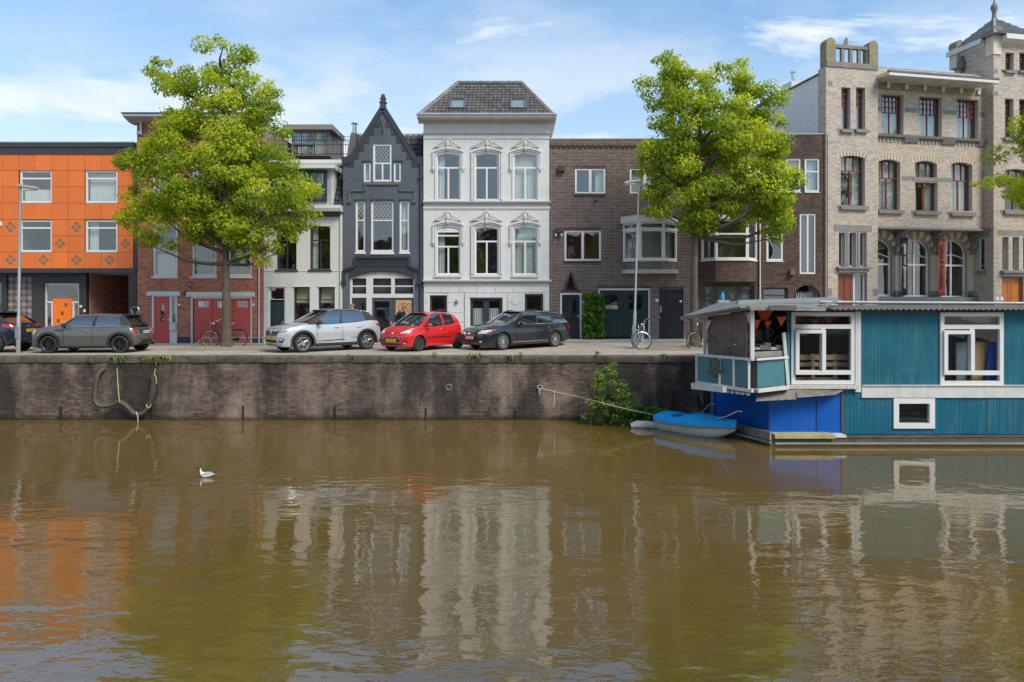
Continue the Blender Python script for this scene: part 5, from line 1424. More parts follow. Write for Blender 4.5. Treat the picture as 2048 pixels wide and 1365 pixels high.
# ---- middle, ground floor: deep arcade
hg = []
zsl = F.z(594, 1840, D2)
arcs = ((1730, 1784), (1803.5, 1859.5), (1878, 1933.5))
for i, (a, b) in enumerate(arcs):
    lc = F.rect(a, b, 477 + 1.2 * i, 592.5 + 1.5 * i, D2); w_ = lc[1] - lc[0]
    fr = window(F, 0, 0, 0, 0, ((.44, (1, 1)), (.56, (1, 1))), fw=.085, bw=.085, d=D2, depth=.12, rise=w_ * .46, local=lc, hl=hg)
    zz = lc[3] - (lc[3] - lc[2]) * .30; n = 14
    mb = MB(); mb.tube([(lc[0] + .06 + (w_ - .12) * k / n, D2 + .15, zz + .10 * math.sin(-1.2 + 5.2 * k / n)) for k in range(n + 1)], .032, 6); mb.build('curved_glazing_bar', WFRAME, fr, smooth=60)
    cu, cr = (lc[0] + lc[1]) / 2, w_ / 2; V = []; Fq = []; T = []
    for k in range(30):
        t0, t1 = math.pi * k / 30 + .01, math.pi * (k + 1) / 30 - .01
        q = [(cu + rr * math.cos(t), lc[3] - w_ * .46 + rr * math.sin(t) * .96) for rr, t in ((cr + .02, t0), (cr + .36, t0), (cr + .36, t1), (cr + .02, t1))]
        o = len(V); V += [(x, D2 - .14, z) for x, z in q] + [(x, D2, z) for x, z in q]; Fq += [(o, o + 1, o + 2, o + 3)] + [(o + m, o + 4 + m, o + 4 + (m + 1) % 4, o + (m + 1) % 4) for m in range(4)]; T += [.9 if (k // 2) % 2 else .05] * 5
    me = quads(np.array(V), np.array(Fq), np.array(T)); me.materials.append(BARC); put('arch_bricks', me, F.root, kind='stuff')
for a, b in ((1786, 1803), (1861, 1878), (1935.5, 1946)):
    m_ = (a + b) / 2
    u0, u1_ = F.u(a, D2), F.u(b, D2)
    mb = MB(); z_a, z_b = F.z(511, m_, D2), F.z(583, m_, D2); mb.box(u0, u1_, D2 - .18, D2 - .002, z_b, z_a); F.part(mb, 'pier', BARC)
    mb = MB(); n = int((z_a - z_b) / .124)
    for k in range(n): mb.box((u0 + u1_) / 2 - .04, (u0 + u1_) / 2 + .06, D2 - .19, D2 - .18, z_b + .05 + k * .124, z_b + .09 + k * .124)
    F.part(mb, 'pier_inlay', mat('ochre_inlay', (.20, .10, .05), .7), kind='stuff')
    mb = MB(); mb.hexa([(u0 - .0, D2 - .22, z_a), (u1_ + .0, D2 - .22, z_a), (u1_, D2, z_a), (u0, D2, z_a)], [(u0 - .08, D2 - .34, z_a + .35), (u1_ + .08, D2 - .34, z_a + .35), (u1_ + .08, D2, z_a + .35), (u0 - .08, D2, z_a + .35)])
    mb.ball(((u0 + u1_) / 2, D2 - .3, z_a + .45), .18, .14, .16, 10); mb.box(u0 + .02, u1_ - .02, D2 - .26, D2 - .003, z_a + .36, F.z(462, m_, D2)); F.part(mb, 'carved_capital', STONE, smooth=40)
    mb = MB(); mb.box(u0 - .02, u1_ + .02, D2 - .22, D2 - .001, z_b - .22, z_b - .002); mb.ball(((u0 + u1_) / 2, D2 - .24, z_b - .2), .14, .1, .12, 8); F.part(mb, 'pier_base', STONE)
gr = [(ub - .8, -.12), (uR, -.12), (uR, zbeam - .001), (ub - .8, zbeam - .001)]
mb = MB(); mb.plate(gr, D2, D2 + .26, hg, back=False); F.part(mb, 'wall', MWHT)
bricks(F, gr, hg, BWHT, y=D2, Lb=.20, Hb=.062, j=.007, soft=True)
mb = MB(); mb.box(ub, uR - .002, D1 - .12, D2 + .02, zbeam - .10, zbeam + .0); F.part(mb, 'stone_beam', STONE)
mb = MB(); mb.box(ub, uR - .002, D2 - .40, D2 + .02, F.z(604, 1850, D2), F.z(594.5, 1850, D2)); F.part(mb, 'arcade_sill', STONE)
for a, b, c in ((1787, 1801, 0), (1862, 1876, 0), (1937, 1946, 0)):
    u0, u1_ = F.u(a, D2), F.u(b, D2); zz = zbeam - .10
    mb = MB(); mb.prof([(D2 - .003, zz - .45), (D2 - .12, zz - .40), (D1 - .05, zz - .004), (D2 - .003, zz - .004)], u0, u1_); F.part(mb, 'corbel', STONE)
# ---- right bay and tower
hr = []
uT = uR; TW = 2.35
zt2 = F.z(86, 2010)
redwin(2008.5, 2028, 196.5, 275, 0, hr, 2); redwin(2037, 2057, 197.5, 276, 0, hr, 2)
wsill(2006, 2030, 276, 283, 0); wsill(2034, 2059, 277, 284, 0)
hwin(2008, 2060, 337, 421, ((.34, (1, 1, 1)), (.66, (1, 1))), 0, hr, rise=.13); wsill(2006, 2062, 422, 430, 0)
stone(1996, 2075, 461, 472, .02)
for a, b in ((2003.5, 2018), (2024, 2039), (2045, 2060)): hwin(a, b, 473, 541, ((1, (1,)),), 0, hr, m=WFRAME, fw=.06)
stone(2000, 2064, 542, 546.5, .2, name='stone_ledge'); stone(2003, 2062, 546.5, 552, .12, name='stone_ledge')
dl = F.rect(2003.5, 2047, 555, 640); hr.append([(dl[0], -.1), (dl[1], -.1), (dl[1], dl[3]), (dl[0], dl[3])])
OD = mat('orange_varnish', (.42, .125, .018), .35, var=.15, scale=6)
for i in (0, 1):
    m_ = (dl[0] + dl[1]) / 2
    door(F, 0, 0, 0, 0, OD, hole=False, depth=.16, local=(dl[0] if i == 0 else m_ + .004, m_ - .004 if i == 0 else dl[1], 0, dl[3] - .03), panels=((.15, .05, .85, .48),), lights=((.1, .55, .78, .80),), name='double_door', glassm=dark_glass('dark_glass'))
for a, b in ((2009.5, 2028.5), (2037.5, 2057)):
    redwin(a, b, 104.5, 142.5, 0, hr, 3); wsill(a - 1, b + 1, 142.5, 148, 0)
stone(2003, 2034, 140.5, 147, .012)
stone(1984.5, 1995, 139.5, 147.5, .014); stone(1984.5, 1996, 183, 192, .014)
tw = [(uT, -.12), (uE, -.12), (uE, ztop), (uT + TW, ztop), (uT + TW, zt2), (uT, zt2)]
mb = MB(); mb.plate(tw, 0, .26, hr, back=False); F.part(mb, 'wall', MWHT)
bricks(F, tw, hr, BWHT, Lb=.20, Hb=.062, j=.007, soft=True)
for px, py in ((2003, 598), (1994, 598)): p = F.P(px, py); mb = MB(); mb.lathe([(.09, -.02), (.09, 0)], (p[0], -.005, p[1]), 'y', 12); F.part(mb, 'house_number_plate', PLATEW)
# flanks: the bay's left side (painted white), the right bay's left side, the tower's left side
dT = 2.25
def flank(u, d0, d1, z0, z1, face, holes=(), brick_=True, m=MWHT, bm=BWHT):
    """wall at u facing left, from depth d0 to d1; holes given in (d, z)"""
    mb = MB(); n = len(tess([(d0, z0), (d1, z0), (d1, z1), (d0, z1)], holes))
    mb.plate([(-d1, z0), (-d0, z0), (-d0, z1), (-d1, z1)], 0, .12, [[(-a, b) for a, b in reversed(h)] for h in holes])
    o = mb.build('side_wall', m, F.root, loc=(u, 0, 0), rot=(0, 0, R(-90)))
    if brick_:
        class Q: root = F.root
        b = bricks(Q, [(-d1, z0), (-d0, z0), (-d0, z1), (-d1, z1)], [[(-a, c) for a, c in h] for h in holes], bm, Lb=.20, Hb=.062, j=.007, soft=True)
        b.location = (u, 0, 0); b.rotation_euler = (0, 0, R(-90))
sl = [(.45, F.z(542, 1965, .6)), (.80, F.z(542, 1965, .6)), (.80, F.z(476, 1965, .6)), (.45, F.z(476, 1965, .6))]
flank(uR - .003, .01, D2 + .1, -.12, zbeam - .11, 0, [sl])
mb = MB(); mb.plate([(-.8, sl[0][1]), (-.45, sl[0][1]), (-.45, sl[2][1]), (-.8, sl[2][1])], .03, .09, [[(-.74, sl[0][1] + .06), (-.51, sl[0][1] + .06), (-.51, sl[2][1] - .06), (-.74, sl[2][1] - .06)]])
fr = mb.build('slit_window', WFRAME, F.root, loc=(uR - .003, 0, 0), rot=(0, 0, R(-90)))
mb = MB(); mb.add([(-.74, .06, sl[0][1] + .06), (-.51, .06, sl[0][1] + .06), (-.51, .06, sl[2][1] - .06), (-.74, .06, sl[2][1] - .06)], [(0, 1, 2, 3)]); mb.build('pane', GLASS, fr, recalc=False)
mb = MB(); mb.box(uR - .1, uR + .1, .38, .9, sl[0][1] - .16, sl[0][1] - .004); F.part(mb, 'sill', STONE)
mb = MB(); mb.box(uR - .08, uR - .001, .2, 1.0, sl[2][1] + .03, sl[2][1] + .45); F.part(mb, 'stone_block', STONE)
flank(uR - .003, .01, D1 + .1, zbeam + .01, zs + .05, 0)
flank(uT - .003, .01, dT, zf1 - .4, zt2, 0)
mb = MB(); mb.box(uT, uT + TW, dT - .1, dT, zf1 - 1, zt2); mb.box(uT + TW - .1, uT + TW, .26, dT - .1, zf1 - 1, zt2); F.part(mb, 'back_wall', MWHT)
flank(-.002, .0, .55, 2.0, ztop, 0)
zsd = ztop - .25
hw = [(5.0, F.z(268, 1550, 5)), (6.2, F.z(268, 1550, 5)), (6.2, F.z(230, 1550, 5)), (5.0, F.z(230, 1550, 5))]
flank(.01, .55, 11, -.12, zsd, 0, [], False, mat('painted_side_wall', (.66, .66, .65), .6, var=.05, dirt=.35, dcol=(.35, .34, .32), streak=.3))
mb = MB(); mb.plate([(-a, b) for a, b in hw], -.05, .02, [[(-5.1, hw[0][1] + .1), (-6.1, hw[0][1] + .1), (-6.1, hw[2][1] - .1), (-5.1, hw[2][1] - .1)]])
fr = mb.build('side_window', DTRIM, F.root, loc=(.0, 0, 0), rot=(0, 0, R(-90)))
mb = MB(); mb.add([(-5.1, -.02, hw[0][1] + .1), (-6.1, -.02, hw[0][1] + .1), (-6.1, -.02, hw[2][1] - .1), (-5.1, -.02, hw[2][1] - .1)], [(0, 1, 2, 3)]); mb.build('pane', GLASS, fr, recalc=False)
mb = MB(); mb.hexa([(-.55, 5.0, hw[0][1] + .1), (-.50, 5.0, hw[0][1] + .1), (-.50, 5.9, hw[0][1] + .1), (-.55, 5.9, hw[0][1] + .1)], [(-.10, 5.0, hw[2][1] - .1), (-.06, 5.0, hw[2][1] - .1), (-.06, 5.9, hw[2][1] - .1), (-.10, 5.9, hw[2][1] - .1)]); F.part(mb, 'open_vent_sash', WFRAME)
mb = MB(); mb.box(-.06, .15, .5, 11, zsd + .002, zsd + .08); F.part(mb, 'side_coping', LEAD)
mb = MB(); mb.slab([(.05, .6), (ub, .6), (ub, D1 + .3), (uR, D1 + .3), (uR, 11), (.05, 11)], zsd - .15, zsd - .05); F.part(mb, 'flat_roof', LEAD)
mb = MB(); mb.box(.2, uE, 10.8, 11, -.12, zsd - .2); mb.box(uE - .1, uE, .3, 10.8, -.12, zsd - .2); F.part(mb, 'rear_wall', MWHT)
c = F.P(1585, 178, 3.2); mb = MB(); mb.box(.05, .75, 2.7, 3.5, zsd + .05, c[1] + .22); F.part(mb, 'chimney', WHITE)
mb = MB(); mb.lathe([(.09, c[1] + .2), (.09, c[1] + .75), (.13, c[1] + .76), (.13, c[1] + .84), (.02, c[1] + .85)], (.42, 3.1, 0), n=10); F.part(mb, 'flue', STEEL, smooth=40)
# tower roof
TS = mat('tower_slate', (.16, .165, .18), .5, var=.25, scale=5, orand=.25, dirt=.35, dcol=(.07, .07, .06))
sw = .30; xo, yo = uT - .28, -.34; xe = uT + TW + .28; ym = dT + .25; ztr = zt2 + .28
# the peak stands over the middle of the tower
pkx, pky = uT + 1.2, 1.12
px_k = (F.X0 - pky * math.sin(F.yaw) + pkx * math.cos(F.yaw)) / (F.Y0 + pky * math.cos(F.yaw) + pkx * math.sin(F.yaw)) * FPX + CX
for _ in range(40):
    px_k = (F.X0 - pky * math.sin(F.yaw) + pkx * math.cos(F.yaw)) / (F.Y0 + pky * math.cos(F.yaw) + pkx * math.sin(F.yaw)) * FPX + CX
    pkx -= (px_k - 1988.5) * .02
pz = F.P(1988.5, 36, pky)[1]
base = [(xo, yo), (xe, yo), (xe, ym), (xo, ym)]
mb = MB(); mb.add([(a, b, ztr) for a, b in base] + [(pkx, pky, pz)], [(0, 1, 4), (1, 2, 4), (2, 3, 4), (3, 0, 4)]); F.part(mb, 'tower_roof', TS)
def slates(A, B, Tp, Tq, rows, name='slate'):
    """courses of slates on the quad A-B (eaves) to Tq-Tp (top), each course one slate-thick step"""
    A, B, Tp, Tq = map(Vector, (A, B, Tp, Tq)); nrm = (B - A).cross(Tp - A).normalized(); c = 0
    mb = MB()
    for r_ in range(rows):
        s0, s1 = r_ / rows, (r_ + 1.12) / rows
        a0, b0 = A.lerp(Tp, s0), B.lerp(Tq, s0); a1, b1 = A.lerp(Tp, min(1, s1)), B.lerp(Tq, min(1, s1)); n = max(1, int((b0 - a0).length / .34)); off = .5 * (r_ % 2) / n
        for k in range(n):
            f0, f1 = k / n + off, (k + 1) / n + off - .012
            if f1 > 1: continue
            th = nrm * random.uniform(.022, .034)
            mb.add([a0.lerp(b0, f0) + th, a0.lerp(b0, f1) + th, a1.lerp(b1, f1) + nrm * .006, a1.lerp(b1, f0) + nrm * .006, a0.lerp(b0, f0), a0.lerp(b0, f1)], [(0, 1, 2, 3), (4, 5, 1, 0)])
    F.part(mb, name, TS, kind='stuff', recalc=False)
slates((xo, yo, ztr), (xe, yo, ztr), (pkx, pky, pz), (pkx, pky, pz), 15)
slates((xo, ym, ztr), (xo, yo, ztr), (pkx, pky, pz), (pkx, pky, pz), 15)
mb = MB(); mb.bar((xo, yo, ztr + .02), (pkx, pky, pz), .09, .06); F.part(mb, 'hip_flashing', ZINC)
mb = MB(); mb.lathe([(.12, pz - .1), (.09, pz + .20), (.11, pz + .21), (.11, pz + .24), (.07, pz + .26), (.14, pz + .38), (.165, pz + .50), (.13, pz + .63), (.06, pz + .72), (.03, pz + .84)], (pkx, pky, 0), n=10); mb.ball((pkx, pky, pz + .86), .04, n=6); F.part(mb, 'roof_finial', LS, smooth=40)
zf = zt2
EV = MATS['eaves_paint']
mb = MB(); mb.prof([(.0, zf - .05), (yo + .02, zf + .08), (yo, zf + .08), (yo, zf + .29), (.0, zf + .29)], uT + .38, xe); F.part(mb, 'tower_eaves', EV)
mb = MB(); mb.box(uT + .36, xe, yo - .03, yo - .001, zf + .07, zf + .30); F.part(mb, 'tower_fascia', WHITE)
mb = MB(); mb.hexa([(uT - .05, .45, zf - .05), (uT - .002, .45, zf - .05), (uT - .002, dT, zf - .05), (uT - .05, dT, zf - .05)], [(uT - .28, .45, zf + .29), (uT - .002, .45, zf + .29), (uT - .002, dT + .2, zf + .29), (uT - .28, dT + .2, zf + .29)]); F.part(mb, 'tower_eaves', EV)
mb = MB(); mb.box(uT - .31, uT - .281, .42, dT + .2, zf + .07, zf + .30); F.part(mb, 'tower_fascia', WHITE)
for (a, b) in ((uT + .16, .16), (uT - .02, dT - .15)):
    mb = MB(); mb.box(a - .22, a + .22, b - .22, b + .22, zf - .6, zf + .42); F.part(mb, 'corner_pier', BARC)
    mb = MB(); mb.plate(arc_poly(a - .25, a + .25, zf + .422, zf + .80, .2, 8), b - .24, b + .24); F.part(mb, 'pier_cap', LS)
mb = MB(); mb.tube([(uT - .1, dT - .55, zf - .1), (uT - .1, dT - .55, zf1 - .4)], .07, 8); mb.box(uT - .22, uT - .0, dT - .7, dT - .4, zf - .75, zf - .35); F.part(mb, 'downpipe', LEAD)
F.rooms.build('interior', ROOM, F.root, recalc=False)
HB = F
# ---- banners hung on the arcade
def banner(px0, px1, y0, y1, m, s, tm, label, size, amp):
    u0, u1_, z0, z1 = F.rect(px0, px1, y0, y1, D2 - .42)
    c = Vector(((u0 + u1_) / 2, D2 - .42, z0)); M_ = Matrix.Translation((F.X0, F.Y0, 0)) @ Matrix.Rotation(F.yaw, 4, 'Z')
    b = thing('banner', label, 'banner', M_ @ c, F.yaw, 'vertical banners on the arcade')
    W_, H_ = u1_ - u0, z1 - z0
    mb = MB(); n = 12
    mb.grid([[(-W_ / 2 + W_ * i / 4, .012 * math.sin(3 * k / n * 3.1 + i * .5), H_ * k / n) for i in range(5)] for k in range(n + 1)]); cl = mb.build('cloth', m, b, smooth=60, recalc=False)
    sol = cl.modifiers.new('thickness', 'SOLIDIFY'); sol.thickness = .006
    text('lettering', s, size, tm, b, (amp * W_, -.022, H_ * .5), (R(90), R(90), 0), extrude=.002, width=H_ * .78, bold=.004)
    mb = MB(); mb.bar((-W_ / 2 - .05, 0, H_ + .01), (W_ / 2 + .05, 0, H_ + .01), .03); mb.bar((0, 0, H_ + .01), (0, .38, H_ + .1), .025); mb.build('pole', GALV, b)
    return b
banner(1803.5, 1815.5, 475, 591, mat('black_cloth', (.022, .023, .026), .8), 'atelier voor glasinterieur', mat('banner_white', (.60, .60, .58), .7), 'narrow black banner with white lettering on the arcade', .24, .02)
bn = banner(1877, 1890, 477, 592, mat('red_cloth', (.40, .055, .045), .8), 'ballast & bonekamp', mat('banner_black', (.02, .012, .012), .7), 'narrow red banner with black lettering on the arcade', .30, .0)
# ------------------------------------------------------------------ cars
TYRE = mat('tyre_rubber', (.018, .018, .019), .75, var=.2, ob=True)
CLAD = mat('black_cladding', (.022, .023, .025), .6, var=.15, ob=True)
CGL = dark_glass('car_glass', base=.18)
CHROME = mat('chrome', (.72, .73, .74), .12, metal=1., var=.03)
LAMPG = mat('lamp_glass', (.50, .53, .56), .08, var=.25, scale=14, coat=1, ob=True)
REDL = mat('red_lamp', (.38, .012, .012), .12, var=.2, coat=1, ob=True)
AMB = mat('amber_lamp', (.50, .17, .05), .15, var=.1, ob=True)
RIMS = mat('alloy_rim', (.52, .53, .54), .3, metal=.8, var=.08, ob=True)
RIMB = mat('black_rim', (.016, .016, .017), .3, var=.1, ob=True)
RIMG = mat('grey_wheel_cover', (.07, .072, .075), .45, var=.1, ob=True)
INKT = mat('plate_ink', (.015, .015, .015), .6)
UNDER = mat('underbody', (.012, .012, .012), .9)
def paint(name, c, metal=0., rough=.28):
    m = begin(name); principled(c, rough, metal, .5, 1.); return m
def pchip(xs, ys, x):
    xs, ys = np.array(xs, float), np.array(ys, float); h = np.diff(xs); d = np.diff(ys) / h; n = len(xs); m = np.zeros(n)
    for i in range(1, n - 1):
        if d[i - 1] * d[i] > 0:
            w1, w2 = 2 * h[i] + h[i - 1], h[i] + 2 * h[i - 1]; m[i] = (w1 + w2) / (w1 / d[i - 1] + w2 / d[i])
    m[0], m[-1] = d[0], d[-1]
    i = np.clip(np.searchsorted(xs, x) - 1, 0, n - 2); t = (x - xs[i]) / h[i]
    return (2 * t**3 - 3 * t**2 + 1) * ys[i] + (t**3 - 2 * t**2 + t) * h[i] * m[i] + (-2 * t**3 + 3 * t**2) * ys[i + 1] + (t**3 - t**2) * h[i] * m[i + 1]
def wheel(root, r, wd, style, rimm, x, y, side, me={}):
    key = (r, style, rimm.name)
    if key not in me:
        mb = MB(); a = r * .69
        mb.lathe([(a, -wd / 2 + .015), (r * .86, -wd / 2), (r * .97, -wd / 2 + .02), (r, -wd / 2 + .05), (r, wd / 2 - .05), (r * .97, wd / 2 - .02), (r * .86, wd / 2), (a, wd / 2 - .015)], axis='y', n=32, cap=False)
        t = mb.mesh('tyre', TYRE, 40)
        mb = MB(); mb.lathe([(a * 1.02, wd / 2 - .012), (a * .93, wd / 2 - .03), (a * .90, -.02), (a * .9, -wd / 2 + .02)], axis='y', n=32, cap=False)
        mb.lathe([(a * .92, .0), (.01, .0)], axis='y', n=24, cap=False); b = mb.mesh('rim', [RIMB if style != 'steel' else rimm], 40)
        mb = MB(); yo = wd / 2 - .02
        n = {'mini': 8, 'petal': 6, 'cover': 9, 'eleven': 11, 'star': 10}[style]
        for k in range(n):
            t0 = 2 * math.pi * k / n; c, s_ = math.cos(t0), math.sin(t0)
            def pt(rr, dt, yy): return (rr * math.cos(t0 + dt), yy, rr * math.sin(t0 + dt))
            if style == 'petal':
                o = [pt(a * q, dd, yo - .004) for q, dd in ((.22, 0), (.50, .22), (.88, .42), (.93, 0), (.88, -.42), (.50, -.22))]
                mb.tube(o, .017, 5, True); mb.bar(pt(a * .1, 0, yo - .02), pt(a * .3, 0, yo - .005), .05, .03, up=(0, 1, 0))
            elif style == 'cover':
                w0, w1 = .16, .24
                mb.hexa([pt(a * .2, -w0, yo - .03), pt(a * .95, -w1 * .55, yo - .02), pt(a * .95, w1 * .55, yo - .02), pt(a * .2, w0, yo - .03)], [pt(a * .2, -w0, yo), pt(a * .95, -w1 * .55, yo), pt(a * .95, w1 * .55, yo), pt(a * .2, w0, yo)])
            else:
                mb.bar(pt(a * .12, 0, yo - .03), pt(a * .95, 0, yo - .005), a * (.13 if n > 9 else .15), .03, up=(0, 1, 0))
        mb.lathe([(a * .22, yo - .05), (a * .20, yo + .004), (.002, yo + .01)], axis='y', n=14, cap=False)
        if style in ('petal', 'eleven', 'cover'): mb.lathe([(a * 1.0, yo - .012), (a * .99, yo + .004), (a * .92, yo + .002), (a * .91, yo - .02)], axis='y', n=32, cap=False)
        me[key] = (t, b, mb.mesh('spokes', rimm, 35))
    t, b, s_ = me[key]
    w_ = put('wheel', t, root, (x, y, r), (0, random.random() * 6, 0 if side > 0 else math.pi))
    put('rim', b, w_); put('spokes', s_, w_)
class Car: pass
def car(name, label, sp, px, Y, ang, grp='cars parked along the quay'):
    """sp: side-view and plan figures in metres, x from the nose to the tail; placed so that the near front tyre stands at (px, Y)"""
    c = Car(); hw = sp['W'] / 2; Lc = sp['L']; body = sp['paint']; c.sp = sp
    fx, rx = sp['ax']; r = sp['r']
    a = R(ang); ox, oy = WX(px, Y), Y
    lx, ly = fx, -(hw - .10)
    loc = (ox - (lx * math.cos(a) - ly * math.sin(a)), oy - (lx * math.sin(a) + ly * math.cos(a)), 0.)
    c.root = root = thing(name, label, 'car', loc, a, grp)
    # ---- lower body: loft of cross sections
    xs = np.unique(np.concatenate([np.linspace(0, .5, 12), np.linspace(.5, Lc - .4, 26), np.linspace(Lc - .4, Lc, 10)]))
    zt = pchip(*zip(*sp['top']), xs); zb = pchip(*zip(*sp['bot']), xs); wm = pchip(*zip(*sp['plan']), xs) * hw
    rows = []
    for x, t, b, w_ in zip(xs, zt, zb, wm):
        h = t - b; bw = w_ - sp.get('tuck', .07) * min(1, h / .6)
        half = [(0., b), (w_ * .80, b), (w_ - .05, b + .02), (w_ - .012, b + .07), (w_ - .004, b + h * .22), (w_ - .012, b + h * .42), (w_, b + h * .58), (w_ - .012, b + h * .72), (bw + .03, t - .075), (bw + .005, t - .035), (bw - .045, t - .008), (bw * .6, t + .022), (bw * .3, t + .034), (0, t + .038)]
        rows.append([(x, y, z) for y, z in half] + [(x, -y, z) for y, z in half[-2:0:-1]])
    mb = MB(); mb.grid(rows, closed=True); n = len(rows[0])
    mb.f += [tuple(range(n - 1, -1, -1)), tuple(range((len(rows) - 1) * n, len(rows) * n))]; mb.m += [0, 0]
    me = mb.mesh('body', [body, UNDER])
    ob = put('body', me, None)
    for x in (fx, rx):                                # wheel wells
        for s_ in (-1, 1):
            m2 = MB(); m2.cur = 0; m2.lathe([(r * 1.16, -.16), (r * 1.16, .16)], (x, s_ * (hw - .10), r + .01), 'y', 30)
            cu = put('cutter', m2.mesh('cutter', UNDER)); md = ob.modifiers.new('well', 'BOOLEAN'); md.operation = 'DIFFERENCE'; md.object = cu; md.solver = 'EXACT'; md.material_mode = 'TRANSFER'
    dg = bpy.context.evaluated_depsgraph_get()
    m3 = bpy.data.meshes.new_from_object(ob.evaluated_get(dg)); m3.name = 'body'
    for o in [m.object for m in ob.modifiers]: bpy.data.objects.remove(o)
    bpy.data.objects.remove(ob)
    smooth_me(m3, 42)
    c.body = put('body', m3, root)
    bm = bmesh.new(); bm.from_mesh(me); c.bvh = BVHTree.FromBMesh(bm); bm.free()
    for s_ in (-1, 1):
        for x in (fx, rx): wheel(root, r, .21, sp['wheel'], sp['rim'], x, s_ * (hw - .125), s_)
    # ---- greenhouse from matching belt and roof points
    gb, gt, kinds = sp['belt'], sp['roofl'], sp['kinds']
    f = lambda x: float(pchip(xs, wm, np.array([x]))[0])
    G = []
    for (xb, zb_), (xt, zt_, wt) in zip(gb, gt): G.append(((xb, f(xb) - .075, zb_), (xt, wt, zt_)))
    K = 5
    def col(j, s_):
        b, t = G[j]; out = []
        for k in range(K + 1):
            v = k / K; bul = .035 * math.sin(math.pi * v) * (1 if True else 0)
            out.append((b[0] + (t[0] - b[0]) * v, s_ * (b[1] + (t[1] - b[1]) * v + bul), b[2] + (t[2] - b[2]) * v))
        return out
    for s_ in (-1, 1):
        for j, kd in enumerate(kinds):
            q = MB(); q.grid(list(zip(*[col(j, s_), col(j + 1, s_)])))
            q.build('side_window' if kd == 'g' else 'pillar', CGL if kd == 'g' else CLAD if kd == 'b' else sp.get('pillar', body), root, smooth=60)
    # windscreen, rear window, roof
    def screen(j, bulb, bult, nm, n=10):
        Lft, Rgt = col(j, -1), col(j, 1); rows = []
        for k in range(K + 1):
            v = k / K; bl = bulb + (bult - bulb) * v
            rows.append([(Lft[k][0] + bl * (1 - (2 * i / n - 1) ** 2), Lft[k][1] + (Rgt[k][1] - Lft[k][1]) * i / n, Lft[k][2]) for i in range(n + 1)])
        q = MB(); q.grid(rows); return q.build(nm, CGL, root, smooth=60)
    screen(0, -.20, -.11, 'windscreen'); screen(-1, .12, .06, 'rear_window')
    tops = [g[1] for g in G]; n = 10; rows = []
    xr = np.linspace(tops[0][0], tops[-1][0], 16); zr = pchip([t[0] for t in tops], [t[2] for t in tops], xr); wr = pchip([t[0] for t in tops], [t[1] for t in tops], xr)
    for x, z, w_ in zip(xr, zr, wr):
        u = (x - xr[0]) / (xr[-1] - xr[0]); bl = -.11 * (1 - u) ** 3 + .06 * u ** 3
        rows.append([(x + bl * (1 - (2 * i / n - 1) ** 2), w_ * (2 * i / n - 1), z + .055 * (1 - (2 * i / n - 1) ** 4)) for i in range(n + 1)])
    q = MB(); q.grid(rows); q.build('roof', sp.get('roofp', body), root, smooth=60)
    q = MB()
    bt = [col(j, 1)[0] for j in range(len(G))]
    q.slab([(p[0] + .02, p[1]) for p in bt] + [(p[0] + .02, -p[1]) for p in reversed(bt)], min(g[0][2] for g in G) - .08, min(g[0][2] for g in G) - .02); q.build('cabin_floor', UNDER, root)
    c.G = G; c.col = col
    return c
def patch(c, name, pts, face, m, off=.008, parent=None, rings=3, depth=.02, label=None, sub=4):
    """polygon laid on the body. face 'f'/'r': pts are (y, z) seen along x; 'l': pts are (x, z) on the side nearest the camera (and 'R' on the other)"""
    P_ = []
    for (a, b), (e, d) in zip(pts, list(pts[1:]) + [pts[0]]):
        for k in range(sub): P_.append((a + (e - a) * k / sub, b + (d - b) * k / sub))
    cx_, cz_ = sum(p[0] for p in P_) / len(P_), sum(p[1] for p in P_) / len(P_)
    o, dr = {'f': (lambda a, b: Vector((-3, a, b)), Vector((1, 0, 0))), 'r': (lambda a, b: Vector((9, a, b)), Vector((-1, 0, 0))), 'l': (lambda a, b: Vector((a, -4, b)), Vector((0, 1, 0))), 'R': (lambda a, b: Vector((a, 4, b)), Vector((0, -1, 0)))}[face]
    def hit(a, b):
        h = c.bvh.ray_cast(o(a, b), dr)
        if h[0] is None:
            h = c.bvh.find_nearest(o(a, b) + dr * 3.6); return h[0] - dr * off
        return h[0] - dr * off
    rows = []
    for k in range(rings + 1):
        s_ = 1 - k / (rings + .0) if k < rings else .02
        rows.append([hit(cx_ + (p[0] - cx_) * s_, cz_ + (p[1] - cz_) * s_) for p in P_])
    edge = [p + dr * depth for p in rows[0]]
    mb = MB(); mb.grid([edge] + rows, closed=True)
    return mb.build(name, m, parent or c.root, smooth=50, label=label)
def strip(c, name, pts, face, m, w_=.012, off=.004, parent=None):
    """narrow line on the body (shut line, moulding)"""
    d = [Vector((b[0] - a[0], b[1] - a[1])).normalized() for a, b in zip(pts, pts[1:])]
    L_, R_ = [], []
    for i, p in enumerate(pts):
        t = d[min(i, len(d) - 1)]; nn = (-t.y * w_ / 2, t.x * w_ / 2); L_.append((p[0] + nn[0], p[1] + nn[1])); R_.append((p[0] - nn[0], p[1] - nn[1]))
    return patch(c, name, L_ + R_[::-1], face, m, off, parent, rings=1, depth=.006)
def mirror(pts): return [(-a, b) for a, b in reversed(pts)]
def side_lines(c, xs, zlo, zhi, gap):
    for x in xs: strip(c, 'door_gap', [(x, zlo), (x + .01, (zlo + zhi) / 2), (x, zhi)], 'l', gap, .014)
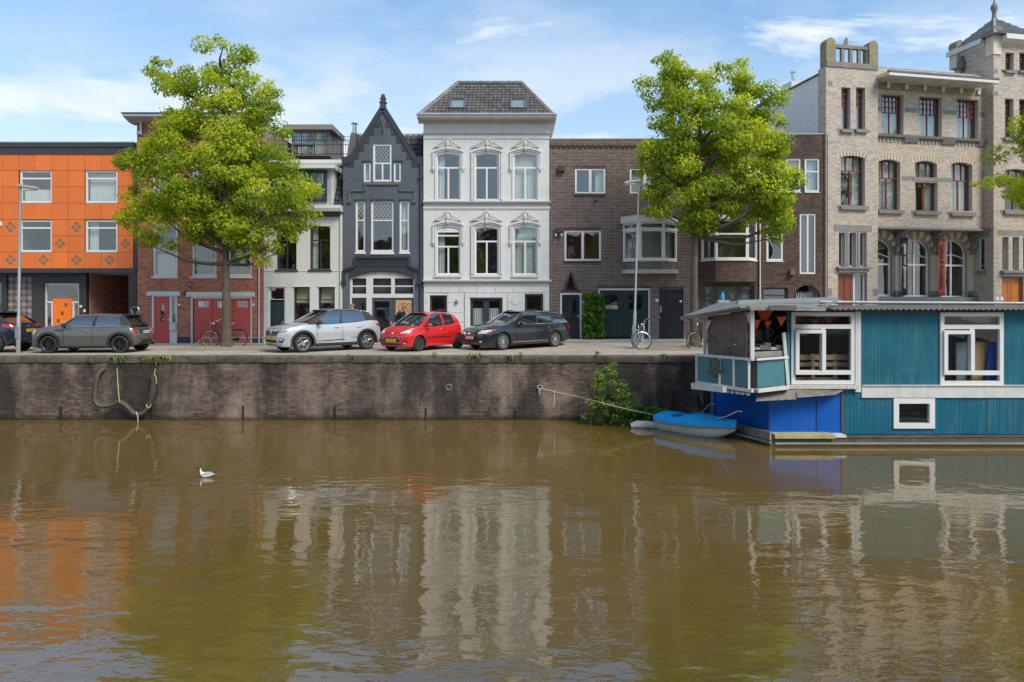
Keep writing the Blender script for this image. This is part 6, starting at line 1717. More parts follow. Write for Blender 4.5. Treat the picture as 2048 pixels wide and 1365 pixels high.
def arch(c, m=None, wide=.085):
    r = c.sp['r']; hw = c.sp['W'] / 2
    for x in c.sp['ax']:
        for s_ in (-1, 1):
            n = 20; rows = []
            for k in range(n + 1):
                t = math.pi * (-.08 + 1.16 * k / n); q = []
                for rr, o in ((r * 1.15, -.05), (r * 1.15, .012), (r * 1.15 + wide, .012), (r * 1.15 + wide + .005, -.05)):
                    px_, pz_ = x + rr * math.cos(t), max(.13, r + .01 + rr * math.sin(t))
                    h = c.bvh.ray_cast(Vector((min(max(px_, .05), c.sp['L'] - .05), s_ * 4, max(pz_, .3))), Vector((0, -s_, 0)))
                    yy = abs(h[0].y) if h[0] is not None else hw
                    q.append((px_, s_ * (yy + o), pz_))
                rows.append(q)
            mb = MB(); mb.grid(rows); mb.build('wheel_arch_trim', m or CLAD, c.root, smooth=40)
def mirrors(c, x, z, m, y=None, k=1.):
    y = y or c.sp['W'] / 2 - .03
    for s_ in (-1, 1):
        mb = MB(); mb.ball((x + .02, s_ * (y + .13 * k), z + .02), .085, .115 * k, .078, 10); mb.bar((x - .02, s_ * (y - .03), z - .06), (x + .0, s_ * (y + .09), z - .01), .06, .035); mb.build('mirror', m, c.root, smooth=60)
def handles(c, xs, z, m):
    for x in xs:
        h = c.bvh.ray_cast(Vector((x, -4, z)), Vector((0, 1, 0))); y = h[0].y
        mb = MB(); mb.tube([(x - .10, y + .005, z), (x - .08, y - .028, z), (x + .08, y - .028, z + .005), (x + .10, y + .005, z + .005)], .015, 6); mb.build('door_handle', m, c.root, smooth=50)
def number_plate(c, face, z, s, m, width=.50, h=.11, y=0., blue=False):
    x0 = -3 if face == 'f' else 9; dr = Vector((1 if face == 'f' else -1, 0, 0)); hs = [c.bvh.ray_cast(Vector((x0, yy, zz)), dr)[0].x for yy in (y - .2, y, y + .2) for zz in (z - .04, z + .04)]
    x = min(hs) - .022 if face == 'f' else max(hs) + .022
    mb = MB(); mb.box(-.006, .006, -width / 2, width / 2, -h / 2, h / 2); sg = -1 if face == 'f' else 1
    pl = mb.build('number_plate', m, c.root, loc=(x, y, z))
    text('lettering', s, h * .95, INKT, pl, (sg * .0085, 0.012 * (sg), 0), (R(90), 0, R(90) * sg), .0008, width=width * .80)
    if blue:
        mb = MB(); mb.box(-.001, .001, -.022, .022, -h / 2 + .004, h / 2 - .004); mb.build('country_strip', mat('blue_strip', (.02, .05, .30), .5), pl, loc=(sg * .0075, -sg * -.0 + (-(width / 2 - .026) * sg), 0))
def bumper_line(c, x0, x1, z0, z1, m=None, name='sill_trim'):
    for fc in ('l', 'R'): patch(c, name, [(x0, z0), (x1, z0), (x1, z1), (x0, z1)], fc, m or CLAD, .01, sub=8)
GAP = mat('shut_line', (.01, .01, .01), .8)
PL = [(0, .55), (.06, .74), (.18, .88), (.40, .965), (.9, 1.0)]
def plan(L_): return PL + [(L_ * .6, 1.0), (L_ - .7, .975), (L_ - .3, .92), (L_ - .10, .83), (L_, .68)]
# ---- white crossover
W1 = paint('pearl_white_paint', (.46, .465, .47), .2)
sp = dict(L=4.23, W=1.80, ax=(.84, 3.48), r=.342, paint=W1, roofp=paint('black_roof_paint', (.02, .02, .022)), wheel='petal', rim=RIMS, pillar=CLAD,
    top=[(0, .70), (.05, .80), (.2, .90), (.5, .97), (1.15, 1.05), (1.6, 1.04), (3.0, 1.10), (3.6, 1.16), (4.0, 1.13), (4.12, .98), (4.2, .80), (4.23, .72)], bot=[(0, .34), (.12, .22), (.5, .19), (3.6, .20), (4.0, .27), (4.2, .42), (4.23, .48)], plan=plan(4.23),
    belt=[(1.08, 1.02), (1.32, 1.03), (2.30, 1.06), (2.40, 1.07), (3.15, 1.11), (3.42, 1.15), (3.98, 1.13)], roofl=[(1.88, 1.50, .60), (1.98, 1.505, .615), (2.42, 1.55, .62), (2.50, 1.55, .62), (2.98, 1.53, .61), (3.36, 1.50, .60), (3.66, 1.47, .57)], kinds='pgpgpp')
sp['kinds'] = ['p', 'g', 'p', 'g', 'g', 'p']
c = car('parked_car', 'white crossover car with black roof and alloy wheels parked left of the red car', sp, 605, 24.95, 42)
arch(c); bumper_line(c, 1.25, 3.05, .20, .33); side_lines(c, (1.36, 2.40, 3.28), .36, 1.0, GAP); handles(c, (2.18, 3.12), .90, W1); mirrors(c, 1.42, 1.08, CLAD)
strip(c, 'door_trim', [(1.35, .40), (2.4, .43), (3.0, .52)], 'l', CHROME, .028)
patch(c, 'grille', [(-.48, .62), (.48, .62), (.56, .76), (.0, .80), (-.56, .76)], 'f', CLAD)
for zz in (.66, .71): strip(c, 'grille_bar', [(-.5, zz), (0, zz - .015), (.5, zz)], 'f', CHROME, .012, .012)
patch(c, 'badge', [(0, .62), (.055, .72), (0, .82), (-.055, .72)], 'f', CHROME, .03, rings=1)
for s_ in (-1, 1):
    q = [(.48 * s_, .74), (.86 * s_, .80), (.83 * s_, .90), (.60 * s_, .84), (.46 * s_, .80)]; hl = patch(c, 'headlight', q if s_ > 0 else q[::-1], 'f', CLAD, .012); q = [(.56 * s_, .78), (.82 * s_, .82), (.80 * s_, .87), (.6 * s_, .82)]; patch(c, 'lamp_lens', q, 'f', LAMPG, .02, hl)
    q = [(.60 * s_, .40), (.74 * s_, .38), (.78 * s_, .52), (.64 * s_, .55)]; patch(c, 'fog_lamp', q, 'f', CLAD, .012); q = [(.64 * s_, .47), (.73 * s_, .46), (.74 * s_, .51), (.66 * s_, .52)]; patch(c, 'fog_lens', q, 'f', LAMPG, .02)
patch(c, 'lower_grille', [(-.58, .36), (.58, .36), (.46, .47), (-.46, .47)], 'f', CLAD); patch(c, 'skid_plate', [(-.66, .25), (.66, .25), (.70, .33), (-.70, .33)], 'f', GALV, .012)
number_plate(c, 'f', .545, 'G-312-KF', PLATEY)
for s_ in (-1, 1): patch(c, 'tail_light', [(4.0, .90), (4.17, .88), (4.15, 1.02), (3.86, 1.04)], 'l' if s_ < 0 else 'R', REDL)
mb = MB()
for s_ in (-1, 1): mb.tube([(1.9, s_ * .62, 1.50), (2.2, s_ * .63, 1.57), (3.0, s_ * .62, 1.565), (3.7, s_ * .58, 1.46)], .028, 6)
mb.build('roof_rail', CHROME, c.root, smooth=60)
strip(c, 'bonnet_gap', [(-.62, .855), (-.3, .88), (.3, .88), (.62, .855)], 'f', GAP, .010, .003)
# ---- red city car
R1 = paint('bright_red_paint', (.56, .010, .012))
sp = dict(L=3.43, W=1.63, ax=(.70, 3.04), r=.285, paint=R1, wheel='cover', rim=RIMG,
    top=[(0, .56), (.04, .66), (.15, .76), (.40, .87), (.80, .97), (1.2, .93), (2.4, .98), (3.0, 1.05), (3.25, .98), (3.38, .78), (3.43, .62)], bot=[(0, .26), (.10, .17), (.5, .16), (2.9, .17), (3.3, .24), (3.43, .36)], plan=plan(3.43),
    belt=[(.72, .95), (1.00, .95), (2.06, .95), (2.17, .96), (2.78, 1.03), (3.22, 1.0)], roofl=[(1.46, 1.37, .53), (1.58, 1.38, .54), (2.02, 1.43, .555), (2.16, 1.43, .555), (2.74, 1.385, .54), (3.02, 1.34, .50)], kinds=['p', 'g', 'p', 'g', 'p'])
c = car('parked_car', 'small bright red hatchback parked between the white and the black car', sp, 836.5, 25.6, 55)
side_lines(c, (1.06, 2.10), .26, .92, GAP); handles(c, (1.98,), .80, R1); mirrors(c, 1.08, .96, R1); bumper_line(c, 1.1, 2.6, .485, .535, name='side_moulding')
patch(c, 'grille', [(-.36, .36), (.36, .36), (.50, .47), (.50, .55), (-.50, .55), (-.50, .47)], 'f', CLAD); patch(c, 'lower_grille', [(-.52, .24), (.52, .24), (.44, .31), (-.44, .31)], 'f', CLAD)
for zz in (.50,): strip(c, 'grille_bar', [(-.46, zz), (.46, zz)], 'f', GALV, .014, .014)
for s_ in (-1, 1):
    q = [(.40 * s_, .68), (.66 * s_, .70), (.735 * s_, .88), (.66 * s_, .86), (.46 * s_, .74)]; patch(c, 'headlight', q, 'f', LAMPG, .012)
    q = [(.52 * s_, .28), (.66 * s_, .30), (.70 * s_, .42), (.62 * s_, .44)]; fg = patch(c, 'fog_lamp', q, 'f', CLAD, .012); q = [(.58 * s_, .29), (.64 * s_, .30), (.65 * s_, .34), (.59 * s_, .34)]; patch(c, 'fog_lens', q, 'f', LAMPG, .02, fg)
    patch(c, 'tail_light', [(3.12, .80), (3.30, .80), (3.27, 1.02), (3.17, 1.04)], 'l' if s_ < 0 else 'R', REDL)
patch(c, 'badge', [(-.05, .655), (.05, .655), (.04, .72), (-.04, .72)], 'f', CHROME, .014, rings=1)
number_plate(c, 'f', .42, '55-TKR-8', PLATEY, .50)
strip(c, 'bonnet_gap', [(-.60, .60), (-.4, .625), (.4, .625), (.60, .60)], 'f', GAP, .012, .003)
mb = MB(); mb.bar((.78, -.1, 1.0), (1.0, .42, 1.10), .02); mb.bar((.78, .3, 1.0), (.95, -.35, 1.08), .02); mb.build('wiper', CLAD, c.root)
# ---- black estate
B1 = paint('black_metallic_paint', (.012, .014, .018), .2)
sp = dict(L=4.82, W=1.86, ax=(.96, 3.78), r=.33, paint=B1, wheel='eleven', rim=RIMS, pillar=CLAD,
    top=[(0, .60), (.04, .68), (.14, .76), (.5, .87), (1.40, .99), (1.8, .97), (3.6, 1.01), (4.5, 1.03), (4.68, .96), (4.78, .70), (4.82, .60)], bot=[(0, .30), (.12, .19), (.5, .17), (4.2, .19), (4.65, .28), (4.82, .40)], plan=[(0, .52), (.06, .70), (.2, .86), (.5, .96), (1.0, 1.0), (2.9, 1.0), (4.1, .975), (4.5, .93), (4.72, .86), (4.82, .74)],
    belt=[(1.38, .98), (1.72, .97), (2.72, .985), (2.80, .985), (3.62, 1.00), (3.72, 1.005), (4.52, 1.03), (4.68, 1.02)], roofl=[(2.18, 1.43, .60), (2.30, 1.44, .61), (2.86, 1.475, .625), (2.93, 1.475, .625), (3.60, 1.465, .615), (3.66, 1.46, .615), (4.20, 1.41, .59), (4.36, 1.39, .575)], kinds=['p', 'g', 'b', 'g', 'b', 'g', 'p'])
sp['pillar'] = B1
c = car('parked_car', 'black estate car with chrome window trim parked right of the red car', sp, 1004.5, 26.3, 41)
side_lines(c, (1.62, 2.74, 3.62), .28, .94, GAP); handles(c, (2.58, 3.44), .83, B1); mirrors(c, 1.78, 1.02, B1)
strip(c, 'sill_trim', [(1.45, .30), (3.3, .32)], 'l', CHROME, .024); strip(c, 'door_moulding', [(1.55, .56), (3.4, .58)], 'l', B1, .05, .014)
for s_ in (-1, 1):
    mb = MB(); lo_ = [c.col(j, s_)[0] for j in range(1, 7)]; hi_ = [c.col(j, s_)[5] for j in range(1, 7)]; mb.tube([Vector(p) + Vector((0, s_ * .012, 0)) for p in lo_ + hi_[::-1]], .02, 5, True); mb.build('window_trim', CHROME, c.root, smooth=60)
patch(c, 'grille', [(-.32, .56), (.32, .56), (.38, .76), (-.38, .76)], 'f', CHROME, .010); patch(c, 'grille_mesh', [(-.29, .58), (.29, .58), (.345, .74), (-.345, .74)], 'f', CLAD, .018)
for k in range(-4, 5): strip(c, 'grille_bar', [(.065 * k, .585), (.075 * k, .735)], 'f', CHROME, .012, .024)
strip(c, 'grille_diagonal', [(-.28, .59), (.28, .73)], 'f', CHROME, .016, .028); patch(c, 'badge', [(.055 * math.cos(t), .66 + .055 * math.sin(t)) for t in [k * math.pi / 5 for k in range(10)]], 'f', CHROME, .032, rings=1, sub=1)
for s_ in (-1, 1):
    q = [(.47 * s_, .64), (.80 * s_, .66), (.87 * s_, .80), (.56 * s_, .77)]; hl = patch(c, 'headlight', q, 'f', LAMPG, .012); q = [(.77 * s_, .67), (.83 * s_, .69), (.868 * s_, .79), (.80 * s_, .79)]; patch(c, 'indicator', q, 'f', AMB, .018, hl)
    q = [(.52 * s_, .28), (.72 * s_, .30), (.74 * s_, .40), (.56 * s_, .40)]; fg = patch(c, 'fog_lamp', q, 'f', CLAD, .010); q = [(.60 * s_, .31), (.66 * s_, .31), (.66 * s_, .37), (.60 * s_, .37)]; patch(c, 'fog_lens', q, 'f', LAMPG, .02, fg)
    fc = 'l' if s_ < 0 else 'R'; patch(c, 'tail_light', [(4.62, .72), (4.77, .72), (4.66, .98), (4.56, .98)], fc, REDL)
    mb = MB(); mb.hexa([(4.55, s_ * .72, 1.0), (4.70, s_ * .72, 1.0), (4.70, s_ * .66, 1.0), (4.55, s_ * .66, 1.0)], [(4.36, s_ * .60, 1.36), (4.42, s_ * .59, 1.36), (4.42, s_ * .54, 1.36), (4.36, s_ * .55, 1.36)]); mb.build('tail_light', REDL, c.root)
number_plate(c, 'f', .49, 'H AU 1954', PLATEW, .50, blue=True); strip(c, 'lower_grille', [(-.45, .32), (.45, .32)], 'f', CLAD, .08)
mb = MB()
for s_ in (-1, 1): mb.tube([(2.3, s_ * .60, 1.45), (2.5, s_ * .60, 1.515), (4.0, s_ * .58, 1.475), (4.25, s_ * .56, 1.42)], .02, 6)
mb.build('roof_rail', CLAD, c.root, smooth=60)
# ---- grey-green three-door hatch
M1 = paint('grey_green_paint', (.115, .112, .095), .35, .3)
sp = dict(L=3.82, W=1.73, ax=(.76, 3.255), r=.318, paint=M1, roofp=M1, wheel='mini', rim=RIMB, pillar=CLAD,
    top=[(0, .58), (.04, .70), (.14, .82), (.4, .91), (1.1, .98), (1.6, .955), (2.8, .965), (3.5, .985), (3.66, .93), (3.76, .74), (3.82, .60)], bot=[(0, .28), (.1, .18), (.5, .16), (3.2, .17), (3.6, .26), (3.82, .38)], plan=[(0, .56), (.06, .74), (.18, .88), (.45, .97), (.9, 1), (2.8, 1.0), (3.3, .985), (3.6, .94), (3.75, .86), (3.82, .74)],
    belt=[(1.12, .96), (1.34, .955), (2.26, .96), (2.38, .962), (3.10, .98), (3.28, .985), (3.62, .985)], roofl=[(1.58, 1.33, .54), (1.66, 1.34, .55), (2.30, 1.375, .565), (2.40, 1.375, .565), (2.98, 1.355, .56), (3.12, 1.35, .555), (3.34, 1.335, .54)], kinds=['b', 'g', 'b', 'g', 'g', 'b'])
c = car('parked_car', 'grey-green three-door hatchback with black wheels parked beside the left lamp post', sp, 98.5, 24.65, 3)
arch(c); bumper_line(c, 1.15, 2.85, .17, .27); side_lines(c, (1.30, 2.30), .30, .93, GAP); handles(c, (2.08,), .80, CHROME); mirrors(c, 1.36, 1.0, CLAD)
mb = MB(); mb.tube([tuple(Vector(c.col(j, -1)[0]) + Vector((0, -.008, -.01))) for j in range(0, 7)], .013, 5); mb.build('belt_trim', CHROME, c.root, smooth=60)
patch(c, 'side_scuttle', [(.98, .80), (1.20, .80), (1.22, .85), (1.04, .86)], 'l', CLAD)
for s_ in (-1, 1):
    q = [(.66 * s_ + .11 * math.cos(t), .76 + .13 * math.sin(t)) for t in [k * math.pi / 7 for k in range(14)]]; patch(c, 'headlight', q, 'f', LAMPG, .012, sub=1)
    q = [(.52 * s_, .66), (.72 * s_, .66), (.74 * s_, .93), (.58 * s_, .93)]; tl = patch(c, 'tail_light', q, 'r', CHROME, .012); q = [(.54 * s_, .68), (.71 * s_, .68), (.725 * s_, .91), (.60 * s_, .91)]; patch(c, 'lamp_lens', q, 'r', REDL, .022, tl)
    patch(c, 'rear_reflector', [(.42 * s_, .40), (.60 * s_, .40), (.60 * s_, .45), (.42 * s_, .45)], 'r', REDL, .014)
patch(c, 'rear_apron', [(-.74, .30), (.74, .30), (.78, .48), (-.78, .48)], 'r', CLAD, .010); patch(c, 'plate_recess', [(-.36, .68), (.36, .68), (.36, .86), (-.36, .86)], 'r', CLAD, .010)
number_plate(c, 'r', .75, 'M KX 2041', PLATEW, .50, blue=True)
mb = MB(); mb.hexa([(3.20, -.54, 1.375), (3.52, -.50, 1.36), (3.52, .50, 1.36), (3.20, .54, 1.375)], [(3.20, -.54, 1.41), (3.52, -.50, 1.375), (3.52, .50, 1.375), (3.20, .54, 1.41)]); mb.build('roof_spoiler', CLAD, c.root, bevel=.008)
mb = MB(); mb.bar((3.60, -.02, 1.06), (3.66, .34, 1.02), .02); mb.build('rear_wiper', CLAD, c.root)
mb = MB(); mb.tube([(3.20, .25, 1.41), (3.17, .27, 1.50), (3.10, .28, 1.58), (3.16, .28, 1.66), (3.30, .26, 1.67), (3.42, .25, 1.62), (3.44, .25, 1.54), (3.34, .25, 1.43)], .016, 6, False); o = mb.build('bicycle_handlebar', CHROME, None, smooth=60); o.matrix_world = c.root.matrix_basis
tag(o, 'loop of bare metal tube standing up behind the grey-green hatchback roof', 'metal loop')
# ---- dark blue crossover at the edge of the picture
N1 = paint('midnight_blue_paint', (.012, .022, .040), .25)
sp = dict(L=4.38, W=1.80, ax=(.93, 3.57), r=.345, paint=N1, roofp=N1, wheel='star', rim=RIMB, pillar=CLAD,
    top=[(0, .68), (.05, .78), (.2, .88), (.5, .95), (1.15, 1.03), (1.6, 1.03), (2.9, 1.10), (3.7, 1.17), (4.05, 1.12), (4.25, .98), (4.35, .74), (4.38, .66)], bot=[(0, .34), (.12, .22), (.5, .19), (3.7, .21), (4.1, .32), (4.38, .44)], plan=plan(4.38),
    belt=[(1.08, 1.0), (1.32, 1.02), (2.3, 1.05), (2.4, 1.06), (3.1, 1.13), (3.4, 1.17), (4.12, 1.08)], roofl=[(1.85, 1.47, .60), (1.95, 1.48, .615), (2.42, 1.54, .62), (2.5, 1.54, .62), (2.95, 1.52, .61), (3.1, 1.51, .61), (3.50, 1.46, .58)], kinds=['b', 'g', 'b', 'g', 'b', 'b'])
c = car('parked_car', 'dark blue crossover seen from behind with yellow plate at the left edge', sp, -162, 24.7, 2)
arch(c); bumper_line(c, 1.25, 3.05, .20, .32); side_lines(c, (1.36, 2.4), .36, 1.0, GAP)
for s_ in (-1, 1):
    patch(c, 'tail_light', [(3.90, .94), (4.22, .90), (4.22, .99), (3.86, 1.06)], 'l' if s_ < 0 else 'R', REDL); q = [(.42 * s_, .93), (.70 * s_, .95), (.72 * s_, 1.04), (.44 * s_, 1.0)]; patch(c, 'tail_light', q, 'r', REDL)
    patch(c, 'rear_reflector', [(.50 * s_, .46), (.64 * s_, .47), (.64 * s_, .51), (.50 * s_, .50)], 'r', REDL)
patch(c, 'rear_apron', [(-.70, .38), (.70, .38), (.74, .56), (-.74, .56)], 'r', CLAD, .010)
number_plate(c, 'r', .80, 'RJ-478-D', PLATEY, .50)
patch(c, 'badge', [(.06 * math.cos(t), .96 + .045 * math.sin(t)) for t in [k * math.pi / 5 for k in range(10)]], 'r', CHROME, .014, rings=1, sub=1)
mb = MB(); mb.hexa([(3.38, -.58, 1.47), (3.80, -.52, 1.46), (3.80, .52, 1.46), (3.38, .58, 1.47)], [(3.38, -.58, 1.52), (3.80, -.52, 1.48), (3.80, .52, 1.48), (3.38, .58, 1.52)]); mb.build('roof_spoiler', N1, c.root, bevel=.01)
# ------------------------------------------------------------------ trees and plants
LIME = leaf_mat('lime_leaf', [(.13, .20, .016), (.22, .30, .020), (.33, .39, .025), (.44, .46, .035), (.53, .52, .055)], .50)
BARK = mat('lime_bark', (.088, .073, .05), .9, var=.35, scale=7, dirt=.5, dcol=(.05, .045, .03), bmp=.6, bscale=22)
def inpoly(px, py, poly):
    c = False; j = len(poly) - 1
    for i in range(len(poly)):
        (xi, yi), (xj, yj) = poly[i], poly[j]
        if (yi > py) != (yj > py) and px < (xj - xi) * (py - yi) / (yj - yi) + xi: c = not c
        j = i
    return c
def edge_dist(px, py, poly):
    best = 1e9
    for (ax_, ay_), (bx_, by_) in zip(poly, poly[1:] + poly[:1]):
        dx, dy = bx_ - ax_, by_ - ay_; t = max(0, min(1, ((px - ax_) * dx + (py - ay_) * dy) / (dx * dx + dy * dy)))
        best = min(best, math.hypot(px - ax_ - t * dx, py - ay_ - t * dy))
    return best
def leaf_cloud(P, size, tone, up=.25, droop=.35, seed=1, out=None):
    """one folded four-point leaf per point"""
    g = np.random.default_rng(seed); n = len(P)
    nr = g.normal(size=(n, 3)) * .75; nr[:, 2] = np.abs(nr[:, 2]) + up
    if out is not None: nr = nr * .55 + out
    nr /= np.linalg.norm(nr, axis=1)[:, None]
    t = np.cross(nr, g.normal(size=(n, 3))); t /= np.linalg.norm(t, axis=1)[:, None]; b = np.cross(nr, t)
    s = (size * g.uniform(.65, 1.3, n))[:, None]
    a0 = P - t * s * .55; a2 = P + t * s * .55 - np.array([0, 0, 1]) * s * droop; a1 = P + b * s * .42 - nr * s * .10; a3 = P - b * s * .42 - nr * s * .10
    V = np.stack([a0, a1, a2, a3], 1).reshape(-1, 3)
    return quads(V, np.arange(4 * n).reshape(-1, 4), tone, 'leaves')
def crown_clumps(poly, Y, cy, n, seed, deep=.62, maxd=2.7, minsep=10.5):
    """clump centres inside the outline, spread in depth as the outline allows"""
    g = random.Random(seed); xs = [p[0] for p in poly]; ys = [p[1] for p in poly]; out = []; tries = 0
    while len(out) < n and tries < 60000:
        tries += 1
        x, y = g.uniform(min(xs), max(xs)), g.uniform(min(ys), max(ys))
        if not inpoly(x, y, poly): continue
        e = edge_dist(x, y, poly); k = Y / FPX
        if e < 7: continue
        dm = min(maxd, deep * e * k + .15); v = g.uniform(-1, 1); dz = dm * (abs(v) ** .6) * (1 if v > 0 else -1)
        p = Vector((WX(x, Y), Y + dz, WZ(y, Y)))
        # keep the outline as measured: slide along the ray so that depth does not move it in the picture
        if any((p - q[0]).length < minsep * k * 1.2 for q in out): continue
        out.append((p, e, dz))
    return out
def tree(name, label, poly, px_trunk, base_py, Y, seed, n=210, per=250, r0=.19, lean=0., leaf=.103, group='lime trees along the quay', top_py=None, clump=.55):
    base = Vector((WX(px_trunk, Y), Y, gz(WX(px_trunk, Y), Y))); t = thing(name, label, 'tree', base, 0, group)
    g = random.Random(seed); k = Y / FPX
    top = WZ(top_py, Y); ctr = sum(p[0] for p in poly) / len(poly)
    fork = WZ(max(p[1] for p in poly) - 25, Y)
    mb = MB(); H = top - base.z; pts = []; rs = []
    m = 16
    for i in range(m + 1):
        v = i / m; z = H * .93 * v
        pts.append(Vector((lean * v * H + .10 * math.sin(5 * v + seed) * v + (WX(ctr, Y) - base.x) * .35 * v * v, .08 * math.sin(4 * v + 2 * seed) * v, z))); rs.append(r0 * (1.45 - 9 * v if v < .05 else 1.0 - .92 * (v - .05) ** .85 * 1.0 if v < .999 else .05))
    rs = [max(.025, r) for r in rs]; pts[0].z = -.15; rs[0] = r0 * 1.6
    mb.tube(pts, rs, 12)
    # bulges and flanges of the bark at the foot
    for j in range(6):
        a = j * 1.05 + .3; mb.tube([(r0 * .6 * math.cos(a), r0 * .6 * math.sin(a), .45), (r0 * 1.1 * math.cos(a), r0 * 1.1 * math.sin(a), .14), (r0 * 1.9 * math.cos(a), r0 * 1.9 * math.sin(a), -.08)], [.04, .09, .06], 6)
    mb.build('trunk', BARK, t, smooth=70)
    cl = crown_clumps(poly, Y, 0, n, seed)
    P = []; T = []; O = []; lb = MB(); gg = np.random.default_rng(seed)
    zlo = min(c[0].z for c in cl)
    ends = []
    for j, (p, e, dz) in enumerate(cl):
        q = p - base; rad = math.hypot(q.x - pts[8].x, q.y)
        h = max(fork - base.z - .1, q.z - .35 - rad * .55); v = min(.97, h / (H * .93)); i = int(v * m); s_ = pts[i].lerp(pts[min(m, i + 1)], v * m - i)
        mid_ = s_.lerp(q, .5) + Vector((g.uniform(-.25, .25), g.uniform(-.25, .25), -.10 - .08 * rad))
        if j % 7 == 0:
            lb.tube([s_, s_.lerp(mid_, .55) + Vector((0, 0, -.05)), mid_, q + Vector((0, 0, -.08))], [min(.11, .045 + .022 * rad), .06, .04, .014], 5)
        cs = clump * g.uniform(.55, 1.2) * (.66 if e < 18 else 1); nn = int(per * (cs / clump) ** 2)
        X = gg.normal(size=(nn, 3)); X /= np.linalg.norm(X, axis=1)[:, None]; X *= gg.uniform(.15, 1, nn)[:, None] ** .55
        X[:, 2] *= .72; X = X * cs + np.array(q); X[:, 2] -= .10 * ((X[:, 0] - q.x) ** 2 + (X[:, 1] - q.y) ** 2) / cs
        P.append(X); o_ = X - np.array(q); o_ /= np.linalg.norm(o_, axis=1)[:, None]; oc = np.array([q.x - pts[8].x, q.y, 0.25 * rad]); oc /= np.linalg.norm(oc) + .2; O.append(o_ * .55 + oc * .55)
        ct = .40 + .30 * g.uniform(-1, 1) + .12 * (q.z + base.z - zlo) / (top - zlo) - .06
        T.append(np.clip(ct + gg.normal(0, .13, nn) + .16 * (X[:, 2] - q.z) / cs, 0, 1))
    lb.build('limb', BARK, t, smooth=70)
    P = np.concatenate(P); T = np.concatenate(T)
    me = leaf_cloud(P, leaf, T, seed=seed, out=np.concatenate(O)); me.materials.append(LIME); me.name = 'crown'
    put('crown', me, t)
    return t
T1P = [(455, 58), (500, 92), (527, 150), (568, 165), (582, 215), (577, 260), (604, 300), (622, 345), (660, 392), (640, 428), (640, 455), (606, 470), (592, 503), (560, 512), (530, 536), (500, 522), (470, 548), (440, 502), (414, 522), (380, 492), (350, 508), (328, 482), (290, 502), (262, 480), (248, 450), (216, 430), (245, 402), (222, 380), (268, 350), (213, 330), (243, 300), (298, 270), (308, 230), (352, 210), (298, 180), (286, 150), (298, 113), (345, 113), (385, 125), (395, 90), (420, 62)]
T2P = [(1335, 88), (1366, 118), (1390, 150), (1430, 112), (1462, 128), (1490, 103), (1502, 150), (1545, 163), (1604, 188), (1592, 225), (1562, 260), (1577, 280), (1577, 320), (1624, 355), (1602, 385), (1603, 400), (1592, 452), (1560, 492), (1530, 470), (1500, 457), (1470, 440), (1440, 455), (1400, 482), (1370, 472), (1340, 445), (1300, 440), (1278, 418), (1300, 402), (1252, 393), (1290, 370), (1268, 330), (1272, 290), (1290, 270), (1268, 240), (1258, 215), (1290, 200), (1257, 170), (1272, 148), (1310, 155), (1298, 118)]
T3P = [(2100, 120), (2180, 70), (2300, 90), (2390, 200), (2400, 330), (2360, 440), (2260, 470), (2160, 470), (2090, 440), (2048, 424), (1995, 418), (2006, 400), (1943, 374), (1948, 345), (1988, 328), (1978, 300), (2012, 270), (2018, 240), (2030, 205), (2052, 190)]
TY = 27.3
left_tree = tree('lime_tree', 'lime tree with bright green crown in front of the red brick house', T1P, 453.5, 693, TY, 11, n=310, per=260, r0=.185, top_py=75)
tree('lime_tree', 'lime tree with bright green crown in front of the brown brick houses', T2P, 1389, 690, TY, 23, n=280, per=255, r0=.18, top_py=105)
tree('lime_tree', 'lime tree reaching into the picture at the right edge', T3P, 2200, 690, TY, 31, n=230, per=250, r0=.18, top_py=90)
for k, (x, y, rz, sc) in enumerate(((-17, -3.2, 1.2, .95), (-5.5, -3.6, 2.6, .85), (9.5, -3.4, 4.0, .95), (21, -3.3, 5.3, .9))):   # trees on the near bank, seen in the window panes
    t = copy_tree(left_tree); t.location = (x, y, 0); t.rotation_euler.z = rz; t.scale = (sc, sc, sc); t['label'] = 'lime tree on the near bank, ' + ('far left of the camera', 'just left of the camera', 'right of the camera', 'far right of the camera')[k]; t['group'] = 'lime trees on the near bank'
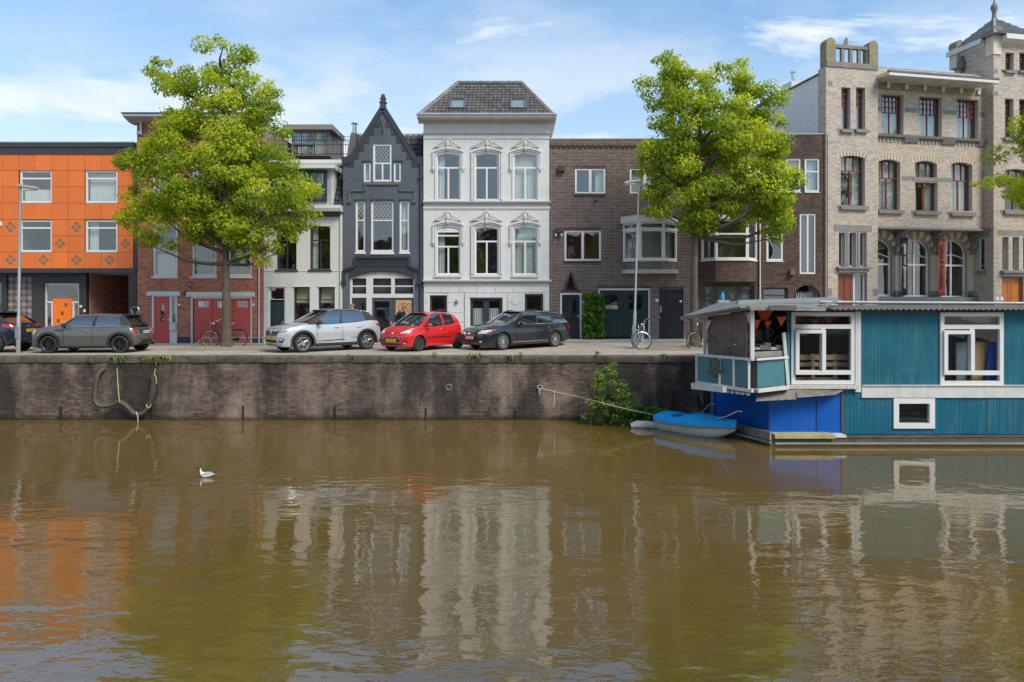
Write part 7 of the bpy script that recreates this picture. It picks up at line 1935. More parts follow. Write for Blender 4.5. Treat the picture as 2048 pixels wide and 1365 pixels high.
# earth mounds at the foot of the trees
for px in (453.5, 1389):
    mb = MB(); X = WX(px, TY); rows = []
    for i in range(9):
        rr = 1.5 * i / 8; rows.append([(X + rr * 1.5 * math.cos(a), TY + rr * math.sin(a), gz(X, TY) + .09 * (1 - (rr / 1.5) ** 2) * (1 + .3 * math.sin(3 * a + i)) + .004) for a in [2 * math.pi * j / 24 for j in range(24)]])
    mb.grid(rows, closed=True); structure(mb.build('earth', mat('sandy_soil', (.25, .21, .16), .95, var=.3, scale=6, dirt=.4, dcol=(.1, .085, .06), bmp=.6, bscale=20), smooth=80))
def shrub(name, label, cat, pts, leaf, m, seed, per, rad, up=.5, stems=None, tones=(.2, .9), parent=None, flat=.8):
    """leaf clumps at world points with stems to them"""
    base = Vector(pts[0]) if stems is None else Vector(stems); t = thing(name, label, cat, base)
    gg = np.random.default_rng(seed); P = []; T = []; mb = MB()
    for p in pts:
        q = np.array(Vector(p) - base); r_ = rad * gg.uniform(.7, 1.2); X = gg.normal(size=(per, 3)); X /= np.linalg.norm(X, axis=1)[:, None]; X *= gg.uniform(.1, 1, per)[:, None] ** .5 * r_; X[:, 2] *= flat
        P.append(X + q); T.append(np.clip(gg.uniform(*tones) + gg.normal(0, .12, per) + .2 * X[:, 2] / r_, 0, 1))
        mb.tube([(0, 0, 0), tuple(q * .5 + np.array([0, 0, .1])), tuple(q)], [.018, .012, .005], 5)
    mb.build('stem', BARK, t, smooth=60)
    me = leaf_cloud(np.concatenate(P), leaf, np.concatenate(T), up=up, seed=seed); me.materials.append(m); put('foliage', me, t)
    return t
IVY = leaf_mat('ivy_leaf', [(.030, .085, .010), (.060, .150, .014), (.11, .22, .02), (.19, .30, .03)], .3)
ALD = leaf_mat('alder_leaf', [(.06, .12, .022), (.11, .20, .035), (.19, .29, .055), (.36, .42, .11)], .35)
FERN = leaf_mat('fern_leaf', [(.06, .09, .012), (.13, .17, .02), (.24, .25, .04), (.36, .34, .07)], .3)
WEED = leaf_mat('weed_leaf', [(.06, .14, .02), (.11, .22, .03), (.18, .29, .05)], .3)
g = random.Random(5)
pts = [WP(g.uniform(1171, 1203), g.uniform(589, 672), YF - .22 - g.uniform(0, .18)) for _ in range(90)]
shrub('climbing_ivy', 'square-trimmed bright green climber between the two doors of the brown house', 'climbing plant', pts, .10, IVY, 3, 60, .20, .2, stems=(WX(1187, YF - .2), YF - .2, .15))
BY = 22.5
bush = [(1212, 735, .10), (1205, 748, .16), (1222, 752, .13), (1198, 765, .2), (1215, 768, .24), (1232, 770, .18), (1190, 772, .14), (1203, 785, .26), (1222, 788, .28), (1243, 785, .2), (1210, 803, .3), (1232, 806, .3), (1250, 803, .24), (1198, 800, .2), (1188, 822, .2), (1258, 790, .2), (1262, 815, .25), (1272, 835, .25), (1200, 838, .2), (1215, 822, .3), (1238, 824, .3), (1256, 824, .24), (1205, 833, .2), (1225, 840, .24), (1246, 843, .22), (1195, 812, .16), (1215, 848, .16)]
pts = []
for px, py, r_ in bush:
    for _ in range(5): pts.append(WP(px + g.gauss(0, 9), py + g.gauss(0, 6), BY + g.uniform(-1, 1) * r_ * 1.8))
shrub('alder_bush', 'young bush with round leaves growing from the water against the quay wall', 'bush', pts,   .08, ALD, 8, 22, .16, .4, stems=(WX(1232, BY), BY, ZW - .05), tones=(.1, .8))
pts = [WP(g.uniform(1255, 1335), 0, g.uniform(22.2, 23.2)) for _ in range(110)]
pts = [Vector((p.x, p.y, ZW + g.uniform(.04, .62) * (1 - .4 * (p.x - WX(1255, 22.7)) / 1.3))) for p in pts]
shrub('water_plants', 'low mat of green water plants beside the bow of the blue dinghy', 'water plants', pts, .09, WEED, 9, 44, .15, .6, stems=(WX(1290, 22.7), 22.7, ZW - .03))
ferns = [(233, 719, 1.5, 'fern tuft on the coping above the left end of the hanging hose'), (287, 718, .9, 'small fern tuft on the coping left of the hose rope'), (312, 720, 1.5, 'fern tuft on the coping above the right end of the hose'), (333, 719, 1.0, 'fern tuft on the coping right of the hose end'), (180, 722, .8, 'withered fern on the coping below the grey-green hatchback'),
         (702, 714, .7, 'sprig of fern on the coping beneath the tail of the white car'), (868, 709, .6, 'tiny weed on the coping below the red car'), (946, 713, 1.3, 'wide fern tuft on the coping below the bonnet of the black car'), (962, 713, 1.0, 'fern tuft beside the wide one below the black car'), (1021, 715, 1.3, 'round fern tuft on the coping below the black car door'), (1040, 710, .7, 'small fern beside the round tuft below the black car'), (1196, 707, .9, 'small leafy weed on the coping left of the second lamp post'), (1330, 712, .8, 'withered weed on the coping near the houseboat')]
for k, (px, py, s_, lb_) in enumerate(ferns):
    b = WP(px, py, YQ - .05); t = thing('fern_tuft', lb_, 'fern', b, 0, 'ferns on the quay coping'); gg = random.Random(k); mb = MB(); V = []; Fq = []; T = []
    for j in range(int(10 + 9 * s_)):
        a = gg.uniform(-3.3, .3); ln = gg.uniform(.09, .22) * s_; wd = .022; d = Vector((math.cos(a), min(-.1, math.sin(a)) * .6, gg.uniform(-.2, .55))); pr = Vector((-d.y, d.x, 0)).normalized() * wd; off = Vector((gg.uniform(-.10, .10) * s_, 0, gg.uniform(-.05, .05)))
        cp = [off, off + d * ln * .5 + Vector((0, 0, .04)), off + d * ln - Vector((0, 0, ln * .45))]
        o = len(V); 
        for q, w_ in zip(cp, (.5, 1, .15)): V += [tuple(q - pr * w_), tuple(q + pr * w_)]
        Fq += [(o, o + 1, o + 3, o + 2), (o + 2, o + 3, o + 5, o + 4)]; tn = gg.uniform(0, .8); T += [tn, tn]
    me = quads(np.array(V), np.array(Fq), np.array(T)); me.materials.append(FERN); put('frond', me, t)
# ------------------------------------------------------------------ houseboat
TEAL = mat('teal_sheet', (.010, .115, .165), .5, var=.14, spec=.25, scale=1.2, dirt=.5, dcol=(.10, .19, .21), streak=.45, bmp=.05)
TEAL2 = mat('blue_teal_sheet', (.008, .118, .185), .48, var=.12, spec=.25, scale=1.2, dirt=.45, dcol=(.11, .20, .24), streak=.5)
TEAL3 = mat('faded_teal_board', (.045, .165, .19), .5, var=.15, dirt=.2, dcol=(.14, .2, .2))
BLUE = mat('royal_blue_board', (.003, .092, .44), .45, spec=.2, var=.10, scale=1.2, dirt=.5, dcol=(.05, .11, .25), streak=.35)
BWH = mat('boat_white', (.58, .58, .57), .45, var=.07, dirt=.5, dcol=(.30, .27, .22), streak=.4)
HULL = mat('mossy_concrete_hull', (.085, .075, .050), .85, var=.35, scale=3, dirt=.6, dcol=(.03, .028, .016), bmp=.4, bscale=15)
TRANS = mat('dirty_corrugated_sheet', (.24, .185, .155), .55, var=.3, scale=2, dirt=.75, dcol=(.085, .062, .05), streak=.7)
GREYB = mat('grey_weathered_board', (.22, .21, .19), .8, var=.25, dirt=.4)
hb = thing('houseboat', 'teal and blue clad houseboat with white windows and a roofed balcony', 'houseboat', (0, 0, 0))
BF = 19.35
def bX(px, Y=BF): return WX(px, Y)
def bZ(py, Y=BF): return WZ(py, Y)
BR = 20.5                                              # right end, outside the picture
c0, c1 = Vector((7.26, BF, 0)), Vector((6.60, 22.7, 0))
XS = bX(1682)
# pontoon
mb = MB(); mb.slab([(6.9, 22.8), (bX(1480, 20.6), 20.6), (bX(1530), 19.0), (BR, 19.0), (BR, 22.8)], ZW - .6, bZ(871)); mb.build('hull', HULL, hb, bevel=.03)
mb = MB(); mb.box(bX(1540), BR, 18.96, 19.02, bZ(884), bZ(880)); mb.build('rubbing_strip', GREYB, hb)
mb = MB(); a, b = Vector((bX(1478, 20.6), 20.5, bZ(856, 20.6))), Vector((bX(1540, 19.0), 18.95, bZ(872, 19.0))); mb.bar(a, b, .05, .24); mb.build('bow_board', GREYB, hb)
mb = MB(); mb.tube([a + Vector((-.3, 0, -.12)), b + Vector((.0, 0, -.18))], .035, 6); mb.build('bow_pipe', GALV, hb)
mb = MB(); mb.box(bX(1538), bX(1656), 18.9, 19.34, bZ(872), bZ(864)); mb.build('foot_plank', mat('mossy_plank', (.36, .33, .17), .8, var=.3, scale=5, dirt=.4), hb, bevel=.015)
mb = MB(); mb.box(bX(1656), bX(1681), 19.0, 19.34, bZ(874), bZ(866)); mb.build('foot_block', BWH, hb, bevel=.01)
# lower hull walls: royal blue bow, teal aft
zl, zu = bZ(867), bZ(778)
mb = MB(); mb.slab([(c1.x, c1.y), (c0.x, c0.y), (XS, BF), (XS, BF + .06), (c0.x + .06, BF + .06), (c1.x + .06, c1.y)], zl, zu)
mb.build('bow_wall', BLUE, hb)
mb = MB()
for px in (1633, 1537.5): mb.box(bX(px) - .012, bX(px) + .012, BF - .012, BF - .001, zl, zu)
mb.build('panel_seam', mat('dark_blue_seam', (.004, .018, .11), .5), hb)
mb = MB(); mb.bar((c1.x - .02, c1.y - .3, zl - .1), (c1.x - .02, c1.y - .3, zu), .06); mb.build('corner_post', GALV, hb)
mb = MB(); mb.box(XS + .004, XS + .05, BF - .03, BF, zl, bZ(782)); mb.build('rusty_edge', mat('rust_edge', (.16, .06, .035), .8), hb)
def sheet(x0, x1, z0, z1, y, m, name, pitch=.076, amp=.007, holes=()):
    """profiled metal sheet with trapezoid ribs, seen as one panel"""
    mb = MB(); n = max(1, int((x1 - x0) / pitch)); xs = []
    for i in range(n):
        a = x0 + (x1 - x0) * i / n; p = (x1 - x0) / n; xs += [(a, 0), (a + p * .45, 0), (a + p * .55, -amp), (a + p * .9, -amp)]
    xs.append((x1, 0)); rows = [[(a, y + d, z) for a, d in xs] for z in (z0, z1)]
    mb.grid(rows); return mb.build(name, m, hb, recalc=False)
# lower aft wall with its small window
wl = (bX(1786), bX(1868), bZ(857), bZ(797))
seams = [XS + .05, bX(1699), bX(1786), bX(1868), bX(1882.5), bX(1972.5), bX(2064), bX(2160), BR]
zb0, zb1 = bZ(869.5), bZ(796)
for a, b in zip(seams, seams[1:]):
    if abs(a - wl[0]) < .01: sheet(a, b, zb0, wl[2], BF, TEAL2, 'hull_panel')
    else: sheet(a + .004, b - .004, zb0, zb1 if a > XS + .1 else bZ(782), BF + random.uniform(-.006, .006), TEAL2, 'hull_panel')
class BO: pass
BOAT = BO(); BOAT.root = hb; BOAT.holes = []; BOAT.rooms = MB()
def bwin(px0, px1, py0, py1, rows, fw=.10, bw=.10, depth=-.05, thick=.12, name='window', **k):
    return window(BOAT, 0, 0, 0, 0, rows, m=WFRAME, fw=fw, bw=bw, d=BF, depth=depth, thick=thick, local=(bX(px0), bX(px1), bZ(py1), bZ(py0)), hole=False, pane_m=GLASSB, name=name, room=k.pop('room', True), **k)
bwin(1785.7, 1868, 796.7, 857, ((1, (1,)),), fw=.15)
mb = MB(); mb.box(XS + .052, bX(1708), BF - .004, BF + .03, bZ(796) + .002, bZ(778)); mb.box(bX(1708), bX(1722), BF - .02, BF + .03, bZ(796) + .002, bZ(784)); mb.build('hull_panel', TEAL2, hb)
# white band
mb = MB(); mb.prof([(BF + .05, bZ(795.5)), (BF - .05, bZ(795.5)), (BF - .05, bZ(773)), (BF - .09, bZ(771.5)), (BF - .09, bZ(770)), (BF + .05, bZ(770))], bX(1722), BR); mb.build('white_band', BWH, hb)
# upper wall panels
zu0, zu1 = bZ(769.5), bZ(622)
for a, b in ((1720, 1789.5), (1790, 1878), (2006, 2095), (2095.5, 2190), (2190.5, 2300)):
    sheet(bX(a), bX(b), zu0, zu1, BF + random.uniform(-.004, .004), TEAL, 'wall_panel', pitch=.085, amp=.004)
mb = MB(); mb.box(bX(1574), bX(1581.5), BF - .01, BF + .06, bZ(768), zu1); mb.build('wall_panel', TEAL, hb)
mb = MB(); mb.box(bX(1708.5), bX(1719.5), BF - .07, BF + .05, bZ(784), zu1); mb.build('post', BWH, hb)
fw_ = bwin(1581.5, 1708.5, 625, 769, ((.14, (1,)), (.70, (.5, .5)), (.10, (1,))), fw=.11, bw=.12)
def casement(px0, px1, py0, py1):
    u0, u1_, z0, z1 = bX(px0), bX(px1), bZ(py1), bZ(py0); mb = MB(); t = .105
    mb.plate([(u0, z0), (u1_, z0), (u1_, z1), (u0, z1)], BF - .11, BF - .052, [[(u0 + t, z0 + t), (u1_ - t, z0 + t), (u1_ - t, z1 - t), (u0 + t, z1 - t)]])
    mb.build('casement', WFRAME, hb)
casement(1588.5, 1648.5, 659.5, 749); 
w2 = bwin(1879, 2005, 625.5, 770, ((.14, (1,)), (.70, (.5, .5)), (.10, (1,))), fw=.11, bw=.12)
casement(1884, 1944.5, 661, 749)
mb = MB(); mb.box(bX(1575), bX(1712), BF - .16, BF + .04, bZ(777), bZ(770)); mb.build('flaking_sill', mat('flaking_paint', (.50, .49, .45), .8, var=.3, scale=12, dirt=.8, dcol=(.08, .07, .06)), hb)
# room behind: floor, back wall, things seen through the panes
mb = MB(); mb.box(7.4, BR, 22.5, 22.6, bZ(869), bZ(618)); mb.box(7.3, 7.4, BF + .3, 22.5, bZ(780), bZ(618)); mb.box(7.4, BR, BF + .1, 22.5, bZ(775) - .06, bZ(775)); mb.box(BR - .1, BR, BF, 22.6, bZ(869), bZ(620)); mb.build('cabin_wall', mat('cabin_wall', (.10, .095, .09), .8, var=.3), hb)
BOAT.rooms = MB()
def inside(name, lab, cat, fn):
    t = thing(name, lab, cat, (0, 0, 0)); fn(t); return t
PAL = mat('pallet_wood', (.32, .22, .15), .8, var=.25, scale=6)
def pallet(t):
    t.location = (bX(1645, 19.75), 19.75, bZ(775) + .0); h = 1.5
    for px in (-.95, -.3, .35, .95): mb = MB(); mb.box(px - .05, px + .05, -.06, .06, 0, .92); mb.build('post', PAL, t)
    for z in (.18, .40, .62, .84):
        mb = MB(); mb.box(-1.0, 1.0, -.085, -.06, z - (.06 if z < .8 else .09), z + .06); mb.build('plank', PAL, t)
inside('wooden_pallet', 'wooden pallet standing inside the left houseboat window', 'pallet', pallet)
def boards(t):
    t.location = (bX(1968, 19.6), 19.6, bZ(775))
    mb = MB(); mb.hexa([(-.34, 0, 0), (.10, 0, 0), (.10, .12, 0), (-.34, .12, 0)], [(-.34, .1, 1.28), (.10, .1, 1.26), (.10, .22, 1.26), (-.34, .22, 1.28)]); mb.build('board', mat('brown_board', (.44, .26, .11), .7, var=.12), t)
    mb = MB(); mb.hexa([(.13, 0, 0), (.31, 0, 0), (.31, .12, 0), (.13, .12, 0)], [(.13, .1, 1.26), (.28, .1, 1.26), (.28, .22, 1.26), (.13, .22, 1.26)]); mb.build('board', mat('brown_board', (.44, .26, .11), .7, var=.12), t)
inside('stored_boards', 'two brown boards leaning inside the right houseboat window', 'boards', boards)
def tarp(t):
    t.location = (bX(1992, 19.5), 19.5, bZ(775)); mb = MB(); mb.hexa([(-.32, 0, 0), (.28, 0, 0), (.28, .18, 0), (-.32, .18, 0)], [(-.10, .05, 1.36), (.20, .05, 1.40), (.20, .16, 1.40), (-.10, .16, 1.36)]); mb.build('sheet', mat('blue_tarpaulin_sheet', (.006, .06, .36), .5), t, bevel=.03)
inside('folded_tarpaulin', 'blue folded sheet leaning inside the right houseboat window', 'blue sheet', tarp)
def box_(t):
    t.location = (bX(1922, 19.75), 19.75, bZ(775)); mb = MB(); mb.box(-.14, .20, 0, .3, 0, 1.25); mb.build('side', mat('grey_cabinet', (.20, .24, .27), .6), t, bevel=.02); mb = MB(); mb.box(-.55, -.17, .1, .3, .0, 1.55); mb.build('door', mat('black_locker', (.012, .013, .016), .5), t)
inside('grey_cabinet', 'grey cabinet behind the casement of the right houseboat window', 'cabinet', box_)
# eaves, corrugated roof edge, gutter rail
mb = MB(); n = 76; x0, x1 = bX(1650), BR; rows = [[], [], [], []]
for i in range(n * 4 + 1):
    x = x0 + (x1 - x0) * i / (n * 4); z = bZ(619) + .025 * math.sin(i * math.pi / 2)
    for k, (y, dz) in enumerate(((BF - .35, 0), (BF - .35, .018), (BF + 3.3, .09), (BF + 3.3, .07))): rows[k].append((x, y, z + dz))
mb.grid([rows[0], rows[1], rows[2]]); mb.build('corrugated_roof', mat('grey_corrugated_sheet', (.21, .20, .185), .6, var=.2, dirt=.4), hb, smooth=50, recalc=False)
mb = MB(); mb.box(bX(1580), BR, BF - .16, BF + .02, bZ(623.5), bZ(619.8)); mb.build('eaves_board', mat('brown_eaves', (.09, .055, .04), .8), hb)
mb = MB(); mb.box(bX(1575), BR, BF + .0, BF + 3.2, bZ(618), bZ(617)); mb.build('ceiling', GREYB, hb)
mb = MB(); yr = BF + .9
mb.tube([(bX(1640, yr), yr, bZ(604.5, yr)), (bX(1760, yr), yr, bZ(605.5, yr)), (BR, yr, bZ(609, yr))], .045, 8)
for px in (1653, 1730, 1879, 1990): mb.bar((bX(px, yr), yr, bZ(604, yr)), (bX(px, yr), yr, bZ(622, yr)), .05)
mb.build('gutter_pipe', GALV, hb, smooth=50)
# ---- balcony at the bow
pA = Vector((5.36, 19.85, 0)); pB = Vector((6.46, 18.35, 0)); pC = Vector((bX(1575, 18.9), 18.9, 0)); pD = Vector((bX(1581), BF, 0))
zf, zr = -.50, .30
def wall_between(p, q, z0, z1, m, name, t=.05, tilt=0.):
    d = (q - p).normalized(); nrm = Vector((-d.y, d.x, 0)) * t; mb = MB()
    mb.hexa([(p.x, p.y, z0), (q.x, q.y, z0 + tilt), (q.x + nrm.x, q.y + nrm.y, z0 + tilt), (p.x + nrm.x, p.y + nrm.y, z0)], [(p.x, p.y, z1), (q.x, q.y, z1 + tilt * .5), (q.x + nrm.x, q.y + nrm.y, z1 + tilt * .5), (p.x + nrm.x, p.y + nrm.y, z1)])
    return mb.build(name, m, hb)
pE = Vector((6.75, 22.6, 0))
mb = MB(); mb.slab([(pA.x, pA.y), (pB.x, pB.y), (pC.x, pC.y), (pD.x, pD.y), (7.4, 21.5), (6.2, 21.8)], zf - .12, zf); mb.build('balcony_floor', GREYB, hb)
L3 = [pA.lerp(pB, v) for v in (0, .43, .68, .94)]
for k in range(3):
    wall_between(L3[k] + (pB - pA) * .015, L3[k + 1] - (pB - pA) * .015, zf + .02, zr - .04, TEAL3, 'balustrade_panel')
mb = MB()
for p in L3: mb.bar((p.x, p.y - .02, zf - .05), (p.x, p.y - .02, zr), .055)
mb.bar((pA.x, pA.y - .02, zr), (pB.x, pB.y - .02, zr - .02), .07); mb.bar((pB.x + .1, pB.y - .02, zr - .02), (pC.x, pC.y - .03, zr), .06); mb.bar((pA.x, pA.y - .02, zf), (pB.x, pB.y - .02, zf - .06), .09); mb.build('balustrade_rail', BWH, hb)
wall_between(pB - (pB - pA) * .05, pB + (pC - pB) * .13, zf - .08, zr - .02, BLACK, 'corner_panel', .06)
wall_between(pB + (pC - pB) * .14, pC, zf + .02, zr - .04, TEAL3, 'balustrade_panel')
mb = MB(); mb.bar((pB.x + .12, pB.y - .03, zf - .06), (pC.x, pC.y - .03, zf - .03), .10); mb.build('floor_edge', BWH, hb)
mb = MB(); mb.bar((pC.x, pC.y - .04, zf - .03), (pC.x - .12, pC.y - .02, .98), .085); mb.build('leaning_post', BWH, hb)
wall_between(pC + Vector((.01, .01, 0)), pD, zf, .98, TEAL, 'return_panel')
zt0 = bZ(617)
mb = MB(); mb.bar((pB.x, pB.y + .02, zr - .05), (pB.x, pB.y + .02, 1.62), .10); mb.build('post', BWH, hb)
pL = Vector((WX(1410, 20.3), 20.3, 0))
mb = MB(); mb.bar((pL.x, pL.y, zr - .75), (pL.x, pL.y, 1.35), .08); mb.build('post', BWH, hb)
for p, s_ in ((pB, -1), (pL, 1)):
    mb = MB(); d = (pL - pB).normalized() * (1 if s_ < 0 else -1); mb.hexa([(p.x, p.y - .03, 1.1 if s_ < 0 else .95), (p.x + .02, p.y + .03, 1.1 if s_ < 0 else .95), (p.x + .02 + d.x * .06, p.y + .03 + d.y * .06, 1.1 if s_ < 0 else .95), (p.x + d.x * .06, p.y - .03 + d.y * .06, 1.1 if s_ < 0 else .95)],
                   [(p.x, p.y - .03, 1.55 if s_ < 0 else 1.3), (p.x + .02, p.y + .03, 1.55 if s_ < 0 else 1.3), (p.x + .02 + d.x * .32, p.y + .03 + d.y * .32, 1.55 if s_ < 0 else 1.3), (p.x + d.x * .32, p.y - .03 + d.y * .32, 1.55 if s_ < 0 else 1.3)]); mb.build('scroll_bracket', BWH, hb, bevel=.02)
# corrugated wind screen on the bow side
q0, q1 = pL + Vector((.08, .0, 0)), pB + Vector((-.06, .16, 0)); n = 22; rows = [[], []]
for i in range(n * 4 + 1):
    p = q0.lerp(q1, i / (n * 4)); o = .03 * math.sin(i * math.pi / 2); nn = Vector((-(q1 - q0).y, (q1 - q0).x, 0)).normalized() * o
    rows[0].append((p.x + nn.x, p.y + nn.y, zr - .02 - .14 * (1 - i / (n * 4)))); rows[1].append((p.x + nn.x, p.y + nn.y, 1.40 + .18 * i / (n * 4)))
mb = MB(); mb.grid(rows); mb.build('wind_screen', TRANS, hb, smooth=50, recalc=False)
mb = MB(); mb.bar((q0.x + .3, q0.y - .35, zr + .16), (q1.x - .35, q1.y - .05, zr + .38), .03); mb.build('loose_stick', GREYB, hb)
wall_between(Vector((pB.x + .06, pB.y + .02, 0)), pC + Vector((-.1, .02, 0)), zr + .03, zr + .18, GREYB, 'window_board', .05)
mb = MB(); mb.box(pB.x + .1, 7.38, 20.4, 20.5, zf, 1.65); mb.build('balcony_back', mat('dark_clutter', (.022, .02, .018), .8, var=.5, scale=5), hb)
mb = MB(); mb.bar((pB.x + .1, 19.6, zr + .55), (7.5, 19.9, zr + .55), .05, .3); mb.bar((pB.x + .2, 19.3, zr + .25), (7.4, 19.5, zr + .25), .04, .2); mb.build('shelf', GREYB, hb)
for k, (px, z, r_) in enumerate(((1518, .62, .16), (1560, .68, .18), (1540, .98, .10))):
    mb = MB(); X = WX(px, 19.1); mb.tube([(X + r_ * math.cos(t), 19.1 + .02 * k, z + r_ * math.sin(t)) for t in [j * math.pi / 8 for j in range(16)]], .028, 6, True); mb.build('hung_hoop', BLACK, hb, smooth=60)
for k in range(5):
    mb = MB(); X = WX(1516 + 11 * k, 18.9); mb.box(X - .08, X + .07, 18.95, 19.1, zr + .2, zr + .2 + .07 + .06 * (k % 3)); mb.build('stored_tin', (BWH, GREYB, STEEL)[k % 3], hb)
# roof of the balcony
ZR = mat('worn_roof_sheet', (.20, .20, .195), .55, var=.2, dirt=.45, dcol=(.16, .15, .13))
rz = 1.66
def P3(px, py, Y): return tuple(WP(px, py, Y))
mb = MB(); A, B, C_, D_ = P3(1362, 634, 20.6), P3(1480, 613, 18.1), P3(1652, 616, 18.5), P3(1664, 600, 22.6); E_ = P3(1440, 604, 22.6)
for top, bot in (((A, B, C_, D_, E_), .05),):
    mb.add([*top, *[(x, y, z - bot) for x, y, z in top]], [(0, 1, 4), (1, 2, 3, 4), (5, 9, 6), (6, 9, 8, 7), (0, 5, 6, 1), (1, 6, 7, 2), (2, 7, 8, 3), (3, 8, 9, 4), (4, 9, 5, 0)])
mb.build('balcony_roof', ZR, hb)
mb = MB(); mb.bar(P3(1475, 605, 19.6), P3(1676, 598.5, 20.4), .07, .12); mb.bar(P3(1420, 622, 20.3), P3(1490, 604, 19.8), .07, .1); mb.build('gutter', GALV, hb)
mb = MB(); mb.bar(P3(1538, 616, 18.02), P3(1592, 616, 18.2), .05, .13); mb.build('eaves_patch', mat('dark_metal', (.09, .09, .09), .5), hb)
mb = MB(); mb.bar(P3(1362, 637, 20.55), P3(1500, 616, 18.05), .06, .10); mb.bar(P3(1500, 617, 18.05), P3(1650, 619, 18.45), .06, .10); mb.build('roof_edge_board', GREYB, hb)
mb = MB(); mb.bar(P3(1640, 612, 18.9), P3(1680, 602, 20.6), .08, .05); mb.bar(P3(1650, 614, 18.7), P3(1668, 604, 19.4), .05, .04); mb.build('roof_strut', ZR, hb)
# flap sheets under the balcony, underside clutter
mb = MB(); mb.hexa([P3(1512, 803, 18.45), P3(1593, 799, 18.9), P3(1591, 783, 19.2), P3(1514, 782, 18.9)], [P3(1512, 800, 18.5), P3(1592, 796, 18.95), P3(1590, 780, 19.2), P3(1513, 779, 18.9)]); mb.build('hanging_flap', mat('tarred_sheet', (.16, .15, .13), .6, var=.35, scale=4, dirt=.5), hb)
mb = MB(); mb.hexa([P3(1594, 796, 18.9), P3(1671, 790, 19.0), P3(1690, 780, 19.3), P3(1590, 782, 19.2)], [P3(1594, 793, 18.95), P3(1671, 787, 19.05), P3(1690, 777, 19.3), P3(1590, 779, 19.2)]); mb.build('hanging_flap', MATS['tarred_sheet'], hb)
mb = MB(); mb.bar(P3(1386, 772, 19.9), P3(1450, 779, 18.9), .16, .17); mb.build('floor_beam', BWH, hb)
mb = MB()
for k in range(6): p = pA.lerp(pB, .45 + .09 * k); mb.ball((p.x + .06, p.y + .03, zf - .17), .07, .07, .05, 8)
mb.build('beam_end', BWH, hb)
mb = MB(); 
for px in (1400, 1407): mb.bar(P3(px - 3, 782, 20.0), P3(1406, 810, 21.0), .02)
mb.build('stay', GALV, hb)
mb = MB(); p = pA.lerp(pB, .30); mb.hexa([(p.x - .28, p.y - .32, -.06), (p.x + .22, p.y - .40, -.06), (p.x + .3, p.y - .02, -.08), (p.x - .2, p.y + .05, -.08)], [(p.x - .28, p.y - .32, -.045), (p.x + .22, p.y - .40, -.045), (p.x + .3, p.y - .02, -.065), (p.x - .2, p.y + .05, -.065)]); mb.hexa([(p.x + .1, p.y - .06, -.38), (p.x + .22, p.y - .1, -.38), (p.x + .22, p.y - .04, -.38), (p.x + .1, p.y, -.38)], [(p.x - .24, p.y - .28, -.07), (p.x + .22, p.y - .36, -.07), (p.x + .26, p.y - .04, -.07), (p.x - .2, p.y, -.07)]); mb.build('bracket_shelf', mat('grey_shelf', (.075, .10, .105), .5), hb)
pot = thing('plant_box', 'dark box standing on the small shelf outside the houseboat balcony', 'box', (p.x + .02, p.y - .18, -.045)); mb = MB(); mb.box(-.12, .12, -.1, .1, 0, .26); mb.build('side', mat('dark_box', (.05, .055, .055), .7), pot, bevel=.012)
# orange bunting under the roof
OR = mat('orange_cloth', (.62, .085, .008), .7, var=.12)
bun = thing('bunting', 'string of orange pennants hanging under the balcony roof of the houseboat', 'bunting', (0, 0, 0))
mb = MB(); S0, S1 = Vector(P3(1508, 628, 18.7)), Vector(P3(1700, 634, 19.5))
mb.tube([S0.lerp(S1, t / 8) + Vector((0, 0, -.05 * math.sin(math.pi * t / 4) ** 2)) for t in range(9)], .006, 4); mb.build('string', BLACK, bun)
for px, py, w_, h_, Y in ((1515, 640, .11, .30, 18.9), (1527, 620, .18, .30, 18.75), (1531, 622, .20, .27, 18.8), (1564, 634, .14, .26, 18.8), (1536, 643, .14, .22, 19.3), (1598, 637, .13, .17, 19.75), (1628, 638, .17, .17, 19.75), (1661, 637, .15, .17, 19.75)):
    c = WP(px, py, Y); mb = MB(); a = random.uniform(-.5, .5); mb.slab([(-w_, 0), (w_, 0), (random.uniform(-.05, .05), -h_)], -.004, .004); mb.build('pennant', OR, bun, loc=c, rot=(R(90), 0, a))
mb = MB(); c = WP(1500, 776, 18.3)
# small grey box and blue bottle on the roof
t = thing('roof_box', 'small grey box with white framed opening on the far side of the boat roof', 'box', WP(1448, 621, 22.3)); mb = MB(); mb.plate([(-.19, 0), (.19, 0), (.19, .34), (-.19, .34)], 0, .25, [[(-.10, .0 + .03), (.10, .03), (.10, .25), (-.10, .25)]]); mb.build('side', GALV, t); mb = MB(); mb.plate([(-.13, .01), (.13, .01), (.13, .28), (-.13, .28)], -.02, -.002, [[(-.085, .04), (.085, .04), (.085, .235), (-.085, .235)]]); mb.build('opening_frame', WFRAME, t)
mb = MB(); mb.box(-.1, .1, .2, .24, .03, .25); mb.build('back', BLACK, t)
t = thing('blue_bottle', 'bright blue bottle standing on the small grey roof box', 'bottle', WP(1447, 621, 22.3) + Vector((0, .1, .34))); mb = MB(); mb.lathe([(.055, 0), (.06, .02), (.06, .15), (.035, .19), (.03, .24), (.03, .26)], n=12); mb.build('body', mat('cyan_plastic', (.02, .30, .58), .3), t, smooth=40)
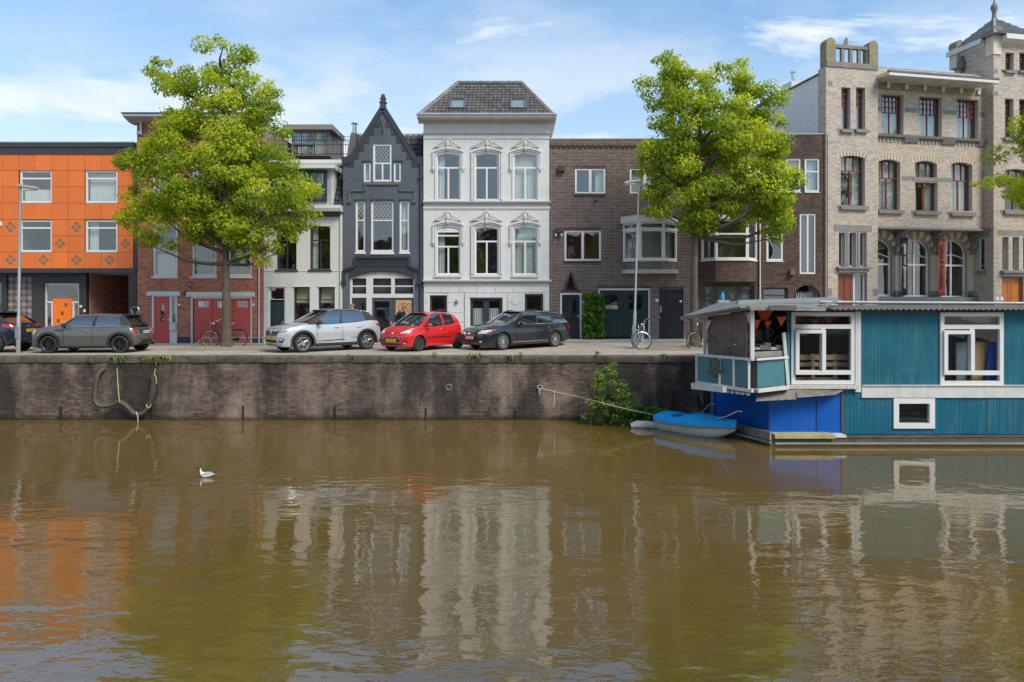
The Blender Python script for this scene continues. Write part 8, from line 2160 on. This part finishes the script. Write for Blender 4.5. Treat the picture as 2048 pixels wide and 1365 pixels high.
# ------------------------------------------------------------------ dinghy
dg0 = WP(1327, 0, 22.0); dg1 = WP(1462, 0, 20.0)
ax_ = Vector((dg1.x - dg0.x, dg1.y - dg0.y, 0)); Ld = ax_.length * 1.04
t = thing('dinghy', 'small white dinghy covered with a bright blue tarpaulin beside the houseboat', 'boat', (dg0.x, dg0.y, ZW), math.atan2(ax_.y, ax_.x))
mb = MB(); rows = []; tarp = []; rail = []
for i in range(15):
    u = i / 14; x = Ld * u; wd = .56 * (1 - max(0, (u - .30) / .72) ** 2.2) * (.80 + .20 * min(1, u / .25)); kz = -.12 + .40 * max(0, (u - .60) / .4) ** 2.2; gw = .40 + .10 * u ** 2
    xo = x + .10 * max(0, (u - .8) / .2)
    sec = [(0, kz), (wd * .45, kz + .03), (wd * .80, kz + .13), (wd * .95, gw * .6), (wd, gw)]
    rows.append([(x + (xo - x) * (z / gw), -y, z) for y, z in sec[::-1]] + [(x + (xo - x) * (z / gw), y, z) for y, z in sec[1:]])
    hp = .10 + .10 * math.sin(math.pi * min(1, u * 1.15)) - .17 * math.exp(-((u - .28) / .09) ** 2)
    w2 = wd + .035
    tarp.append([(xo, -w2, gw - .14), (xo, -w2 - .005, gw - .02), (xo, -w2 + .04, gw + .05), (xo, -wd * .5, gw + hp * .9 + .015 * math.sin(9 * u)), (xo, 0, gw + hp + .03 * math.sin(11 * u)), (xo, wd * .5, gw + hp * .9), (xo, w2 - .04, gw + .05), (xo, w2 + .005, gw - .02), (xo, w2, gw - .12)])
    rail.append((xo, -w2 - .0, gw - .15))
mb.grid(rows); mb.f.append(tuple(range(len(rows[0])))); mb.m.append(0); mb.build('hull', mat('old_white_hull', (.66, .63, .55), .5, var=.12, dirt=.35, dcol=(.18, .15, .09), streak=.2), t, smooth=50)
mb = MB(); mb.grid(tarp); o = mb.build('tarpaulin', mat('bright_blue_tarpaulin', (.014, .38, .80), .5, spec=.25, var=.14, scale=4, bmp=.9, bscale=7), t, smooth=60, recalc=False)
for s_ in (-1, 1):
    mb = MB(); mb.tube([(p[0], s_ * p[1], p[2]) for p in rail], .022, 6); mb.build('rubbing_strake', mat('grey_strake', (.20, .19, .16), .7), t, smooth=60)
mb = MB(); mb.box(.28 * Ld - .18, .28 * Ld + .2, -.30, .05, .455, .475); mb.build('open_gap', mat('dark_gap', (.02, .018, .015), .9), t)
PINK = mat('pink_rope', (.56, .46, .46), .8)
def rope(name, lab, pts, r, m, cat='rope'):
    mb = MB(); P_ = [Vector(p) for p in pts]; out = []
    for i in range(len(P_) - 1):
        a, b, c_, d = P_[max(0, i - 1)], P_[i], P_[i + 1], P_[min(len(P_) - 1, i + 2)]
        for k in range(8):
            u = k / 8; out.append(.5 * ((2 * b) + (c_ - a) * u + (2 * a - 5 * b + 4 * c_ - d) * u * u + (3 * b - a - 3 * c_ + d) * u ** 3))
    out.append(P_[-1]); mb.tube(out, r, 6); o = mb.build(name, m, None, smooth=60); tag(o, lab, cat); return o
rope('mooring_rope', 'pale pink rope from the dinghy to the front of the blue bow', [P3(1405, 834, 20.9), P3(1440, 836, 20.1), P3(1462, 829, 19.3), P3(1474, 823, 19.25), P3(1484, 824, 19.2)], .016, PINK)
rope('mooring_rope', 'pale rope from the dinghy stern to the corner of the blue bow', [P3(1403, 824, 21.9), P3(1412, 817, 22.0), P3(1420, 809, 22.1), P3(1430, 809, 22.0)], .014, PINK)
rope('mooring_line', 'taut pale rope from the wall ring past the bush to the dinghy', [P3(1082, 777, 23.25), P3(1105, 783, 23.1), P3(1160, 795, 22.7), P3(1210, 808, 21.9), P3(1260, 820, 21.9), P3(1325, 834, 21.9)], .013, ROPE)
rope('loose_rope', 'frayed end of yellowish rope hanging from the taut mooring line', [P3(1104, 782, 23.1), P3(1108, 784, 23.08), P3(1108.5, 800, 23.1), P3(1108, 812, 23.1)], .018, ROPE)
t = thing('ring_and_knot', 'mooring ring with knotted rope on the quay wall left of the bush', 'mooring ring', WP(1080, 774, YQ)); mb = MB(); mb.tube([(.09 * math.cos(a), -.06 + .02 * math.sin(a), .06 * math.sin(a)) for a in [k * math.pi / 8 for k in range(16)]], .02, 6, True); mb.build('ring', STEEL, t, smooth=50)
mb = MB(); mb.tube([(-.03, -.07, -.03), (-.04, -.08, -.16), (-.01, -.08, -.27)], .016, 6); mb.tube([(.0, -.07, -.03), (.02, -.08, -.18)], .014, 6); mb.build('rope_end', ROPE, t)
mb = MB(); rr = [(0, 0), (.12, .02), (.25, .05)]
t = thing('foam_float', 'dirty white foam float lying in the water plants by the bush', 'float', (WX(1262, 21.9), 21.9, ZW)); mb = MB(); mb.tube([(0, 0, .06), (.2, -.02, .10), (.55, -.05, .10), (.9, -.08, .07), (1.05, -.1, .03)], [.08, .13, .12, .10, .05], 10); mb.build('body', mat('dirty_foam', (.55, .54, .50), .9, var=.25, scale=6, dirt=.5, bmp=.6, bscale=15), t, smooth=50)
# hanging hose
rope('hanging_hose', 'thick grey-green hose hanging in a loop on the quay wall', [P3(207, 739, 23.36), P3(195, 752, 23.2), P3(190, 790, 23.2), P3(193, 806, 23.2), P3(205, 813, 23.18), P3(225, 810, 23.18), P3(240, 804, 23.16), P3(255, 814, 23.18), P3(270, 828, 23.2), P3(285, 827, 23.22), P3(296, 815, 23.24), P3(299, 806, 23.24)], .08, mat('canvas_hose', (.075, .068, .048), .8, var=.25, scale=8, dirt=.3, bmp=.5, bscale=14), 'hose')
rope('hanging_bag', 'dark folded canvas hanging by a rope beside the hose', [P3(307, 748, 23.28), P3(308, 765, 23.25), P3(306, 785, 23.22), P3(300, 808, 23.25)], .10, mat('dark_canvas', (.05, .043, .042), .8, var=.3, scale=6, bmp=.5, bscale=10), 'canvas roll')
rope('hose_rope', 'yellow rope holding up the middle of the hanging hose', [P3(234, 737, 23.36), P3(236, 770, 23.22), P3(238.5, 800, 23.06), P3(240, 806, 23.04)], .014, mat('yellow_rope', (.42, .37, .17), .85))
rope('hose_rope', 'short yellow rope above the dark hanging canvas', [P3(311, 738, 23.36), P3(309, 748, 23.2), P3(312, 756, 23.14), P3(313, 768, 23.14)], .013, MATS['yellow_rope'])
rope('hose_hook', 'curved yellow loop at the lower end of the dark canvas', [P3(292, 809, 23.1), P3(295, 815, 23.08), P3(299, 816, 23.08), P3(302, 810, 23.1)], .016, MATS['yellow_rope'], 'rope loop')
rope('hose_tail', 'pale rope end dangling from the hose into the water', [P3(272, 824, 23.1), P3(275, 832, 23.08), P3(276, 845, 23.1)], .016, ROPE)
# ------------------------------------------------------------------ lamp posts
def lamp_post(label, px_b, py_b, Y, px_t, py_t, r, arm, head_up=0.):
    b = Vector((WX(px_b, Y), Y, gz(WX(px_b, Y), Y))); tp = WP(px_t, py_t, Y) - b
    t = thing('lamp_post', label, 'lamp post', b, 0, 'street lamp posts on the quay')
    mb = MB(); q = lambda v: (tp.x * v, 0, tp.z * v)
    mb.tube([(0, 0, -.05), q(.22), q(.225), q(1)], [r, r * .97, r * .72, r * .55], 14); mb.build('pole', GALV, t, smooth=40)
    mb = MB(); a = arm
    mb.hexa([(tp.x - .06 * a, -.09, tp.z - .04), (tp.x + .62 * a, -.13, tp.z - .13), (tp.x + .62 * a, .13, tp.z - .13), (tp.x - .06 * a, .09, tp.z - .04)], [(tp.x - .10 * a, -.08, tp.z + .07), (tp.x + .55 * a, -.10, tp.z - .03), (tp.x + .55 * a, .10, tp.z - .03), (tp.x - .10 * a, .08, tp.z + .07)])
    mb.build('lamp_head', mat('lamp_grey', (.27, .28, .28), .5), t, bevel=.025)
    mb = MB(); mb.box(tp.x + min(.15 * a, .55 * a), tp.x + max(.15 * a, .55 * a), -.08, .08, tp.z - .155, tp.z - .118); mb.build('lamp_glass', LAMPG, t)
    mb = MB(); mb.box(-.06, .06, -r - .012, -r + .01, .55, .95); mb.build('service_hatch', GALV, t)
lamp_post('galvanised lamp post on the quay edge by the two leftmost cars', 36.5, 707, 24.4, 41, 372, .072, 1)
lamp_post('galvanised lamp post with a bicycle leaning on it before the green garage doors', 1267.5, 692, 27.2, 1277.5, 362, .068, -1)
# ------------------------------------------------------------------ bicycles
BFR = mat('black_bike_paint', (.02, .018, .018), .35, var=.1, ob=True); SFR = mat('silver_bike_paint', (.46, .48, .50), .3, metal=.6, var=.08, ob=True)
SAD = mat('faded_red_saddle', (.50, .13, .09), .6, var=.15, ob=True)
def bicycle(label, loc, rz, frame, saddle, r=.36, steer=0., rack=True, grips=None, tilt=0.):
    t = thing('bicycle', label, 'bicycle', loc, rz, 'bicycles parked on the quay'); t.rotation_euler = (tilt, 0, rz)
    fx, rx = 0., 1.12
    hd = Vector((.24, 0, 1.0)); sv_ = Vector((.80, 0, .86)); bb = Vector((.66, 0, .30))
    piv = Vector((.20, 0, .82)); Rm = Matrix.Translation(piv) @ Matrix.Rotation(steer, 4, Vector((.22, 0, .98)).normalized()) @ Matrix.Translation(-piv)
    def wheel_(x, M_=None):
        w_ = MB(); w_.tube([(x + r * math.cos(a), 0, r + r * math.sin(a)) for a in [k * math.pi / 18 for k in range(36)]], .021, 7, True)
        if M_: w_.v = [tuple(M_ @ Vector(v)) for v in w_.v]
        wo = w_.build('wheel', TYRE, t, smooth=60)
        q = MB(); q.tube([(x + (r - .03) * math.cos(a), 0, r + (r - .03) * math.sin(a)) for a in [k * math.pi / 18 for k in range(36)]], .012, 5, True)
        q.lathe([(.03, -.04), (.03, .04)], (x, 0, r), 'y', 8)
        if M_: q.v = [tuple(M_ @ Vector(v)) for v in q.v]
        q.build('rim', STEEL, wo, smooth=60)
        q = MB()
        for k in range(18): a = k * math.pi / 9; s_ = .03 * (1 if k % 2 else -1); q.bar((x, s_, r), (x + (r - .04) * math.cos(a + .15), 0, r + (r - .04) * math.sin(a + .15)), .004)
        if M_: q.v = [tuple(M_ @ Vector(v)) for v in q.v]
        q.build('spokes', STEEL, wo)
    wheel_(fx, Rm); wheel_(rx)
    mb = MB(); f = lambda *p: [Vector(x) for x in p]
    mb.tube([(.205, 0, .80), (.27, 0, 1.0)], .022, 8); mb.tube([(.26, 0, .96), sv_ - Vector((0, 0, .08))], .016, 8); mb.tube([(.24, 0, .88), sv_ - Vector((.02, 0, .22))], .014, 8); mb.tube([(.215, 0, .83), bb], .018, 8); mb.tube([bb, sv_], .017, 8)
    for s_ in (-.05, .05): mb.tube([bb + Vector((0, s_ * .6, 0)), (rx, s_, r)], .010, 6); mb.tube([sv_ - Vector((0, 0, .1)), (rx, s_, r)], .009, 6)
    mb.build('frame', frame, t, smooth=60)
    mb = MB()
    for s_ in (-.05, .05): mb.tube([(.20, s_ * .8, .79), (.08, s_, .55), (0, s_, r)], .012, 6)
    mb.tube([(.27, 0, 1.0), (.29, 0, 1.08)], .014, 6); mb.v = [tuple(Rm @ Vector(v)) for v in mb.v]; mb.build('fork', frame if frame is BFR else SFR, t, smooth=60)
    mb = MB(); mb.tube([(.44, -.30, 1.09), (.30, -.24, 1.13), (.25, -.06, 1.10), (.25, .06, 1.10), (.30, .24, 1.13), (.44, .30, 1.09)], .012, 6); mb.v = [tuple(Rm @ Vector(v)) for v in mb.v]; h_ = mb.build('handlebar', STEEL, t, smooth=60)
    for s_ in (-1, 1):
        mb = MB(); mb.tube([(.36, s_ * .27, 1.11), (.47, s_ * .305, 1.085)], .02, 6); mb.v = [tuple(Rm @ Vector(v)) for v in mb.v]; mb.build('grip', grips or TYRE, h_)
    mb = MB(); mb.ball((.15, 0, .99), .05, .05, .05, 8); mb.v = [tuple(Rm @ Vector(v)) for v in mb.v]; mb.build('front_lamp', CHROME, t, smooth=60)
    mb = MB(); mb.hexa([(.68, -.03, .965), (.98, -.10, .965), (.98, .10, .965), (.68, .03, .965)], [(.69, -.025, 1.0), (.98, -.09, 1.025), (.98, .09, 1.025), (.69, .025, 1.0)]); mb.build('saddle', saddle, t, bevel=.018)
    mb = MB(); mb.tube([sv_, (.84, 0, .98)], .013, 6); mb.build('seat_post', STEEL, t)
    for nm, x, a0, a1, M_ in (('front_mudguard', fx, -.2, 2.5, Rm), ('rear_mudguard', rx, -.35, 2.6, None)):
        mb = MB(); n = 14; rows = []
        for k in range(n + 1):
            a = a0 + (a1 - a0) * k / n; rows.append([(x + (r + .035) * math.cos(a), y, r + (r + .035) * math.sin(a)) for y in (-.03, 0, .03)])
        mb.grid(rows)
        if M_: mb.v = [tuple(M_ @ Vector(v)) for v in mb.v]
        mb.build(nm, frame, t, smooth=60, recalc=False)
    mb = MB(); mb.bar((bb.x - .12, -.045, .30), (rx + .08, -.045, r), .03, .13, up=(0, 0, 1)); mb.build('chain_case', BFR, t, bevel=.012)
    mb = MB(); mb.bar((bb.x, -.07, .30), (bb.x - .10, -.09, .16), .02); mb.bar((bb.x - .16, -.16, .155), (bb.x - .04, -.07, .155), .03, .02); mb.bar((bb.x, .07, .30), (bb.x + .1, .09, .44), .02); mb.build('pedal', STEEL, t)
    if rack:
        mb = MB()
        for s_ in (-.06, .06): mb.tube([(.86, s_, .74), (1.40, s_, .76)], .008, 5); mb.tube([(rx, s_, r), (1.25, s_, .75)], .007, 5)
        for k in range(4): mb.tube([(.95 + .13 * k, -.06, .745), (.95 + .13 * k, .06, .745)], .006, 5)
        mb.build('luggage_rack', frame, t)
        mb = MB(); mb.box(1.40, 1.43, -.03, .03, .66, .72); mb.build('tail_lamp', REDL, t)
bicycle('black bicycle with faded red saddle leaning behind the left lime tree', (WX(421, 27.8), 27.8, 0), .02, BFR, SAD, grips=SAD, tilt=R(4))
bicycle('silver bicycle with turned front wheel locked to the lamp post', (WX(1290, 26.7), 26.7, 0), R(101), SFR, TYRE, r=.37, steer=R(-97), tilt=R(3))
bicycle('bicycle half hidden by the houseboat roof below the right lime tree', (WX(1387, 26.6), 26.6, 0), R(25), BFR, TYRE, r=.35, tilt=R(3))
# low rail behind the left tree
t = thing('low_rail', 'low galvanised rail between the lime tree and the red garage doors', 'rail', (WX(408, 29.2), 29.2, 0)); mb = MB(); xe = WX(532, 29.2) - WX(408, 29.2); mb.tube([(-.25, -.5, 0), (0, 0, .34), (xe, 0, .34)], .028, 8); mb.build('bar', GALV, t, smooth=50)
for v in (.12, .5, .95): mb = MB(); mb.box(xe * v - .02, xe * v + .02, -.02, .02, 0, .33); mb.build('post', GALV, t)
# ------------------------------------------------------------------ people
SKIN = mat('skin', (.46, .28, .20), .6, var=.08); JKT = mat('dark_jacket', (.035, .040, .046), .8, var=.2); JKT2 = mat('black_jacket', (.014, .014, .016), .8, var=.2); JEAN = mat('dark_trousers', (.03, .035, .055), .85, var=.15); HAIR = mat('short_fair_hair', (.20, .115, .055), .8, var=.25, scale=25); HAIR2 = mat('grey_brown_hair', (.16, .115, .085), .8, var=.25, scale=25); SHOE = mat('shoe', (.02, .018, .016), .6)
def person(label, loc, rz, jacket, hair, bend=0., head_turn=0.):
    """standing figure, face towards local -y; bend tips the upper body forward from the hips"""
    t = thing('person', label, 'person', loc, rz, None)
    def B_(x, y, z):
        if z > .95 and bend:
            dz, dy = z - .95, y; c_, s_ = math.cos(bend), math.sin(bend); return (x, dy * c_ - dz * s_, .95 + dz * c_ + dy * s_)
        return (x, y, z)
    vs = [(0, 0, .95), (0, .0, 1.12), (0, .01, 1.30), (0, .01, 1.44), (0, -.01, 1.53), (0, -.03, 1.62), (0, -.035, 1.71)]
    rs = [.155, .15, .175, .14, .062, .098, .085]; es = [(i, i + 1) for i in range(6)]
    for s_ in (-1, 1):
        o = len(vs); vs += [(s_ * .10, 0, .90), (s_ * .105, -.01, .50), (s_ * .11, .02, .10), (s_ * .11, -.14, .045)]; rs += [.105, .072, .052, .045]; es += [(0, o), (o, o + 1), (o + 1, o + 2), (o + 2, o + 3)]
        o = len(vs); vs += [(s_ * .20, .01, 1.43), (s_ * .25, .03, 1.16), (s_ * .24, -.08, .93), (s_ * .235, -.12, .84)]; rs += [.075, .055, .043, .040]; es += [(3, o), (o, o + 1), (o + 1, o + 2), (o + 2, o + 3)]
    me = bpy.data.meshes.new('body'); me.from_pydata([B_(*v) for v in vs], es, []); ob = bpy.data.objects.new('tmp', me); COL.objects.link(ob)
    sk = ob.modifiers.new('skin', 'SKIN'); 
    for v, r_ in zip(me.skin_vertices[0].data if me.skin_vertices else [], rs): v.radius = (r_, r_ * .85)
    if not me.skin_vertices:
        bm = bmesh.new(); bm.from_mesh(me); ly = bm.verts.layers.skin.verify(); bm.verts.ensure_lookup_table()
        for v, r_ in zip(bm.verts, rs): v[ly].radius = (r_, r_ * .85)
        bm.verts[0][ly].use_root = True; bm.to_mesh(me); bm.free()
    ob.modifiers.new('sub', 'SUBSURF').levels = 2
    m3 = bpy.data.meshes.new_from_object(ob.evaluated_get(bpy.context.evaluated_depsgraph_get())); bpy.data.objects.remove(ob)
    for m in (SKIN, jacket, JEAN, SHOE): m3.materials.append(m)
    for p in m3.polygons:
        ce = p.center; z = ce.z; hz = z
        if bend and (z > .93 or ce.y < -.25): hz = .95 + (z - .95) * math.cos(bend) - ce.y * math.sin(bend)
        p.material_index = 3 if z < .09 else 2 if hz < .92 and abs(ce.x) < .19 else 1 if hz < 1.52 and not (abs(ce.x) > .19 and hz < .90) else 0; p.use_smooth = True
    m3.name = 'body'; put('body', m3, t)
    def H(*p): return B_(*p)
    mb = MB(); rows = []
    hc = Vector(H(0, -.03, 1.665))
    mb.ball(tuple(hc + Vector((0, .018, .03))), .092, .105, .10, 14); mb.f = [f for f in mb.f if not all(mb.v[i][1] < hc.y - .045 and mb.v[i][2] < hc.z + .075 for i in f)]; mb.m = [0] * len(mb.f); mb.build('hair', hair, t, smooth=80)
    f = lambda x, y, z: tuple(hc + Vector((x, y, z)))
    mb = MB(); mb.hexa([f(-.016, -.095, -.02), f(.016, -.095, -.02), f(.012, -.08, -.02), f(-.012, -.08, -.02)], [f(-.006, -.09, .03), f(.006, -.09, .03), f(.006, -.08, .03), f(-.006, -.08, .03)]); mb.hexa([f(-.014, -.12, -.018), f(.014, -.12, -.018), f(.016, -.09, -.022), f(-.016, -.09, -.022)], [f(-.006, -.098, .03), f(.006, -.098, .03), f(.006, -.085, .03), f(-.006, -.085, .03)]); mb.build('nose', SKIN, t, bevel=.004)
    for s_ in (-1, 1):
        mb = MB(); mb.ball(f(s_ * .034, -.088, .022), .012, .008, .008, 8); mb.build('eye', mat('eye_dark', (.03, .025, .02), .2), t)
        mb = MB(); mb.ball(f(s_ * .098, .0, .0), .014, .025, .035, 8); mb.build('ear', SKIN, t, smooth=60)
        hx = Vector(H(s_ * .235, -.12, .84))
        mb = MB(); mb.ball(tuple(hx + Vector((0, -.01, -.05))), .022, .042, .055, 8)
        for k in range(4):
            y0 = -.045 + .024 * k; ln = (.065, .078, .074, .055)[k]; mb.tube([hx + Vector((0, y0, -.09)), hx + Vector((-.008 * s_, y0, -.09 - ln * .5)), hx + Vector((-.02 * s_, y0 + .004, -.09 - ln))], [.011, .010, .008], 6)
        mb.tube([hx + Vector((0, -.045, -.03)), hx + Vector((-.01 * s_, -.075, -.06)), hx + Vector((-.012 * s_, -.08, -.09))], [.013, .011, .009], 6); mb.build('hand', SKIN, t, smooth=60)
    mb = MB(); mb.ball(f(0, -.085, -.045), .024, .008, .006, 8); mb.build('mouth', mat('lip', (.30, .12, .10), .6), t)
    return t
person('person with short fair hair and dark jacket walking behind the white car', (WX(705, 29.3), 29.3, gz(WX(705, 29.3), 29.3)), R(-70), JKT, HAIR)
person('person in a black jacket bending forward behind the red car', (WX(795, 29.3), 29.3, gz(WX(795, 29.3), 29.3)), R(62), JKT2, HAIR2, bend=R(28))
# ------------------------------------------------------------------ gull
gl_ = thing('gull', 'black-headed gull swimming on the canal', 'bird', (WX(412, 15.6), 15.6, ZW))
mb = MB(); rows = []
for x, z, ry, rz_ in ((.235, .085, .004, .004), (.20, .080, .022, .014), (.14, .070, .050, .035), (.06, .055, .072, .055), (-.02, .050, .076, .062), (-.09, .064, .062, .066), (-.122, .100, .044, .060), (-.132, .150, .032, .038), (-.138, .190, .031, .034), (-.155, .210, .032, .034), (-.180, .212, .024, .026), (-.198, .207, .008, .010)):
    rows.append([(x, ry * math.cos(a), z + rz_ * math.sin(a)) for a in [k * math.pi / 6 for k in range(12)]])
mb.grid(rows, closed=True); mb.f += [tuple(range(12)), tuple(range(len(mb.v) - 12, len(mb.v)))]; mb.m += [0, 0]
GW = mat('white_plumage', (.80, .80, .79), .8, var=.04); GB = mat('dark_brown_plumage', (.03, .02, .018), .8)
me = mb.mesh('body', [GW, GB], 80)
for p in me.polygons:
    if p.center.x < -.146 and p.center.z > .16: p.material_index = 1
put('body', me, gl_)
gl_.scale = (.92, .92, .92)
for s_ in (-1, 1):
    mb = MB(); rows = []
    for x, w_, z in ((-.07, .012, .075), (-.03, .034, .085), (.06, .038, .088), (.14, .024, .092), (.21, .008, .105)): rows.append([(x, s_ * (.066 if x < .1 else .045 if x < .2 else .02) + s_ * .012 * math.sin(math.pi * k / 4), z + w_ * (k / 2 - 1)) for k in range(5)])
    mb.grid(rows); mb.build('wing', mat('grey_plumage', (.40, .42, .45), .8), gl_, smooth=80)
    mb = MB(); mb.bar((.17, s_ * .03, .10), (.27, s_ * .008, .125), .022, .012); mb.build('wing_tip', GB, gl_)
mb = MB(); mb.lathe([(.010, 0), (.007, .02), (.001, .042)], n=8); mb.build('bill', mat('dark_red_bill', (.10, .015, .012), .5), gl_, loc=(-.195, 0, .206), rot=(0, R(-97), 0))
# ------------------------------------------------------------------ houses across, on the near bank (they show in the panes)
def plain_house(label, x0, x1, h, bm, seed):
    t = thing('near_bank_house', label, 'house', (x0, -14, 0), R(180), 'houses on the near bank'); g = random.Random(seed); W_ = x1 - x0; hs = []; nx = int(W_ / 2.3)
    for f_ in range(int(h / 3)):
        for i in range(nx): u = -W_ + (i + .5) * W_ / nx; hs.append([(u - .55, .9 + 3 * f_), (u + .55, .9 + 3 * f_), (u + .55, 2.6 + 3 * f_), (u - .55, 2.6 + 3 * f_)])
    mb = MB(); mb.plate([(-W_, 0), (0, 0), (0, h), (-W_, h)], 0, .25, hs); mb.build('wall', bm, t)
    mb = MB(); mb.box(-W_ + .01, -.01, .26, 8, 0, h - .01); mb.build('house_core', DGREY, t)
    for q in hs:
        mb = MB(); mb.plate(q, .08, .14, [[(a + (.08 if a == q[0][0] else -.08), b + (.08 if b == q[0][1] else -.08)) for a, b in q]]); w_ = mb.build('window', WFRAME, t); mb = MB(); mb.add([(a, .2, b) for a, b in q], [(0, 1, 2, 3)]); mb.build('pane', CGL, w_, recalc=False)
    mb = MB(); mb.box(-W_, 0, -.3, .3, h, h + .3); mb.build('cornice', WHITE, t)
NB = mat('near_red_brick', (.24, .075, .05), .85, var=.2); NB2 = mat('near_brown_brick', (.13, .08, .065), .85, var=.2)
plain_house('red brick house on the near bank, left of the camera', -26, -12, 9.2, NB, 1); plain_house('brown brick house on the near bank behind the camera', -12, 0, 10, NB2, 2); plain_house('red brick house on the near bank, right of the camera', 0, 13, 9.2, NB, 3); plain_house('brown brick house on the near bank at the far right', 13, 28, 9.8, NB2, 4)
